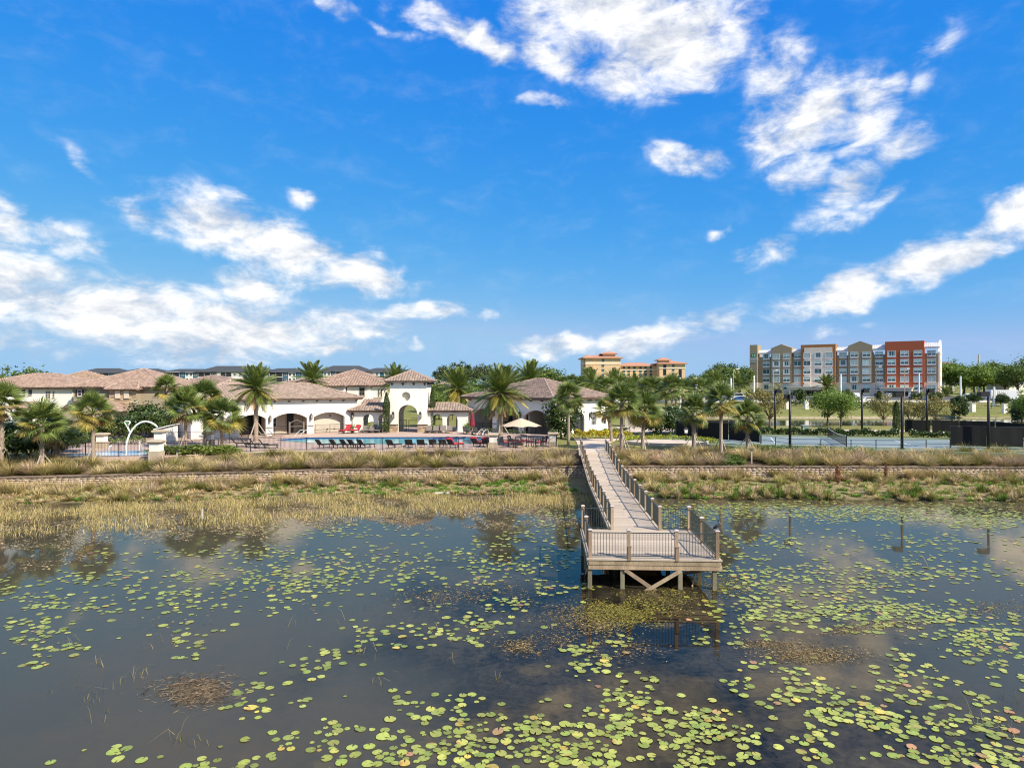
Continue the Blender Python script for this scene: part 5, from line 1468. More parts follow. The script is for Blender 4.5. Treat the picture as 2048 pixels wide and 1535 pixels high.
# right group
sabal('fan palm standing before the magnolia beside the dock head', PX(1137,70), 70, PZ(797,70)-G(PX(1137,70),70), .92, 36, .15, seed=9, dead=.06, yellow=.1)
sabal('small leaning fan palm beside the concrete path', PX(1223,74), 74, PZ(822,74)-2.2, .80, 28, .7, lean=(-.6,0), seed=10, z=2.2)
sabal('tall slender fan palm just right of the walkway', PX(1243,64.5), 64.5, PZ(806,64.5)-G(PX(1243,64.5),64.5), 1.02, 40, .25, seed=11, stakes=True, yellow=.3)
sabal('fan palm with criss-cross trunk in front of the round terrace', PX(1285,66), 66, PZ(823,66)-G(PX(1285,66),66), 1.0, 40, .65, lean=(.25,0), seed=12, stakes=True)
sabal('fan palm with thick criss-cross trunk before the dark windscreen', PX(1388,66.5), 66.5, PZ(824,66.5)-G(PX(1388,66.5),66.5), .92, 38, .75, seed=13, stakes=True, tr=.2, dead=.08)
sabal('tallest staked fan palm left of the tennis court', PX(1442,62.5), 62.5, PZ(806,62.5)-G(PX(1442,62.5),62.5), .98, 38, .25, seed=14, stakes=True, yellow=.4)
sabal('short fan palm with swollen booted trunk at the court corner', PX(1495,66), 66, PZ(836,66)-G(PX(1495,66),66), .95, 38, .8, seed=15, stakes=True, dead=.06)
# date palms
datepalm('staked date palm on the pool deck before the left wing', PX(512,74), 74, PZ(776,74)-2.2, .95, 60, 2.2, 1, True, .24)
datepalm('date palm crown rising behind the left wing roof', PX(624,101), 101, PZ(760,101)-2.3, 1.05, 46, 2.3, 2)
datepalm('date palm half hidden behind the gate tower', PX(790,97), 97, PZ(762,97)-2.2, .95, 46, 2.2, 3)
datepalm('date palm behind the right arcade', PX(915,97), 97, PZ(777,97)-2.2, 1.15, 54, 2.2, 4)
datepalm('large staked date palm at the right end of the pool', PX(1001,72.6), 72.6, PZ(786,72.6)-2.2, 1.10, 66, 2.2, 5, True, .27)
datepalm('date palm with orange fruit behind the pyramid roof', PX(1060,108), 108, PZ(760,108)-2.3, 1.2, 46, 2.3, 6, fruit=True)
datepalm('date palm in front of the cream hotel portal', PX(1654,222), 222, PZ(772,222)-3.6, 1.55, 50, 3.6, 7, tr=.4)
datepalm('date palm beside the bright end of the hotel', PX(1893,240), 240, PZ(791,240)-3.6, 1.35, 40, 3.6, 8, tr=.35)

# joined crowns for palms far back
def joined_crown(src, n, seed, cs, lo=-36, name='crown'):
    rr = random.Random(seed); Vs=[];Fs=[];k=0
    for i in range(n):
        f=i/(n-1); me=src[0 if f<.4 else 1 if f<.75 else 2]
        v=np.empty(len(me.vertices)*3); me.vertices.foreach_get('co',v); v=v.reshape(-1,3)
        mt=np.array(Matrix.Rotation(i*2.39996,3,'Z') @ Matrix.Rotation(-R(80+(lo-80)*f+rr.uniform(-9,9)),3,'Y') @ Matrix.Rotation(rr.uniform(-.3,.3),3,'X'))
        v=(v@mt.T)*cs*rr.uniform(.85,1.1); v[:,2]+= -.25*f
        q=np.empty(len(me.polygons)*4,int); me.polygons.foreach_get('vertices',q)
        Vs.append(v);Fs.append(q.reshape(-1,4)+k);k+=len(v)
    return np_mesh(name, np.concatenate(Vs), np.concatenate(Fs), src[0].materials[0])
JF=[joined_crown(FAN['g'],30,3,1.05), joined_crown(FAN['g'],34,4,1.15)]; JD=[joined_crown(DATE['g'],40,5,1.0), joined_crown(DATE['g'],36,6,1.1,-20)]
def farpalm(kind, label, px, D, top_py, cs, seed, base=None):
    x=PX(px,D); z=G(x,D) if base is None else base; h=PZ(top_py,D)-z
    t_=thing('fan_palm' if kind=='f' else 'date_palm', label, 'palm tree', (x,D,z), random.uniform(0,6), 'palms beyond the clubhouse')
    obj('crown',(JF if kind=='f' else JD)[seed%2],t_,(0,0,h),None,cs)
    MB().tube([(0,0,-.3),(.1,0,h*.5),(0,0,h)],[.22,.17,.17],8).build('trunk', M['bark_palm'], t_, True)
fp = [('f',1257,104,783,.95),('f',1301,100,779,1.15),('f',1332,106,783,1.0),('f',1343,98,776,1.05),('f',1366,120,781,1.1),('f',1216,118,775,1.1),('d',1182,150,764,1.15),('f',1163,165,766,1.1),('f',1204,140,770,1.0),('f',1178,200,751,1.3),
      ('d',1228,170,764,1.2),('d',1242,150,770,1.0),('f',1395,150,776,1.2),('f',1418,170,772,1.2),('f',1290,150,775,1.2),('d',1432,185,766,1.3),('f',1352,175,772,1.2),('f',1142,180,764,1.1),('f',1124,175,766,1.1),('d',1270,190,768,1.2),('f',1315,210,770,1.3),('d',1478,210,769,1.5),('f',1465,240,766,1.3),('f',1378,260,766,1.2),('f',1500,215,787,.8),('f',1516,218,786,.8)]
fp.sort(key=lambda a:a[1])
for i,(k,px,D,py,cs) in enumerate(sorted(fp,key=lambda a:a[1])):
    farpalm(k, f"{'fan' if k=='f' else 'date'} palm in the belt below the ochre hotel, {ORD[i]} from the left" if i < len(ORD) else 'small fan palm at the left foot of the hotel', px, D, py, cs, i)
# ------------------------------------------------------------------ broadleaf trees, pines, shrubs
T_round = tree_meshes('round',2.6,2.3,70,70,.95,.34,M['leaf_mid'],1.6,.14,21)
T_olive = tree_meshes('olive',2.4,2.4,46,40,.75,.26,M['leaf_olive'],1.3,.11,22,lo=-.5,branches=16)
T_light = tree_meshes('light',2.5,2.2,54,55,.8,.28,M['leaf_bright'],1.5,.12,23,lo=-.3,branches=14)
T_magn = tree_meshes('magnolia',1.5,2.6,60,60,.7,.34,M['leaf_dark'],.5,.11,24,lo=-.8)
T_oak = tree_meshes('oak',6.0,4.6,110,60,2.0,.75,M['leaf_mid'],4.0,.45,25,lo=-.2)
T_oakb = tree_meshes('oakb',5.6,4.4,100,60,1.9,.75,M['leaf_bright'],3.6,.4,26,lo=-.3)
T_pine = tree_meshes('pine',2.6,3.2,26,60,1.15,.55,M['leaf_pine'],7.0,.24,27,lo=-.5,branches=18)
T_low = tree_meshes('low',1.0,.75,44,46,.42,.24,M['leaf_lime2'],.1,.05,38,lo=-.1)
T_shrub = tree_meshes('shrub',1.0,.75,40,50,.42,.22,M['leaf_mid'],.15,.05,28,lo=-.1)
T_shrubd = tree_meshes('shrubd',1.3,1.2,56,60,.5,.24,M['leaf_dark'],.2,.06,29,lo=-.3)
def col_tree(rad, h, m, seed, n=5200, leaf=.14):
    rng=np.random.default_rng(seed); t=rng.uniform(0,1,n); a=rng.uniform(0,2*np.pi,n)
    rr=rad*np.minimum(1,(1-t)*3.2)**.6*np.minimum(1,(t+.06)*5)**.5*rng.uniform(.55,1.05,n)*(1+.15*np.sin(a*3+t*9))
    P=np.stack([np.cos(a)*rr,np.sin(a)*rr,.15+t*h],1); V,Q=kites(P,leaf,.1,.45,rng)
    return np_mesh('crown',V,Q,m), MB().tube([(0,0,-.3),(0,0,h*.9)],[.07,.02],6).mesh('trunk',M['bark'])
cyp = col_tree(.42,5.0,M['cypress'],31)
tree('cypress','slim cypress column at the left corner of the gate tower',PX(774,87.0),86.6,cyp,(1,1,1.0),z=DECK,group='cypress columns')
tree('cypress','slim cypress column at the right corner of the gate tower',PX(865,88.6),88.6,cyp,(.92,.92,1.12),z=DECK,group='cypress columns')
tree('cypress','dark cypress column behind the tennis court hedge',PX(1793,86),86,cyp,(1.05,1.05,.80),z=2.15,group='cypress columns')
tree('magnolia','dense dark magnolia at the corner of the right wing',PX(1122,78),78,T_magn,(1.0,1.0,1.0),z=2.2)
tree('broadleaf_shrub','rounded dense green tree beside the dark windscreen',PX(1322,84),84,tree_meshes('dense',2.4,1.6,90,80,.8,.3,M['leaf_dark'],.5,.1,33,lo=-.4),1.0,z=2.15)
tree('broadleaf_shrub','smaller dense green shrub right of the round green tree',PX(1352,86),86,T_shrubd,1.3,z=2.15)
# trees around the retention pond
TR_ = [('olive tree with brownish leaves left of the lamp posts',1540,96,T_olive,1.12,'olive_tree'),('light green tree on the pond bank, left of a pair',1655,104,T_light,1.05,'young_tree'),('light green tree on the pond bank, right of a pair',1682,100,T_light,1.0,'young_tree'),
       ('small olive tree with bare trunk on the pond bank',1767,104,T_olive,.86,'olive_tree'),('olive green tree behind the cypress column',1822,112,T_olive,.98,'olive_tree'),('olive green tree behind the right windscreen',1872,108,T_olive,.95,'olive_tree'),('pale tree behind the left windscreen',1845,125,T_olive,.85,'olive_tree'),
       ('dark magnolia on the lawn right of the lamp posts',1918,140,T_magn,.95,'magnolia'),('dark magnolia cut by the right edge of the view',2044,128,T_magn,1.05,'magnolia'),('broad green tree at the right edge before the dark magnolia',2060,104,T_light,1.0,'young_tree'),
       ('dark magnolia before the hotel canopy',1600,175,T_magn,.78,'magnolia'),('dark magnolia left of the white cars',1694,170,T_magn,.82,'magnolia'),('round shrub tree below the canopy of the red bay',1763,185,T_olive,.5,'olive_tree'),
       ('dark bush by the left hotel drive',1572,178,T_shrubd,.9,'bush'),('clipped bush by the parked cars',1835,182,T_shrubd,1.0,'bush'),('dark conical bush before the red bay',1758,180,cyp,(1.8,1.8,.62),'bush'),('round bush left of the blue car',1872,178,T_shrubd,1.1,'bush'),
       ('low round tree before the white container',1948,170,T_shrubd,1.2,'bush'),('low round tree right of the white container',2004,165,T_shrubd,1.2,'bush'),('olive bush before the hotel right end',1850,190,T_olive,.55,'olive_tree'),('pale feathery bush by the hotel entrance',1530,182,T_olive,.6,'olive_tree'),
       ('bare pale tree beside the white container',1880,186,T_olive,.5,'olive_tree')]
for lab,px,D,ms,sc,nm in TR_:
    tree(nm,lab,PX(px,D),D,ms,sc,group='trees round the retention pond')
# tree belt at the right, behind the parking
for i,(px,D,ms,sc) in enumerate([(1903,300,T_oakb,1.12),(1928,310,T_oak,1.0),(1948,290,T_oakb,1.0),(1968,300,T_oakb,1.0),(1990,310,T_oak,1.1),(2010,290,T_oakb,.95),(2035,260,T_oak,.9),(2070,280,T_oak,1.2)]):
    tree('oak_tree',f'leafy oak in the belt right of the hotel, {ORD[i]} from the left',PX(px,D),D,ms,sc,group='oaks right of the hotel')
# belt behind the fan palms, between the two hotels, and the pines over the right arcade
for i,(px,D,ms,sc) in enumerate([(1160,260,T_oak,.6),(1195,280,T_oak,.55),(1255,290,T_oak,.55),(1300,280,T_oak,.55),(1345,300,T_oak,.6),(1392,250,T_oak,.6),(1425,270,T_oak,.75),(1452,290,T_oak,1.0),(1480,270,T_oak,.85),(1505,310,T_oak,.8),(1130,270,T_oak,.6)]):
    tree('oak_tree',f'dark oak in the belt between the clubhouse and the hotel, {ORD[i]} in line',PX(px,D),D,ms,sc,group='oaks between clubhouse and hotel')
for i,(px,D,sc) in enumerate([(880,230,.85),(893,215,.9),(905,240,.95),(925,235,1.05),(946,225,.9),(968,240,1.0),(985,230,.85),(1008,245,1.0),(1030,235,.85),(1080,250,.7)]):
    tree('pine_tree',f'tall pine in the row above the right arcade, {ORD[i]} from the left',PX(px,D),D,T_pine,sc,group='pines behind the right arcade')
for i,(px,D,ms,sc,lab) in enumerate([(878,120,T_light,.9,'bright green tree seen over the right arcade'),(900,135,T_round,1.0,'rounded green tree behind the right arcade'),(1075,200,T_oak,.8,'pale green oak behind the pyramid roof'),(1100,190,T_oak,.75,'dark green oak left of the ochre hotel'),(52,140,T_round,1.6,'dark tree top over the white house roof'),(10,150,T_round,1.4,'tree top at the far left horizon'),(738,112,T_light,.6,'yellow green shrub seen through the left arcade'),(905,118,T_light,.6,'yellow green shrub seen through the right arcade')]):
    tree('leafy_tree',lab,PX(px,D),D,ms,sc)
# far wood along the horizon, one mass from end to end
rng=np.random.default_rng(91); n=26000
th=rng.uniform(-1.35,1.35,n); rr_=rng.uniform(620,760,n); hz_=6.5+2.2*np.sin(th*23)+1.6*np.sin(th*57+1)+1.2*np.sin(th*131+2)
P=np.column_stack([np.sin(th)*rr_,np.cos(th)*rr_,3+hz_*rng.uniform(0,1,n)**.6]); V,Q=kites(P,2.6,.3,.7,rng)
stuff(obj('far_wood',np_mesh('far_wood',V,Q,M['leaf_mid'])),'far dark wood closing the horizon','wood')
for i,(px,D,ms,sc) in enumerate([(872,150,T_round,1.1),(888,170,T_olive,1.2),(908,150,T_round,1.1),(930,165,T_round,1.25),(952,150,T_light,1.0),(975,170,T_round,1.2),(1000,160,T_round,1.1)]):
    tree('leafy_tree',f'rounded tree in the screen behind the right arcade and wing, {ORD[i]} from the left',PX(px,D),D,ms,sc,group='trees screening the right arcade')
for i,(px,D,sc) in enumerate([(120,190,.8),(260,170,.75),(370,180,.8),(480,160,.75),(560,190,.8),(700,170,.75)]):
    tree('leafy_tree',f'small garden tree among the houses behind the left wing, {ORD[i]} from the left',PX(px,D),D,T_round,sc,group='garden trees among the houses')
# dense shrubs round the splash pad and the left hedge
SH=[('dark hedge bush',p,D,s) for p,D,s in ((12,58,1.25),(35,57,1.2),(60,57.5,1.25),(92,60,1.2),(125,62,1.1))]
for i,(l,px,D,s) in enumerate(SH): tree('hedge_bush',f'large dark bush under the left palms, {ORD[i]} from the left edge',PX(px,D),D,T_shrubd,(s,s,s*.95),cat='bush',group='dark bushes under the left palms')
for i,(px,D,s) in enumerate([(165,72,1.15),(195,74,1.2),(228,76,1.2),(252,77,1.15),(278,78,1.25),(300,80,1.3),(322,82,1.3),(350,84,1.2),(292,84,1.65),(318,86,1.75),(395,86,1.2)]):
    tree('hedge_bush',f'dense green bush behind the splash pad, {ORD[i]} from the left',PX(px,D),D,T_shrubd if i%3 else T_shrub,(s,s,s*.9),z=2.2,cat='bush',group='bushes behind the splash pad')
for i,(px,D,s) in enumerate([(345,62.2,.85),(368,62.4,.9),(392,62.8,.85),(415,63.0,.95),(440,63.2,.9),(465,63.4,.85),(484,63.0,.7)]):
    x=PX(px,D); tree('low_shrub',f'low green shrub in the bed before the three palms, {ORD[i]} from the left',x,D-2.0,T_low,(s*1.25*random.uniform(.85,1.15),s,s*random.uniform(.42,.62)),cat='bush',group='low shrubs before the three palms')
for i,(px,D,s) in enumerate([(1444,59.6,.5),(1458,60,.5),(1470,60.6,.55),(1462,59.4,.45),(1476,59.6,.5),(1452,61.5,.55),(1440,62.3,.6),(1466,61.8,.55),(1480,60.4,.45),(1488,63,.6),(1512,63.6,.6),(1525,64,.6)]):
    x=PX(px,D); tree('low_shrub',f'small clipped shrub at the foot of the tallest staked palm, {ORD[i]} of the group',x,D,T_shrub,(s*1.25,s,s*.7),cat='bush',group='small shrubs at the court corner')
def hedge(name,label,pts,w,h,m,leaf=.16,dens=70,seed=1,z=None):
    rng=np.random.default_rng(seed); Ps=[]
    for a,b in zip(pts[:-1],pts[1:]):
        a=np.array(a,float); b=np.array(b,float); L_=np.linalg.norm(b-a); n=int(L_*(w+2*h)*dens); t=rng.uniform(0,1,n); th=rng.uniform(0,np.pi,n)
        wob=1+.16*np.sin(t*L_*1.9+seed)+.12*np.sin(t*L_*4.3)
        d=(b-a)/L_; nrm=np.array([-d[1],d[0]]); c=np.abs(np.cos(th))**.5*np.sign(np.cos(th)); s_=np.sin(th)**.5
        rad=rng.uniform(.75,1.06,n)*wob
        xy=a+np.outer(t*L_,d)+np.outer(c*w/2*rad,nrm); zz=gz(xy[:,0],xy[:,1]) if z is None else z
        Ps.append(np.column_stack([xy,zz+s_*h*rad*rng.uniform(.35,1,n)**.35]))
    V,Q=kites(np.concatenate(Ps),leaf,.4,.6,rng)
    return tag(obj(name,np_mesh(name,V,Q,m)),label,'hedge')
hedge('croton_hedge','yellow leaved croton hedge at the end of the concrete path',[(PX(1150,78.5),78.4),(PX(1180,78.5),78.6),(PX(1216,79),79.2)],1.3,.95,M['leaf_yellow'],.26,60,2,2.2)
hedge('clipped_hedge','low green hedge under the windows behind the croton',[(PX(1190,82),82.5),(PX(1260,86),87)],.8,.7,M['leaf_mid'],.2,60,3,2.2)
hedge('croton_hedge','yellow croton patch between the leaning palm and the terrace',[(PX(1218,78),78.0),(PX(1262,80),80.5)],1.0,.75,M['leaf_yellow'],.24,50,4,2.2)
arc=[(16.2+5.0*math.cos(t),71.8+4.6*math.sin(t)) for t in np.linspace(R(150),R(-8),9)]
hedge('golden_hedge','curved golden hedge round the back of the round terrace',arc,.9,.55,M['leaf_lime'],.18,70,5,2.15)
hedge('court_hedge','dark green hedge along the far side of the tennis court',[cpt(-11,9.8),cpt(0,9.9),cpt(8,9.9)],1.1,.85,M['leaf_dark'],.24,130,6,2.15)
hedge('court_hedge','dark green hedge below the right windscreen of the court',[cpt(9.2,9.8),cpt(17.5,9.8)],1.0,.75,M['leaf_dark'],.24,130,7,2.15)
hedge('court_hedge','low green hedge along the near side of the tennis court',[cpt(-9,-9.9),cpt(4,-9.9),cpt(19,-10)],.8,.40,M['leaf_mid'],.16,60,8)
hedge('clipped_hedge','bright low hedge behind the splash pad fence',[(PX(205,70),70),(PX(290,71),71)],1.4,.7,M['leaf_bright'],.2,45,9,2.2)
hedge('far_hedge','dark hedge along the far lawn below the hotel',[(PX(1560,166),166),(PX(1645,166),166)],2.0,1.3,M['leaf_dark'],.4,14,10)
hedge('far_hedge','dark green hedge below the parked white cars',[(PX(1705,158),158),(PX(1760,158),158)],2.0,1.5,M['leaf_dark'],.4,14,11)
hedge('clipped_hedge','dark hedge along the foot of the right wing arches',[(-3.5,87.0),(1.5,82.6)],.6,.6,M['leaf_dark'],.18,50,12,2.2)

# ------------------------------------------------------------------ grasses
def blades(base, h, spread, n, rng, c0, c1, w=.035, seg=3, droop=.6):
    """fountain of blades from one crown; arrays of V, Q, C"""
    a=rng.uniform(0,2*np.pi,n); out=spread*rng.uniform(.15,1.0,n)**.7; hh=h*rng.uniform(.65,1.1,n)*(1-.25*(out/spread)**2)
    b0=np.column_stack([np.cos(a),np.sin(a)])*rng.uniform(0,.16,n)[:,None]*spread
    ts=np.linspace(0,1,seg+1); sd=np.column_stack([-np.sin(a+rng.normal(0,.6,n)),np.cos(a+rng.normal(0,.6,n))])
    V=np.zeros((n,2*(seg+1),3)); C=np.zeros((n,2*(seg+1),3)); mixr=rng.uniform(-.25,.25,n)
    for i,t in enumerate(ts):
        xy=b0+np.column_stack([np.cos(a),np.sin(a)])*(out*t**1.5)[:,None]; z=hh*(t-droop*(out/spread)*.55*t*t)
        ww=w*(1-t**2*.92)/2
        for k,s in enumerate((-1,1)):
            V[:,2*i+k,:2]=xy+sd*ww*s; V[:,2*i+k,2]=z
            m_=np.clip(t*1.15-.1+mixr,0,1)[:,None]; C[:,2*i+k]=c0*(1-m_)+c1*m_
    Q=np.array([(2*i,2*i+1,2*i+3,2*i+2) for i in range(seg)])
    Qs=(np.arange(n)*2*(seg+1))[:,None,None]+Q[None]
    return V.reshape(-1,3)+np.array(base), Qs.reshape(-1,4), C.reshape(-1,3)
GREEN=np.array([.19,.205,.05]); OLV=np.array([.33,.29,.085]); TAN=np.array([.66,.51,.24]); STRAW=np.array([.74,.57,.32]); PINK=np.array([.70,.50,.36]); FRESH=np.array([.17,.30,.045])
def grass_field(name,label,spots,rng):
    Vs=[];Qs=[];Cs=[];k=0
    for (x,y,h,sp,n,c0,c1,w) in spots:
        V,Q,C=blades((x,y,G(x,y)-.05),h,sp,n,rng,c0,c1,w); Vs.append(V);Qs.append(Q+k);Cs.append(C);k+=len(V)
    return stuff(obj(name,np_mesh(name,np.concatenate(Vs),np.concatenate(Qs),M['grass'],np.concatenate(Cs))),label,'grass')
rng=np.random.default_rng(41); spots=[]
x=-60.0
while x < 58:
    for row in range(4):
        xx=x+rng.uniform(-.45,.45); d=.6+row*1.4+rng.uniform(-.35,.35); yy_=float(wall_y(xx))+d
        if 4.4 < xx < 9.6 and d > -1: 
            if 5.3 < xx+.0 < 9.2: continue
        if row >= 3 and -35 < xx < 4 and yy_ > np.interp(xx,[-38,-31,-21,-5,4],[56,58,62.6,63,64])-.6: continue
        if row >= 3 and -31 < xx < -24 : continue
        if 19.4 < xx < 21.8 and row < 2: continue
        big=rng.uniform(.8,1.2); tip = [TAN,STRAW,OLV,TAN,PINK][rng.integers(0,5)] if xx < 12 else [PINK,STRAW,STRAW,TAN,OLV][rng.integers(0,5)]
        base_=GREEN*rng.uniform(.8,1.5) if rng.random()<.6 else OLV
        spots.append((xx,yy_,1.32*big,1.35*big,300,base_*rng.uniform(.55,1.1),tip*rng.uniform(.7,1.12),.040))
    x+=1.62
grass_field('ornamental_grass','tawny ornamental grass clumps in the bed behind the retaining wall',spots,rng)
spots=[]
for i in range(620):
    xx=rng.uniform(-58,58); b=float(bank_w(xx)); d=-.3-rng.uniform(0,1)**1.4*min(b-.6,2.8) if rng.random()<.75 else -rng.uniform(.2,1.0)*b
    if 4.6<xx<9.0: continue
    dens = 1.0 if xx < -17 else .5 if xx < 4 else .8
    if rng.random() > dens: continue
    big=rng.uniform(.6,1.2); tip=[TAN,STRAW,PINK,OLV][rng.integers(0,4)]
    spots.append((xx,float(wall_y(xx))+d,1.0*big,.85*big,130,GREEN*rng.uniform(.8,1.5) if rng.random()<.65 else OLV,tip,.04))
for i in range(300):
    xx=rng.uniform(-58,58); d=-rng.uniform(.35,1.7)
    if 4.4<xx<9.2 or math.sin(xx*.45)+math.sin(xx*1.1+1)+rng.normal(0,.7) < (-.6 if xx<-14 else .35): continue
    big=rng.uniform(.75,1.15); spots.append((xx,float(wall_y(xx))+d,1.15*big,.85*big,190,GREEN*rng.uniform(.7,1.3) if rng.random()<.5 else OLV*.8,[TAN,STRAW,PINK,TAN][rng.integers(0,4)]*rng.uniform(.75,1.1),.036))
grass_field('bank_grass','tawny grass tufts on the bank below the retaining wall',spots,rng)
spots=[]
for i in range(3000):
    xx=rng.uniform(-58,58); b=float(bank_w(xx))
    if 5<xx<8.6: continue
    d=-rng.uniform(.1,1.02)*b
    fresh=rng.random() < (.5 if xx>9 or -20<xx<5 else .2)
    spots.append((xx,float(wall_y(xx))+d,rng.uniform(.25,.5),rng.uniform(.3,.5),46,FRESH*rng.uniform(.6,1.3) if fresh else OLV,FRESH*1.1 if fresh else [TAN,STRAW,PINK][rng.integers(0,3)],.04))
grass_field('bank_ground_cover','short green and straw ground cover on the pond bank',spots,rng)
spots=[]
for i in range(460):
    xx=rng.uniform(11,58); b=float(bank_w(xx)); d=-b*rng.uniform(.62,1.05)
    cl=math.sin(xx*.7)+math.sin(xx*.31+2)
    if cl < -.3: continue
    spots.append((xx,float(wall_y(xx))+d,rng.uniform(.6,1.15),rng.uniform(.3,.6),90,GREEN*rng.uniform(.7,1.3),[OLV,TAN,FRESH,STRAW][rng.integers(0,4)],.055))
grass_field('reed_bed','green reeds and rushes along the right shore of the pond',spots,rng)
# thin sedge standing in the shallow water on the left
n=80000; px=rng.uniform(-60,1195,n); edge=np.interp(px,[-60,0,150,300,450,620,800,1000,1195],[1085,1075,1062,1055,1052,1040,1026,1020,1010])
py=986+(edge-986+8)*rng.beta(1.2,1.9,n)
D=EYE*F/(py-767.5); X=(px-1024)/F*D
cl=np.sin(X*.8+D*.5)+np.sin(X*.33-D*.9+1)+np.sin(X*1.9+D*1.3+2)*.6
keep=(rng.uniform(-1.6,2.2,n)<cl)&(gz(X,D)<.12); X,D=X[keep],D[keep]; n=len(X)
h=rng.uniform(.06,.26,n)*rng.choice([1,1,1,1.7],n); a=rng.uniform(0,6.28,n); le=rng.normal(0,.10,(n,2)); w=rng.uniform(.010,.020,n)
V=np.zeros((n,3,3)); V[:,0]=np.column_stack([X-np.cos(a)*w,D-np.sin(a)*w,np.full(n,-.02)]); V[:,1]=np.column_stack([X+np.cos(a)*w,D+np.sin(a)*w,np.full(n,-.02)]); V[:,2]=np.column_stack([X+le[:,0],D+le[:,1],h])
C=np.repeat((OLV*1.1)[None],n,0)*rng.uniform(.7,1.4,(n,1)); mk=rng.random(n)<.6; C[mk]=(TAN*rng.uniform(.7,1.2,(n,1)))[mk]; C=np.repeat(C[:,None,:],3,1)
stuff(obj('marsh_sedge',np_mesh('marsh_sedge',V.reshape(-1,3),np.arange(3*n).reshape(n,3),M['grass'],C.reshape(-1,3))),'thin straw coloured sedge standing in the shallows at the left shore','sedge')
# two rust brown conifer seedlings below the wall on the right
for px,lab in ((1676,'rust brown conifer seedling below the wall, the left one'),(1772,'slim rust brown conifer seedling below the wall, the right one')):
    D_=55.5; ms=col_tree(.2 if px<1700 else .12,1.45,M['rust'],px,900,.12); tree('conifer_seedling',lab,PX(px,D_),D_,ms,1.0)
# ------------------------------------------------------------------ sun loungers
def make_lounger(cush):
    fm_ = 'black' if cush in ('black','red') else 'fascia'
    sl = {'black':'wicker','red':'wicker','taupe':'taupe_fabric'}[cush]
    fr = MB().box(-.33,-.29,.0,1.25,.27,.32).box(.29,.33,.0,1.25,.27,.32).box(-.29,.29,1.21,1.25,.27,.32).box(-.29,.29,0,.04,.27,.32)
    parts = [('frame', fr.mesh('frame',M[fm_]), (0,0,0), None)]
    lg = MB().bar((0,0,.27),(0,.05,0),.045,.045).mesh('leg',M[fm_])
    for x in (-.31,.31):
        for y in (.12,1.12): parts.append(('leg',lg,(x,y,0),None))
    parts.append(('seat', MB().box(-.30,.30,.02,1.23,.30,.335).mesh('seat',M[sl]),(0,0,0),None))
    bk = MB().box(-.32,.32,-.03,.03,0,.58)
    for i in range(5): bk.box(-.33,.33,-.036,.036,.05+i*.115,.075+i*.115)
    parts.append(('backrest', bk.mesh('backrest',M[sl]),(0,.03,.31),(R(38),0,0)))
    if cush == 'red':
        parts.append(('seat_cushion', MB().box(-.30,.30,.06,1.24,.336,.43).mesh('seat_cushion',M['red_fabric']),(0,0,0),None))
        parts.append(('back_cushion', MB().box(-.30,.30,.037,.13,.02,.60).box(-.31,.31,-.045,.14,.58,.64).mesh('back_cushion',M['red_fabric']),(0,.03,.33),(R(38),0,0)))
    return parts
LP = {k:make_lounger(k) for k in ('black','red','taupe')}
def lounger(kind, label, px, D, rz, group, s=1.12):
    t_ = thing('sun_lounger', label, 'lounger', (PX(px,D),D,DECK), R(rz), group); t_.scale=(s,s,s)
    for nm,me,loc,rot in LP[kind]: obj(nm,me,t_,loc,rot)
gA='dark loungers at the left of the pool'; gB='loungers along the front fence of the pool'
for i,(px,D) in enumerate(((470,67.5),(489,66.6),(507,66.2),(526,65.6))): lounger('black',f'dark lounger turned sideways left of the pool, {ORD[i]} from the left',px,D,-62,gA)
for i,(px,rz) in enumerate(((640,-42),(668,-38),(689,-40),(704,-36),(723,-40))): lounger('black',f'black lounger in the group of five by the front fence, {ORD[i]} from the left',px,65.9,rz,gB)
lounger('black','single black lounger right of the group of five by the front fence',781,65.7,-25,gB)
for i,(px,rz) in enumerate(((818,-4),(842,-4),(866,-6),(886,-12))): lounger('black',f'black lounger facing the pool in the row of four, {ORD[i]} from the left',px,65.9,rz,gB)
lounger('red','red cushioned lounger at the end of the front row',903,65.9,-38,gB)
lounger('red','red cushioned lounger left of the stone capped pool pillar',951,67.2,-35,gB)
lounger('red','red cushioned lounger half behind the stone capped pool pillar',972,67.0,-20,gB)
gC='loungers along the clubhouse'
lounger('red','red lounger against the wall beside the right arch of the left wing',695,86.3,158,gC); lounger('red','red lounger with a white towel beside the left arcade',714,86.6,150,gC)
lounger('taupe','grey brown lounger before the middle arch of the left wing, the left one',522,79.5,-70,gC); lounger('taupe','grey brown lounger before the middle arch of the left wing, the right one',543,80.6,-70,gC)
for i,px in enumerate((731,744,757)): lounger('taupe',f'brown lounger in front of the left arcade, {ORD[i]} from the left',px,87.4,180,gC)
for i,px in enumerate((858,872,886,899)): lounger('taupe',f'brown lounger in front of the right arcade, {ORD[i]} from the left',px,87.2,180,gC)
for i,(px,D) in enumerate(((932,85.0),(950,83.6),(968,82.6),(990,81.4))): lounger('black',f'dark lounger in the shade of the right wing, {ORD[i]} from the left',px,D,200,gC)
tw_=thing('towel','white rolled towels on the red lounger by the left arcade','towel',(PX(711,86.1),86.0,DECK+.49)); tw_.rotation_euler=(0,0,R(30))
for k in range(3): MB().tube([(-.22,-.16+k*.15,.06),(.2,-.16+k*.15,.06)],.07,8).build('rolled_towel',M['white_metal'],tw_,True)
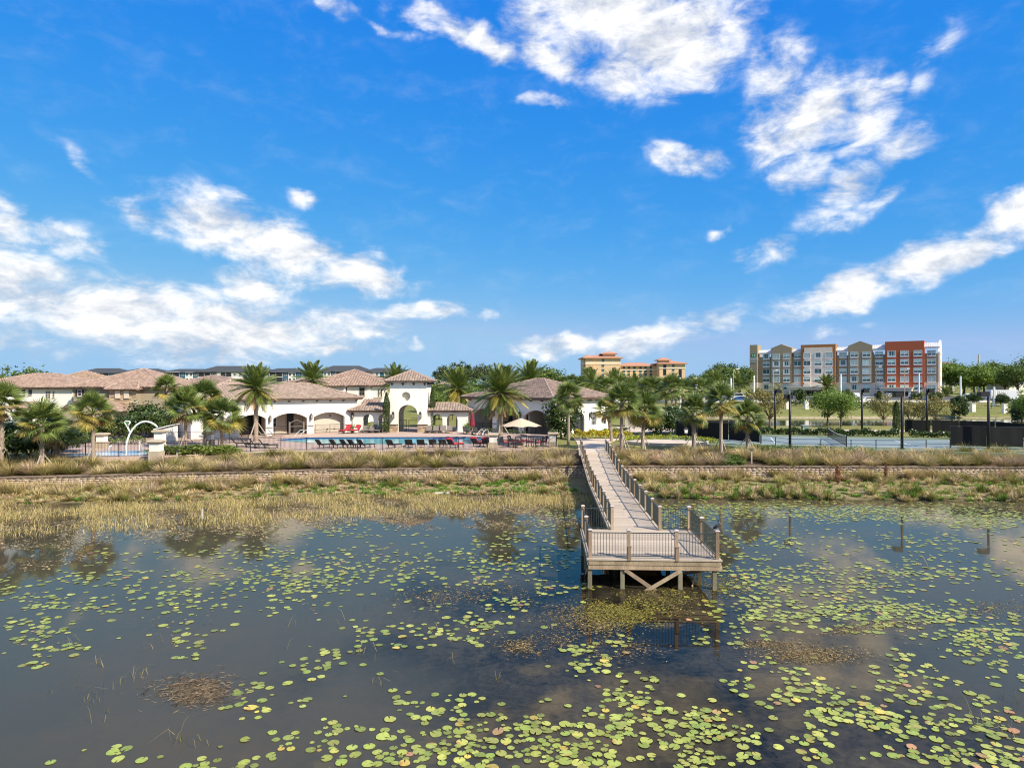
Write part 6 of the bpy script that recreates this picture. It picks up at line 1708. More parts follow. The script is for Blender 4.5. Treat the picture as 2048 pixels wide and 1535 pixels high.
def potted(label,px,D,s=1.0,z=DECK):
    t_=thing('potted_plant',label,'plant',(PX(px,D),D,z)); t_.scale=(s,s,s)
    MB().lathe([(.16,0),(.24,.38),(.26,.42),(.22,.42),(.20,.36)],12).build('pot',M['fascia'],t_)
    V,Q=kites(RNG.normal(0,1,(260,3))*np.array([.2,.2,.22])+np.array([0,0,.72]),.16); obj('foliage',np_mesh('foliage',V,Q,M['leaf_bright']),t_)
potted('small potted plant between the two red loungers by the clubhouse',704.5,86.8,.9)
for i,px in enumerate((737.5,750.5,763)): potted(f'small potted plant behind the brown loungers of the left arcade, {ORD[i]} from the left',px,87.85,.9)
for i,px in enumerate((865,879.5)): potted(f'small potted plant behind the brown loungers of the right arcade, {ORD[i]} from the left',px,87.8,.9)
potted('larger potted plant left of the first arch of the right wing',935,86.2,1.2)
# ------------------------------------------------------------------ parasols, tables, chairs
ps=thing('parasol','large open beige parasol over the dining chairs at the pool','parasol',(PX(1042,69.5),69.5,DECK))
can=MB(); n=8; rad=2.12; z0,z1=1.92,2.72
ring=[];N_=48
top=Vector((0,0,z1))
vs_=[top]
for ir,(f,dz) in enumerate(((.33,0),(.66,0),(1.0,0))):
    for k in range(N_):
        a=2*math.pi*k/N_; sc=math.cos((a%(2*math.pi/n))-math.pi/n); r_=rad*f*(math.cos(math.pi/n)/sc); sag=.10*f*(1-abs(((a*n/(2*math.pi))%1)-.5)*2)
        vs_.append(Vector((r_*math.cos(a),r_*math.sin(a),z1+(z0-z1)*f**1.12-sag*.0+(.07*f*f*(1-abs(((a*n/(2*math.pi))%1)-.5)*2)))))
fs=[(0,1+k,1+(k+1)%N_) for k in range(N_)]
for ir in range(2):
    for k in range(N_): fs.append((1+ir*N_+k,1+(ir+1)*N_+k,1+(ir+1)*N_+(k+1)%N_,1+ir*N_+(k+1)%N_))
can.add(vs_,fs); can.build('canopy',M['canvas'],ps)
MB().tube([(0,0,.1),(0,0,2.7)],.09,10).build('pole',M['white_metal'],ps,True)
MB().frustum(-.45,.45,-.45,.45,0,.12,.06).build('base',M['stone_trim'],ps)
MB().lathe([(.05,2.7),(.06,2.78),(.01,2.86)],8).build('finial',M['black'],ps)
for k in range(n):
    a=2*math.pi*k/n; MB().bar((0,0,z1-.10),(rad*.96*math.cos(a),rad*.96*math.sin(a),z0-.03),.03,.03).build('rib',M['stake'],ps)
cu=thing('closed_parasol','folded maroon parasol in front of the right wing arches','parasol',(PX(944.5,83.5),83.5,DECK))
MB().lathe([(.30,1.05),(.34,1.2),(.24,1.9),(.14,2.35),(.04,2.62)],10).build('canopy',M['maroon'],cu); MB().tube([(0,0,0),(0,0,2.7)],.03,8).build('pole',M['stake'],cu); MB().lathe([(.3,0),(.3,.08),(.06,.12)],12).build('base',M['black'],cu)
def make_chair():
    p=[]
    lg=MB().bar((0,0,0),(0,0,.44),.04,.04).mesh('leg',M['wicker'])
    for x in (-.24,.24):
        for y in (-.23,.23): p.append(('leg',lg,(x,y,0),None))
    p.append(('seat',MB().box(-.27,.27,-.26,.26,.42,.47).mesh('seat',M['wicker']),(0,0,0),None))
    p.append(('seat_cushion',MB().box(-.25,.25,-.25,.23,.471,.54).mesh('seat_cushion',M['red_fabric']),(0,0,0),None))
    b=MB().box(-.27,-.23,-.02,.02,0,.5).box(.23,.27,-.02,.02,0,.5).box(-.27,.27,-.022,.022,.44,.52)
    for i in range(5): b.box(-.17+i*.085-.012,-.17+i*.085+.012,-.01,.01,0,.46)
    p.append(('backrest',b.mesh('backrest',M['wicker']),(0,.25,.46),(R(-10),0,0)))
    for s in (-1,1): p.append(('armrest',MB().box(s*.27-.03,s*.27+.03,-.24,.24,.66,.70).box(s*.27-.02,s*.27+.02,-.23,-.19,.44,.66).mesh('armrest',M['wicker']),(0,0,0),None))
    return p
CH=make_chair()
for i,(px,D,rz) in enumerate(((1012,67.0,100),(1024,68.2,60),(1039,66.6,160),(1060,67.2,200),(1079,66.8,250),(1087,68.0,280),(1048,68.8,0))):
    t_=thing('dining_chair',f'black chair with red cushion by the beige parasol, {ORD[i]} counted from the left','chair',(PX(px,D),D,DECK),R(rz),'dining chairs under the beige parasol'); t_.scale=(1.08,)*3
    for nm,me,loc,rot in CH: obj(nm,me,t_,loc,rot)
for px,D,lab in ((1028,67.1,'round dark table left of the beige parasol pole'),(1071,67.6,'round dark table right of the beige parasol pole')):
    t_=thing('dining_table',lab,'table',(PX(px,D),D,DECK)); MB().lathe([(.55,.70),(.55,.74)],20).build('table_top',M['wicker'],t_)
    MB().tube([(0,0,.04),(0,0,.70)],.05,8).build('pedestal',M['black'],t_); MB().lathe([(.32,0),(.32,.04),(.08,.07)],14).build('foot',M['black'],t_)
# pool rails
for px,D,lab in ((966,80.2,'steel handrail pair at the right end of the pool'),(606,79.6,'steel handrail pair at the far left side of the pool')):
    t_=thing('pool_handrail',lab,'handrail',(PX(px,D),D,DECK))
    for s in (-.3,.3): MB().tube([(s-.5,-.9,-.1),(s-.3,-.55,.45),(s,-.1,.82),(s+.22,.1,.86),(s+.32,.18,.72),(s+.33,.2,0)],.022,8).build('rail',M['white_metal'],t_,True)
# ------------------------------------------------------------------ splash pad features
sp=thing('water_arch','white splash pad arch of bent pipe','water feature',(PX(253,61),61,DECK))
ax_=[(253,908),(252,893),(254,880),(258,868),(264,858),(272,849),(281,844),(290,842.5),(299,844.5),(306,848.5),(312,854)]
MB().tube([(PX(a,61)-PX(253,61),.25*i*.1,PZ(b,61)-DECK) for i,(a,b) in enumerate(ax_)],.085,10).build('pipe',M['white_metal'],sp,True)
def spx(a,b): return Vector((PX(a,61)-PX(253,61),.05,PZ(b,61)-DECK))
MB().tube([spx(259.5,864),spx(256,857.5),spx(254,853)],.075,8).build('branch',M['white_metal'],sp,True)
MB().tube([spx(254,853),spx(249.5,846.5),spx(247.8,843.3),spx(250.5,842.3),spx(257.5,842.3),spx(260,843.4),spx(258.2,847),spx(254,853)],.06,8).build('cup_rim',M['white_metal'],sp,True)
c=[spx(254.2,851.2),spx(250.3,844.2),spx(257.6,844.2)]; cm_=MB(); cm_.add([p+Vector((0,-.03,0)) for p in c]+[p+Vector((0,.03,0)) for p in c],[(0,1,2),(5,4,3),(0,3,4,1),(1,4,5,2),(2,5,3,0)]); cm_.build('cup_panel',mat('green_panel',(.07,.25,.05),.5),sp)
for px,D,lab,hh,bend in ((217,62.5,'short white spray nozzle at the left of the splash pad',.55,.3),(279,62,'short white spray post at the right of the splash pad',1.0,0),(283,61.5,'small bent grey spray pipe beside the white post',.95,-.35),(329,64,'plain white spray post behind the pool pillar',1.15,0)):
    t_=thing('spray_post',lab,'water feature',(PX(px,D),D,DECK))
    MB().tube([(0,0,0),(0,0,hh*.6),(bend*.3,0,hh*.85),(bend,0,hh)] if bend else [(0,0,0),(0,0,hh*.5),(0,0,hh)],.07,8).build('pipe',M['white_metal'] if lab[0]!='s' or 'grey' not in lab else M['stucco_grey'],t_,True)
    MB().lathe([(.13,0),(.13,.04),(.07,.06)],10).build('flange',M['stone_trim'],t_)
# ------------------------------------------------------------------ pool fence, pillars
def fence(label, pts, z, h=1.25, step=2.4, picket=.11, name='pool_fence', m='black', rails=(.08,.97)):
    pts=[Vector((x,y,0)) for x,y in pts]; o=pts[0]
    t_=thing(name,label,'fence',(o.x,o.y,z)); pm2=MB().box(-.03,.03,-.03,.03,-.1,h).mesh('post',M[m])
    for a,b in zip(pts[:-1],pts[1:]):
        L_=(b-a).length; n=max(1,round(L_/step)); d=(b-a)/L_
        for i in range(n):
            p=a+(b-a)*(i/n)-o; q=a+(b-a)*((i+1)/n)-o
            obj('post',pm2,t_,p)
            pn=MB()
            for r in rails: pn.bar(p+Vector((0,0,h*r)),q+Vector((0,0,h*r)),.03,.035)
            pl=pn.build('panel',M[m],t_)
            pk=MB(); k=int((q-p).length/picket)
            for j in range(1,k):
                c_=p+(q-p)*(j/k); pk.add([c_+Vector((-.009*d.x,-.009*d.y,.09)),c_+Vector((.009*d.x,.009*d.y,.09)),c_+Vector((.009*d.x,.009*d.y,h*.97)),c_+Vector((-.009*d.x,-.009*d.y,h*.97)),
                                         c_+Vector((-.009*d.x+.012*d.y,-.009*d.y-.012*d.x,.09)),c_+Vector((.009*d.x+.012*d.y,.009*d.y-.012*d.x,.09)),c_+Vector((.009*d.x+.012*d.y,.009*d.y-.012*d.x,h*.97)),c_+Vector((-.009*d.x+.012*d.y,-.009*d.y-.012*d.x,h*.97))],[(0,1,2,3),(7,6,5,4),(0,4,5,1),(3,2,6,7),(1,5,6,2),(0,3,7,4)])
            stuff(pk.build('pickets',M[m],pl))
    obj('post',pm2,t_,pts[-1]-o)
    return t_
fence('long black picket fence along the pond side of the pool', FENCE, DECK)
fence('black picket fence behind the splash pad', [(-38.4,56.9),(-41.5,62),(-42.5,66),(-39.5,69.5),(-34,70.8),(-29.5,71.2),(-28.6,74)], DECK)
def arch_rail(o_,d_,a,b,off,label):
    p=(o_[0]+d_[0]*a,o_[1]+d_[1]*a+off); q=(o_[0]+d_[0]*b,o_[1]+d_[1]*b+off); fence(label,[p,q],DECK,1.1,1.8,.12,'patio_railing')
arch_rail(Ol,dl,A[0][0]+.1,A[0][1]-.1,.25,'black railing across the left arch of the left wing')
arch_rail(Ol,dl,A[1][0]+.1,A[1][0]+1.9,.25,'black railing left of the arched gate in the left wing'); arch_rail(Ol,dl,A[1][0]+3.9,A[1][1]-.1,.25,'black railing right of the arched gate in the left wing')
arch_rail(Ol,dl,A[2][0]+.1,A[2][1]-.1,.25,'black railing across the right arch of the left wing')
arch_rail(Or,dr,Bx[0][0]+.1,Bx[0][1]-.1,.3,'black railing in the first arch of the right wing'); arch_rail(Or,dr,Bx[2][0]+.1,Bx[2][1]-.1,.3,'black railing in the third arch of the right wing')
sx_=A[1][0]+2.0; gq=(Ol[0]+dl[0]*sx_,Ol[1]+dl[1]*sx_-.1)
ag=thing('arched_gate','dark gate with arched top rail in the middle arch of the left wing','gate',(gq[0],gq[1],DECK),TL)
for x in (0,1.75): MB().box(x-.1,x+.1,-.1,.1,0,1.55).build('gate_post',M['fascia'],ag)
MB().tube([(.1+1.55*t,0,1.38+.36*math.sin(math.pi*t)) for t in np.linspace(0,1,11)],.05,6).build('arch_rail',M['fascia'],ag)
MB().box(.12,1.63,-.03,.03,.12,.20).box(.12,1.63,-.03,.03,.95,1.03).build('rail',M['fascia'],ag)
pk=MB()
for i in range(12): pk.box(.2+i*.125-.01,.2+i*.125+.01,-.01,.01,.15,1.42+.30*math.sin(math.pi*(i+.8)/13))
stuff(pk.build('pickets',M['black'],ag))
def pillar(label,px,D,h,w=.72,base=.7,z=DECK,planter=False):
    t_=thing('pool_pillar',label,'pillar',(PX(px,D),D,z)); hw=w/2
    MB().box(-hw-.06,hw+.06,-hw-.06,hw+.06,-.3,base).build('base',M['stone_trim'],t_)
    MB().box(-hw,hw,-hw,hw,base,h-.2).build('shaft',M['stucco'],t_)
    MB().frustum(-hw-.06,hw+.06,-hw-.06,hw+.06,h-.2,h-.12,-.10).box(-hw-.17,hw+.17,-hw-.17,hw+.17,h-.12,h-.02).frustum(-hw-.17,hw+.17,-hw-.17,hw+.17,h-.02,h+.05,.12).build('cap',M['stone_trim'],t_)
    if planter:
        V,Q=kites(RNG.normal(0,1,(120,3))*np.array([.22,.22,.1])+np.array([0,0,h+.12]),.2); obj('plant',np_mesh('plant',V,Q,M['leaf_dark']),t_)
pillar('white fence pillar with tan base nearest the splash pad, in front',313,57.2,1.62,.80,.75,2.05)
pillar('taller white pillar right behind the front splash pad pillar',320,62.5,1.95,.74,.7)
pillar('white pillar with tan cap at the back left of the splash pad',204,66,1.42,.72,.65)
pillar('white pillar with tan cap behind the fan palm trunks',418,69,1.30,.72,.55)
pillar('white pillar with tan cap left of the beige parasol',986,66.3,1.38,.72,.55)
pillar('white pillar with tan cap and plant right of the dining chairs',1106,67.6,1.40,.72,.5,DECK,True)
shd=thing('pool_shed','low white shed with sloping roof behind the pool pillar','shed',(PX(311,72),72,DECK),R(8))
MB().prism_y([(0,0),(1.7,0),(1.7,1.75),(0,1.35)],0,1.6).build('wall',M['stucco'],shd); MB().add([(-.15,-.2,1.48),(1.85,-.2,1.96),(1.85,1.8,1.96),(-.15,1.8,1.48),(-.15,-.2,1.38),(1.85,-.2,1.86),(1.85,1.8,1.86),(-.15,1.8,1.38)],[(0,1,2,3),(7,6,5,4),(0,4,5,1),(1,5,6,2),(2,6,7,3),(3,7,4,0)]).build('roof',M['white_metal'],shd)
# bollard lights in the grass bed
for px,D,lab in ((354,57.6,'pale bollard light in the grass below the fan palms'),(808,61.3,'pale bollard light in the grass below the pool'),(1503,60.6,'bollard light in the grass left of the tennis court')):
    x=PX(px,D); t_=thing('bollard_light',lab,'lamp',(x,D,G(x,D)),0,'bollard lights in the grass bed')
    MB().box(-.06,.06,-.06,.06,-.2,1.15).build('post',M['stake'],t_); MB().box(-.05,.05,-.05,.05,1.15,1.22).build('lens',M['white_metal'],t_); MB().frustum(-.15,.15,-.15,.15,1.22,1.3,.06).build('hood',M['black'],t_)
# ------------------------------------------------------------------ tennis court furniture
def lightpole(label,px,D,top,head,rz=0.0):
    x=PX(px,D); z=2.15; h=PZ(top,D)-z
    t_=thing('court_light',label,'lamp post',(x,D,z),R(rz),'tennis court light poles')
    MB().tube([(0,0,-.2),(0,0,h)],[.135,.11],10).build('pole',M['black'],t_,True); MB().lathe([(.3,0),(.3,.06),(.2,.12)],12).build('foot',M['black'],t_)
    sx=1 if head>0 else -1
    MB().box(*sorted((.1*sx,abs(head)*sx)),-.32,.32,h-.42,h+.02).build('lamp_head',M['black'],t_); MB().box(*sorted((.2*sx,(abs(head)-.1)*sx)),-.25,.25,h-.44,h-.42).build('lamp_lens',M['white_metal'],t_); MB().box(*sorted((-.05*sx,.2*sx)),-.08,.08,h-.1,h+.04).build('arm',M['black'],t_)
lightpole('black court light pole at the near left corner of the tennis court',1580,66.4,789,.75,90)
lightpole('black court light pole on the near side right of the net',1804,65.3,785,-.75)
lightpole('black court light pole in front of the right windscreen',1977,64.6,783.5,-.9)
lightpole('black court light pole behind the far left end of the court',1550,88,779,.75)
lightpole('black court light pole behind the court net',1724,86,778,.75)
lightpole('black court light pole behind the cypress column',1854,84.5,778,.75)
net=thing('tennis_net','dark tennis net with white band across the blue court','net',(CT.x,CT.y,2.2),math.atan2(CP.y,CP.x))
for x in (-6.4,6.4): MB().tube([(x,0,0),(x,0,1.09)],.05,8).build('net_post',M['black'],net)
zt=lambda x: .92+.15*(abs(x)/6.4)**2
bm_=MB(); ms_=MB(); xs=np.linspace(-6.35,6.35,17)
for a,b in zip(xs[:-1],xs[1:]): bm_.add([(a,-.012,zt(a)-.06),(b,-.012,zt(b)-.06),(b,-.012,zt(b)),(a,-.012,zt(a)),(a,.012,zt(a)-.06),(b,.012,zt(b)-.06),(b,.012,zt(b)),(a,.012,zt(a))],[(0,1,2,3),(7,6,5,4),(3,2,6,7),(4,5,1,0)])
bm_.build('net_band',M['white_metal'],net)
xs=np.arange(-6.3,6.3,.11)
for x in xs: ms_.box(x-.008,x+.008,-.004,.004,.05,zt(x)-.05)
for z in np.arange(.08,.9,.11): ms_.box(-6.33,6.33,-.004,.004,z-.008,z+.008)
stuff(ms_.build('mesh',M['black'],net))
M['screen']=mat('black_windscreen_mesh',(.005,.0055,.006),.8,.4,1.2,.3,4)
def windscreen(label,pts,z,h,zb=.12,step=3.0,top_rail=0.0,gap=.06):
    pts=[Vector((x,y,0)) for x,y in pts]; o=pts[0]; t_=thing('windscreen',label,'fence',(o.x,o.y,z),0,'black windscreens of the tennis court'); H=h+top_rail
    pm2=MB().tube([(0,0,-.1),(0,0,H)],.035,8).mesh('post',M['dark_green'])
    for a,b in zip(pts[:-1],pts[1:]):
        n=max(1,round((b-a).length/step))
        for i in range(n):
            p=a+(b-a)*(i/n)-o; q=a+(b-a)*((i+1)/n)-o; u=(q-p).normalized()
            obj('post',pm2,t_,p)
            MB().bar(p+Vector((0,0,H)),q+Vector((0,0,H)),.04,.04).bar(p+Vector((0,0,h*.42)),q+Vector((0,0,h*.42)),.03,.03).build('rail',M['dark_green'],t_)
            v=[];m_=6
            nr=Vector((u.y,-u.x,0))
            for k in range(m_+1):
                c_=p+u*gap+(q-p-u*2*gap)*(k/m_)+nr*(.05+.015*math.sin(k*2.1+i)); v+= [c_+Vector((0,0,zb+.02*math.sin(k*1.7))),c_+Vector((0,0,h-.04+.015*math.sin(k*2.3)))]
            v2=[x_+nr*.01 for x_ in v]; s_=MB(); nn_=len(v); s_.add(v+v2,[(2*k,2*k+2,2*k+3,2*k+1) for k in range(m_)]+[(nn_+2*k,nn_+2*k+1,nn_+2*k+3,nn_+2*k+2) for k in range(m_)]); s_.build('screen',M['screen'],t_)
    obj('post',pm2,t_,pts[-1]-o)
windscreen('black windscreen along the left end of the tennis court',[(PX(1352,79.5),79.5),(PX(1395,77.6),77.6),(PX(1458,74.5),74.5),(PX(1521,71.4),71.4)],2.18,1.95)
windscreen('taller black windscreen behind the left end of the court',[(PX(1354,84),84),(PX(1412,85),85),(PX(1500,86.5),86.5)],2.18,1.75,.12,3.0,.75)
windscreen('black windscreen panels at the near right corner of the court',[(PX(1900,66.2),66.2),(PX(1974,65.2),65.2),(PX(2046,64.6),64.6),(PX(2120,64),64)],2.18,2.15,.25)
windscreen('black windscreen along the far right side of the court',[(PX(1807,86),86),(PX(1918,84),84),(PX(1992,82),82),(PX(2052,77),77),(PX(2100,73),73)],2.18,1.75,.15,4.0,.5,.12)
fence('low black chain fence along the near side of the tennis court',[(PX(1521,71.2),71.0),(PX(1580,66.2),66.0),(PX(1700,65.6),65.4),(PX(1800,65.0),64.8),(PX(1900,66.0),65.9)],2.15,.95,3.0,9.9,'court_fence','black',(.97,.5))
bx_=thing('utility_box','pale green utility cabinet at the far side of the court','cabinet',(PX(1610,84.4),84.4,2.19)); MB().box(-.38,.38,-.3,.3,.08,1.05).build('cabinet',mat('sage_green_paint',(.20,.27,.21),.6),bx_); MB().box(-.44,.44,-.36,.36,1.05,1.14).build('lid',mat('pale_green_lid',(.34,.40,.34),.6),bx_); MB().box(-.5,.5,-.4,.4,0,.08).build('plinth',M['concrete'],bx_)
bn=thing('court_bench','dark bench with two seats beside the green cabinet','bench',(PX(1580,84.6),84.6,2.19)); MB().box(-.55,.55,-.2,.2,.4,.46).build('seat',M['black'],bn)
for x in (-.45,.45): MB().box(x-.04,x+.04,-.18,.18,0,.4).build('leg',M['black'],bn)
lp=thing('post_lantern','white lantern on a black post before the dark windscreen','lamp post',(PX(1372,73.5),73.5,2.15)); MB().tube([(0,0,0),(0,0,.9)],[.07,.05],8).build('post',M['black'],lp); MB().frustum(-.13,.13,-.13,.13,.98,1.38,-.05).build('lantern_glass',mat('white_lamp_glass',(.75,.73,.68),.3),lp); MB().frustum(-.24,.24,-.24,.24,1.39,1.62,.2).box(-.03,.03,-.03,.03,1.62,1.75).box(-.15,.15,-.15,.15,.92,.97).build('lantern_cap',M['black'],lp)
lw_=thing('low_wall','low pale curved wall round the front of the round terrace','wall',(16.2,71.8,2.26)); m_=MB()
for a,b in zip(np.linspace(R(185),R(350),14)[:-1],np.linspace(R(185),R(350),14)[1:]): m_.bar((4.25*math.cos(a),3.85*math.sin(a),.10),(4.25*math.cos(b),3.85*math.sin(b),.10),.2,.24)
m_.build('wall',M['concrete'],lw_)
# ------------------------------------------------------------------ far lawn: pillars, low wall, lamps, vehicles
for i,(px,D,h) in enumerate(((1405,150,3.4),(1575,156,1.9),(1613,156,2.3),(1708,158,1.7),(1946,150,2.1),(2009,147,2.3))):
    x=PX(px,D); t_=thing('white_pillar',f'white gate pillar on the far lawn, {ORD[i]} from the left','pillar',(x,D,G(x,D)),0,'white pillars on the far lawn')
    MB().box(-.4,.4,-.35,.35,-.3,h*.85).build('shaft',M['stucco'],t_); MB().box(-.47,.47,-.42,.42,h*.85,h*.85+.1).build('cap',M['stucco'],t_)
far_fence=fence('thin dark fence along the far lawn',[(PX(1500,160),160),(PX(1760,160),160),(PX(2100,152),152)],float(G(60,160)),1.3,6.0,.6,'lawn_fence')
for i,(px,D,top,w,col) in enumerate(((1508,190,752,.28,'white_metal'),(1681.5,190,749,.28,'white_metal'),(1838,200,747,.22,'white_metal'),(1547,230,740,.12,'stucco_grey'),(1752.5,200,733,.13,'fascia'),(1809,205,737,.15,'stake'),(1921,190,753,.28,'white_metal'),(1360,150,756,.25,'white_metal'),(1393,160,756,.3,'white_metal'),(1462,175,757.5,.3,'white_metal'),(1467,180,738,.12,'stake'),(1988,165,775,.3,'white_metal'))):
    x=PX(px,D); z=G(x,D); h=PZ(top,D)-z; t_=thing('lamp_post',f'slim pole standing before the hotels, {ORD[i]} in the list from the hotel sign','pole',(x,D,z),0,'slim poles before the hotels')
    t_['label']={0:'white pole left of the hotel sign tower',1:'white pole right of the hotel date palm',2:'white pole before the red hotel bay',3:'thin street lamp before the left hotel gable',4:'dark street lamp before the right hotel gable',5:'tan street lamp before the red hotel bay',6:'white pole right of the hotel end',7:'short white pole before the ochre hotel right wing',8:'white pole right of the ochre hotel',9:'white pole left of the hotel trees',10:'thin tall tan pole left of the hotel',11:'short white pole above the white container'}[i]
    MB().tube([(0,0,-.2),(0,0,h)],[w,w*.8],8).build('pole',M[col],t_)
    if w<.2:
        MB().bar((0,0,h-.1),(.9,0,h),.1,.1).build('arm',M[col],t_); MB().box(.6,1.5,-.2,.2,h-.05,h+.15).build('lamp_head',M['white_metal'],t_)
    else: MB().lathe([(w,h),(w*.6,h+.15)],8).build('cap',M[col],t_)
for px,D,top,lab,w in ((1105,500,733.5,'thin radio mast beyond the trees left of the ochre hotel',.35),(1957.5,420,708.5,'tall steel monopole beyond the trees right of the hotel',.75)):
    t_=thing('mast',lab,'mast',(PX(px,D),D,3)); h=PZ(top,D)-3
    MB().tube([(0,0,0),(0,0,h)],[w,w*.6],8).build('pole',M['stucco_grey'],t_)
    for k in range(3): MB().box(-w*2.2,w*2.2,-.1,.1,h*(.97-.06*k)-.12,h*(.97-.06*k)+.12).build('cross_arm',M['stucco_grey'],t_)
def car(label,px,D,rz,paint,suv=False,z=None):
    x=PX(px,D); t_=thing('parked_car',label,'car',(x,D,G(x,D) if z is None else z),R(rz),'cars parked before the hotel'); H=1.75 if suv else 1.42
    body=[(-2.3,.35),(2.3,.35),(2.35,.62),(2.2,.86),(1.25,.95),(.65,H),(-1.5 if suv else -1.1,H),(-2.15 if suv else -1.9,1.0),(-2.32,.9)]
    MB().prism_y(body,-.86,.86).build('body',paint,t_)
    cab=[(1.08,.98),(.60,H-.10),(-1.42 if suv else -1.05,H-.10),(-1.95 if suv else -1.7,1.0)]
    MB().prism_y(cab,-.875,-.862).build('side_window',M['glass'],t_); MB().prism_y(cab,.862,.875).build('side_window',M['glass'],t_)
    MB().add([(1.22,-.75,.99),(1.22,.75,.99),(.70,.68,H-.08),(.70,-.68,H-.08)],[(0,1,2,3)]).build('windscreen_glass',M['glass'],t_)
    MB().add([((-2.17 if suv else -1.93),-.75,1.04),((-2.17 if suv else -1.93),.75,1.04),((-1.54 if suv else -1.16),.68,H-.08),((-1.54 if suv else -1.16),-.68,H-.08)],[(3,2,1,0)]).build('rear_glass',M['glass'],t_)
    for wx in (-1.42,1.42):
        for s in (-1,1):
            wh_=MB().lathe([(.33,-.11),(.34,0),(.33,.11)],14).build('wheel',M['black'],t_,loc=(wx,s*.80,.34),rot=(R(90),0,0)); MB().lathe([(.2,-.115),(.2,.115)],10).build('rim',M['stucco_grey'],wh_)
    for s in (-.6,.6):
        MB().box(2.2,2.36,s-.18,s+.18,.62,.76).build('headlight',M['white_metal'],t_); MB().box(-2.36,-2.26,s-.18,s+.18,.7,.86).build('tail_light',M['red_fabric'],t_)
def paint(n,c): return mat(n,c,.25,.04,1,spec=.6)
PW_=paint('white_car_paint',(.75,.75,.74)); PG=paint('grey_car_paint',(.12,.13,.14)); PB=paint('blue_car_paint',(.03,.10,.30)); PR=paint('red_car_paint',(.4,.02,.03)); PK=paint('dark_car_paint',(.03,.03,.035)); PS=paint('silver_car_paint',(.45,.45,.44))
for lab,px,D,rz,p,suv in (('white sport utility car parked by the hotel, the largest one',1712,205,250,PW_,True),('grey sedan right of the white sport utility car',1732,204,240,PG,False),('white sedan parked low before the grey sedan',1738,186,5,PW_,False),('silver sedan under the right hotel canopy',1782,225,20,PS,False),('white sedan left of the far lamp post',1833,202,10,PW_,False),('dark sport utility car at the right end of the hotel',1860,205,200,PK,True),('blue car on the road below the hotel end',1861,180,4,PB,False),('red car half hidden by the palm belt',1384,190,10,PR,False),('blue car at the left foot of the hotel',1484,190,5,PB,False),('white car beside the blue one at the left foot of the hotel',1478,200,5,PW_,True)):
    car(lab,px,D,rz,p,suv,z=None if D<196 else 3.96)
ct=thing('container','long white container trailer at the right of the parking lot','container',(PX(1982,185),185,G(PX(1982,185),185)),R(-6))
MB().box(0,7.0,0,2.5,.7,3.2).build('box',M['white_metal'],ct)
for k in range(14): MB().box(.2+k*.49,.3+k*.49,-.04,0,.8,3.1).build('rib',M['white_metal'],ct)
for x in (.8,5.6): MB().lathe([(.42,-.2),(.42,.2)],12).build('wheel',M['black'],ct,loc=(x,.35,.42),rot=(R(90),0,0))
MB().box(0,7,.3,2.2,.45,.69).build('chassis',M['black'],ct)
tk=thing('tank_trailer','white rounded tank trailer left of the container','trailer',(PX(1930,188),188,G(PX(1930,188),188)))
MB().tube([(0,0,1.5),(.15,0,1.5),(2.9,0,1.5),(3.05,0,1.5)],[.5,.75,.75,.5],12).build('tank',M['white_metal'],tk,True); MB().box(.2,2.9,-.5,.5,.5,.8).build('chassis',M['black'],tk)
for x in (.7,2.3): MB().lathe([(.4,-.15),(.4,.15)],12).build('wheel',M['black'],tk,loc=(x,-.45,.4),rot=(R(90),0,0))
wb=thing('street_wall','low white wall beside the drive behind the fan palms','wall',(PX(1250,100),100,2.15)); MB().box(0,7.0,0,.3,-.3,1.5).build('panel',M['stucco_grey'],wb); MB().box(-.1,7.1,-.1,.4,1.5,1.6).build('coping',M['stucco'],wb)
# small things in the pond
D_=8.35*F/(986-767.5); fb=thing('floating_board','flat white board stranded in the sedge left of the dock','board',(PX(885,D_),D_,.05),R(4)); MB().box(-.55,.55,-.28,.28,0,.07).build('board',M['white_metal'],fb); MB().box(-.5,.5,-.05,.05,.07,.09).build('batten',M['white_metal'],fb)
D_=EYE*F/(1038-767.5); pp=thing('marker_pipe','white marker pipe standing in the shallows at the left','pipe',(PX(404,D_),D_,0)); MB().tube([(0,0,-.8),(0,0,.62)],.03,8).build('pipe',M['white_metal'],pp); MB().lathe([(.036,.60),(.036,.64)],8).build('cap',M['white_metal'],pp)
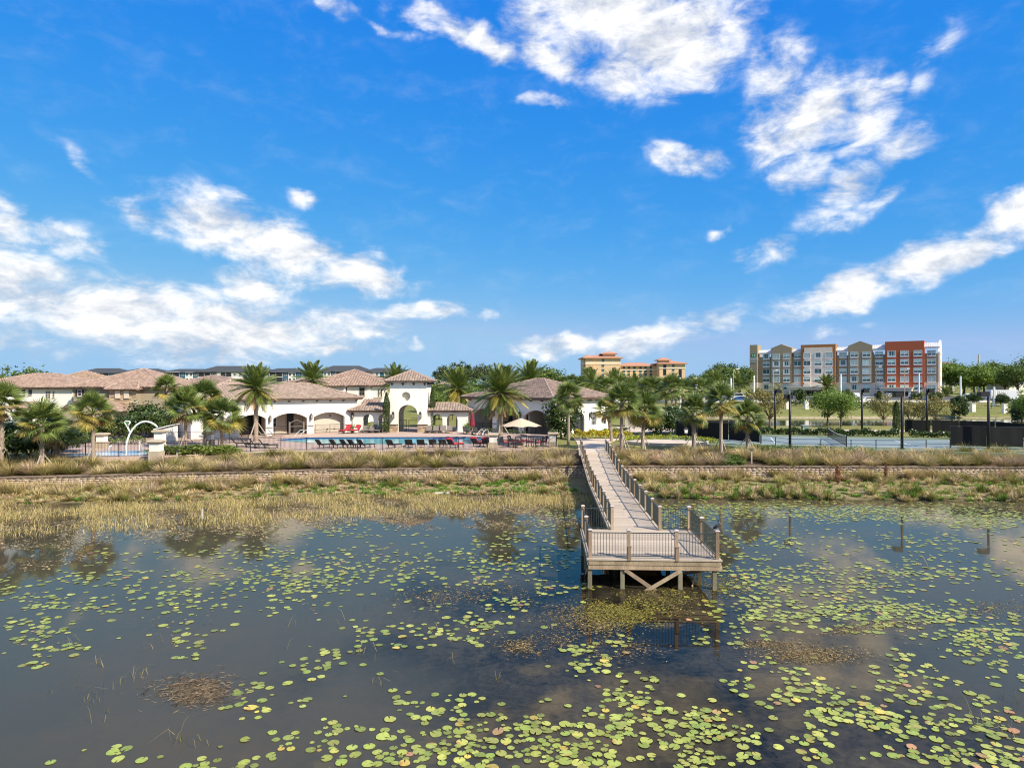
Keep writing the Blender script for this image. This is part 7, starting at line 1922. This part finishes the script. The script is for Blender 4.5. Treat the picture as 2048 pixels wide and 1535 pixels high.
# ------------------------------------------------------------------ lily pads
rng=np.random.default_rng(77)
CL=[(235,1515,45,18,10),(95,1528,20,8,2),(470,1390,35,18,8),(600,1400,50,26,26),(560,1470,60,34,36),(500,1518,50,14,18),(640,1335,60,14,14),(690,1330,40,14,10),(420,1252,55,14,16),(365,1300,40,10,8),
 (40,1330,40,22,15),(60,1272,50,18,22),(130,1300,40,10,10),(70,1235,60,14,24),(210,1225,70,15,26),(220,1180,100,18,50),(330,1210,60,14,24),(440,1160,110,22,90),(560,1145,90,25,90),(680,1150,90,22,85),(800,1160,90,20,75),(640,1112,110,12,50),
 (860,1105,90,15,60),(950,1125,60,20,60),(1010,1140,50,20,60),(1130,1110,25,18,34),(60,1165,60,14,34),(330,1120,60,14,26),(420,1100,70,12,30),(800,1265,75,14,42),(930,1262,50,14,20),(1000,1240,40,12,18),(1060,1218,45,15,24),(1120,1182,40,15,22),
 (850,1450,65,28,50),(960,1432,55,24,36),(800,1490,85,28,58),(930,1500,75,24,56),(1080,1450,45,28,34),(1130,1480,45,28,48),(1110,1520,60,14,28),(1230,1400,42,28,60),(1190,1335,36,14,22),(1160,1300,28,10,12),(1240,1285,32,10,12),
 (1330,1460,55,24,56),(1260,1500,60,22,26),(1390,1440,50,20,40),(1440,1465,45,24,42),(1450,1510,45,18,28),(1600,1500,50,18,26),(1650,1400,55,20,46),(1710,1430,60,20,46),(1560,1362,45,14,18),(1470,1340,45,12,18),(1840,1390,55,18,42),(1800,1340,65,15,32),
 (1880,1450,65,24,46),(1965,1430,55,24,42),(2010,1485,45,24,32),(1900,1512,70,14,36),(1560,1250,65,12,46),(1700,1222,95,15,130),(1800,1228,85,12,90),(1545,1200,65,12,60),(1950,1252,75,15,70),(1985,1300,65,15,46),(2035,1345,30,18,22),
 (1640,1150,110,15,80),(1560,1130,90,12,70),(1770,1160,110,15,80),(1910,1150,110,18,80),(1480,1165,50,14,40),(1450,1280,30,14,14),(1500,1225,30,10,14),(1650,1080,140,14,90),(1850,1085,140,14,90),(1500,1080,60,14,60),
 (1480,1016,120,7,330),(1650,1020,140,9,380),(1830,1027,130,8,360),(1980,1042,60,9,240),(1350,1040,60,12,100),(1100,1060,40,14,70),(700,1060,120,10,70),(1090,1020,40,8,50)]
pts=[];cells={}
def try_pad(x,y,r):
    key=(int(x//.5),int(y//.5))
    for i in (-1,0,1):
        for j in (-1,0,1):
            for (a,b,s) in cells.get((key[0]+i,key[1]+j),()):
                if (a-x)**2+(b-y)**2 < ((r+s)*.74)**2: return False
    cells.setdefault(key,[]).append((x,y,r)); pts.append((x,y,r)); return True
ca,sa=math.cos(-HEAD),math.sin(-HEAD)
def under_dock(x,y):
    dx,dy=x-5.8,y-27.9; lx=dx*ca+dy*sa; ly=-dx*sa+dy*ca
    return (abs(lx)<2.6 and .3<ly<5.8) or (abs(lx)<1.1 and ly>5)
for px,py,sx,sy,n in CL:
    # a handful of sub-clumps inside each drift
    n=int(n*(1.22 if py<1380 else .88)); k=max(1,n//8); sub=[(rng.normal(px,sx),rng.normal(py,sy)) for _ in range(k)]
    for i in range(n):
        a,b=sub[rng.integers(0,k)]
        for _ in range(5):
            qx=rng.normal(a,sx*.40) if rng.random()<.78 else rng.normal(px,sx*1.2); qy=rng.normal(b,sy*.40) if rng.random()<.78 else rng.normal(py,sy*1.2)
            if qy<990 or qy>1620: continue
            D=EYE*F/(qy-767.5); X=(qx-1024)/F*D
            r=min(.165,max(.05,rng.normal(.112,.026))) if rng.random()<.84 else rng.uniform(.045,.08)
            if under_dock(X,D) or G(X,D)>-.02: continue
            if try_pad(X,D,r): break
def pad_mesh_data(seed,n=18):
    rr=np.random.default_rng(seed); a0=rr.uniform(0,6.28); half=rr.uniform(.10,.24)
    ang=a0+half+np.linspace(0,2*np.pi-2*half,n); rad=1+rr.normal(0,.018,n)+.03*np.sin(ang*2+rr.uniform(0,6))
    z=rr.normal(0,.006,n)+(.03 if seed%4 else .16)*np.maximum(0,np.sin(ang*(1.5 if seed%4 else 1.0)+rr.uniform(0,6)))**2
    V=np.concatenate([[[math.cos(a0)*.06,math.sin(a0)*.06,0]],np.column_stack([np.cos(ang)*rad,np.sin(ang)*rad,z])])
    return V,np.array([(0,i,i+1) for i in range(1,n)])
PADS=[pad_mesh_data(s) for s in range(8)]
PC=[('green',np.array([.31,.355,.058]),.58),('pale',np.array([.42,.435,.085]),.375),('yellow',np.array([.58,.46,.08]),.028),('rusty',np.array([.46,.27,.11]),.017)]
def pad_colour(r):
    k=rng.random(); c=0
    for i,(_,_,p) in enumerate(PC):
        if k<p: return i
        k-=p
    return 0
padme={}
for ci,(nm,col,_) in enumerate(PC):
    for s,(V,Q) in enumerate(PADS):
        cc_=np.tile(col,(len(V),1))*(1+.16*np.sin(np.arange(len(V))[:,None]*1.7+s)); cc_[0]*=1.12
        if (nm=='yellow' and s%2) or (nm=='pale' and s==3): cc_[4:8]=np.array([.42,.22,.06])
        padme[(ci,s)]=np_mesh('lily_pad',V,Q,M['pad'],cc_)
vis=[p for p in pts if abs(p[0]/p[1])<.77 and p[1]>14.6]
vis.sort(key=lambda p:-p[2]/p[1])
near=set(vis[:300])
def pad_label(kind,x,y,r):
    px=1024+x/y*F; py=767.5+EYE*F/y
    col={'green':'mid green','pale':'pale yellow green','yellow':'yellow','rusty':'rusty orange'}[kind]; sz='large' if r>.14 else 'small' if r<.11 else 'medium sized'
    h='at the far left' if px<340 else 'left of centre' if px<700 else 'in the middle' if px<1080 else 'straight before the dock' if px<1450 else 'right of the dock' if px<1760 else 'at the far right'
    v='close to the bottom edge' if py>1440 else 'a little way out' if py>1330 else 'further out'
    return f'{sz} {col} lily pad {h}, {v}'
for (x,y,r) in vis[:300]:
    ci=pad_colour(r)
    o=obj('lily_pad',padme[(ci,rng.integers(0,8))],None,(x,y,.006+.018*rng.random()),(rng.normal(0,.015),rng.normal(0,.015),rng.uniform(0,6.28)),r)
    if PC[ci][0]=='rusty': o.rotation_euler=(rng.normal(0,.12),rng.normal(0,.12),rng.uniform(0,6.28)); o.location.z=.035
    tag(o,pad_label(PC[ci][0],x,y,r),'lily pad','lily pads floating on the pond')
Vs=[];Qs=[];Cs=[];k=0
for (x,y,r) in pts:
    if (x,y,r) in near: continue
    V,Q=PADS[rng.integers(0,8)]; a=rng.uniform(0,6.28); c_,s_=math.cos(a),math.sin(a); ci=pad_colour(r)
    W=np.column_stack([(V[:,0]*c_-V[:,1]*s_)*r+x,(V[:,0]*s_+V[:,1]*c_)*r+y,V[:,2]*r+.006+.016*rng.random()])
    Vs.append(W);Qs.append(Q+k);Cs.append(np.tile(PC[ci][1]*rng.uniform(.8,1.15),(len(V),1)));k+=len(V)
stuff(obj('lily_pads',np_mesh('lily_pads',np.concatenate(Vs),np.concatenate(Qs),M['pad'],np.concatenate(Cs))),'drifts of small distant lily pads across the pond','lily pads')
# ------------------------------------------------------------------ floating and half sunk pond weed
WP=[(1245,1222,58,20,4200,0),(1195,1250,45,14,800,1),(1150,1232,55,20,700,1),(1350,1190,35,14,700,0),(1060,1293,36,10,700,1),(1440,1170,34,16,900,0),(1625,1310,60,10,1500,1),(1535,1288,45,6,500,1),(1230,1300,60,14,500,1),(395,1382,48,17,1500,2),(890,1195,70,14,700,1),(1100,1285,50,14,500,1),(1680,1262,30,6,300,1),(1780,1250,60,6,300,1),(1985,1215,40,10,300,1),(1000,1190,60,20,500,1)]
PXs=[];PYs=[];TY=[]
for px,py,sx,sy,n,ty in WP:
    n=int(n*1.5); PXs.append(rng.normal(px,sx*.85,n));PYs.append(rng.normal(py,sy*.85,n));TY.append(np.full(n,ty))
# scum and litter drifts of the shallow left and far water
n=70000; q=rng.uniform(-40,1190,n); ed=np.interp(q,[-40,100,300,560,700,900,1190],[1150,1140,1090,1085,1065,1060,1060]); w_=990+(ed-990)*rng.beta(1.2,1.8,n)
PXs.append(q);PYs.append(w_);TY.append(np.full(n,3))
n=9000; q=rng.uniform(1230,2080,n); PXs.append(q);PYs.append(1000+rng.gamma(1.6,11,n));TY.append(np.full(n,4))
n=5000; q=rng.uniform(0,2048,n); PXs.append(q);PYs.append(rng.uniform(1080,1300,n));TY.append(np.full(n,5))
q=np.concatenate(PXs);w_=np.concatenate(PYs);ty=np.concatenate(TY).astype(int)
ok=(w_>992)&(w_<1600); q,w_,ty=q[ok],w_[ok],ty[ok]
D=EYE*F/(w_-767.5);X=(q-1024)/F*D
nz_=np.sin(X*1.3+D*.7)+np.sin(X*.45-D*1.1+2)+.8*np.sin(X*2.9+D*2.1)+.6*np.sin(X*5.1-D*3.7)
keep=(gz(X,D)<.03)&np.where(ty>=3,nz_>rng.normal(.25,.5,len(X)),nz_>rng.normal(-1.0,.7,len(X)))&np.where(ty==5,nz_>1.7,True)
X,D,ty=X[keep],D[keep],ty[keep]; n=len(X)
BASE=np.array([[.27,.235,.05],[.27,.20,.095],[.20,.15,.095],[.42,.33,.18],[.36,.36,.11],[.34,.25,.14]])
L_=rng.uniform(.05,.14,n)*np.where(ty>=3,1.5,np.where(ty==2,1.8,1.0)); W_=L_*rng.uniform(.08,.22,n)*np.where(ty==2,.5,1.0); a=rng.normal(.2,.9,n); z=rng.uniform(.003,.018,n)
dx,dy=np.cos(a)*L_/2,np.sin(a)*L_/2; ex,ey=-np.sin(a)*W_/2,np.cos(a)*W_/2; tl=rng.normal(0,.012,(n,4))
V=np.stack([np.column_stack([X-dx,D-dy,z+np.abs(tl[:,0])]),np.column_stack([X+ex,D+ey,z+np.abs(tl[:,1])]),np.column_stack([X+dx,D+dy,z+np.abs(tl[:,2])]),np.column_stack([X-ex,D-ey,z+np.abs(tl[:,3])])],1)
C=np.repeat((BASE[ty]*rng.uniform(.55,1.35,(n,1)))[:,None,:],4,1)
stuff(obj('pond_weed',np_mesh('pond_weed',V.reshape(-1,3),np.arange(4*n).reshape(n,4),M['weed'],C.reshape(-1,3))),'brown and olive pond weed mats floating on the water','pond weed')
# sparse broken rushes standing in the near water on the left and right
Vs=[];Qs=[];Cs=[];k=0
for px,py,n in [(575,1300,1)]+[(150,1290,6),(190,1395,9),(200,1330,4),(140,1370,6),(240,1370,5),(300,1290,4),(285,1350,7),(340,1290,3),(350,1480,6),(390,1490,5),(735,1310,8),(755,1360,6),(900,1330,3),(1000,1365,4),(860,1260,3),(205,1440,3),(600,1250,3),(690,1240,3),(1950,1440,8),(2010,1470,9),(2030,1400,7),(1920,1400,4),(1850,1130,6),(1700,1110,6),(1540,1120,6)]:
    D0=EYE*F/(py-767.5);X0=(px-1024)/F*D0
    for j in range(n):
        x=X0+rng.normal(0,.18);y=D0+rng.normal(0,.22);h=rng.uniform(.15,.45);le=rng.normal(0,.4,2)*h*1.6;w=.006;a=rng.uniform(0,3.14);br=rng.random()<.5
        P=[(x,y,-.03),(x+le[0]*.4,y+le[1]*.4,h*.75),(x+le[0]*(1.5 if br else .8),y+le[1]*(1.5 if br else .8),h*(.45 if br else 1.0))]
        for (p,ww) in zip(P,(w,w*.8,w*.25)): Vs+= [(p[0]-math.cos(a)*ww,p[1]-math.sin(a)*ww,p[2]),(p[0]+math.cos(a)*ww,p[1]+math.sin(a)*ww,p[2])]
        Qs+= [(k,k+1,k+3,k+2),(k+2,k+3,k+5,k+4)];Cs+= [list((TAN if rng.random()<.5 else OLV)*rng.uniform(.5,1))]*6;k+=6
stuff(obj('broken_rushes',np_mesh('broken_rushes',np.array(Vs),np.array(Qs),M['grass'],np.array(Cs))),'sparse broken rush stems standing in open water','rushes')
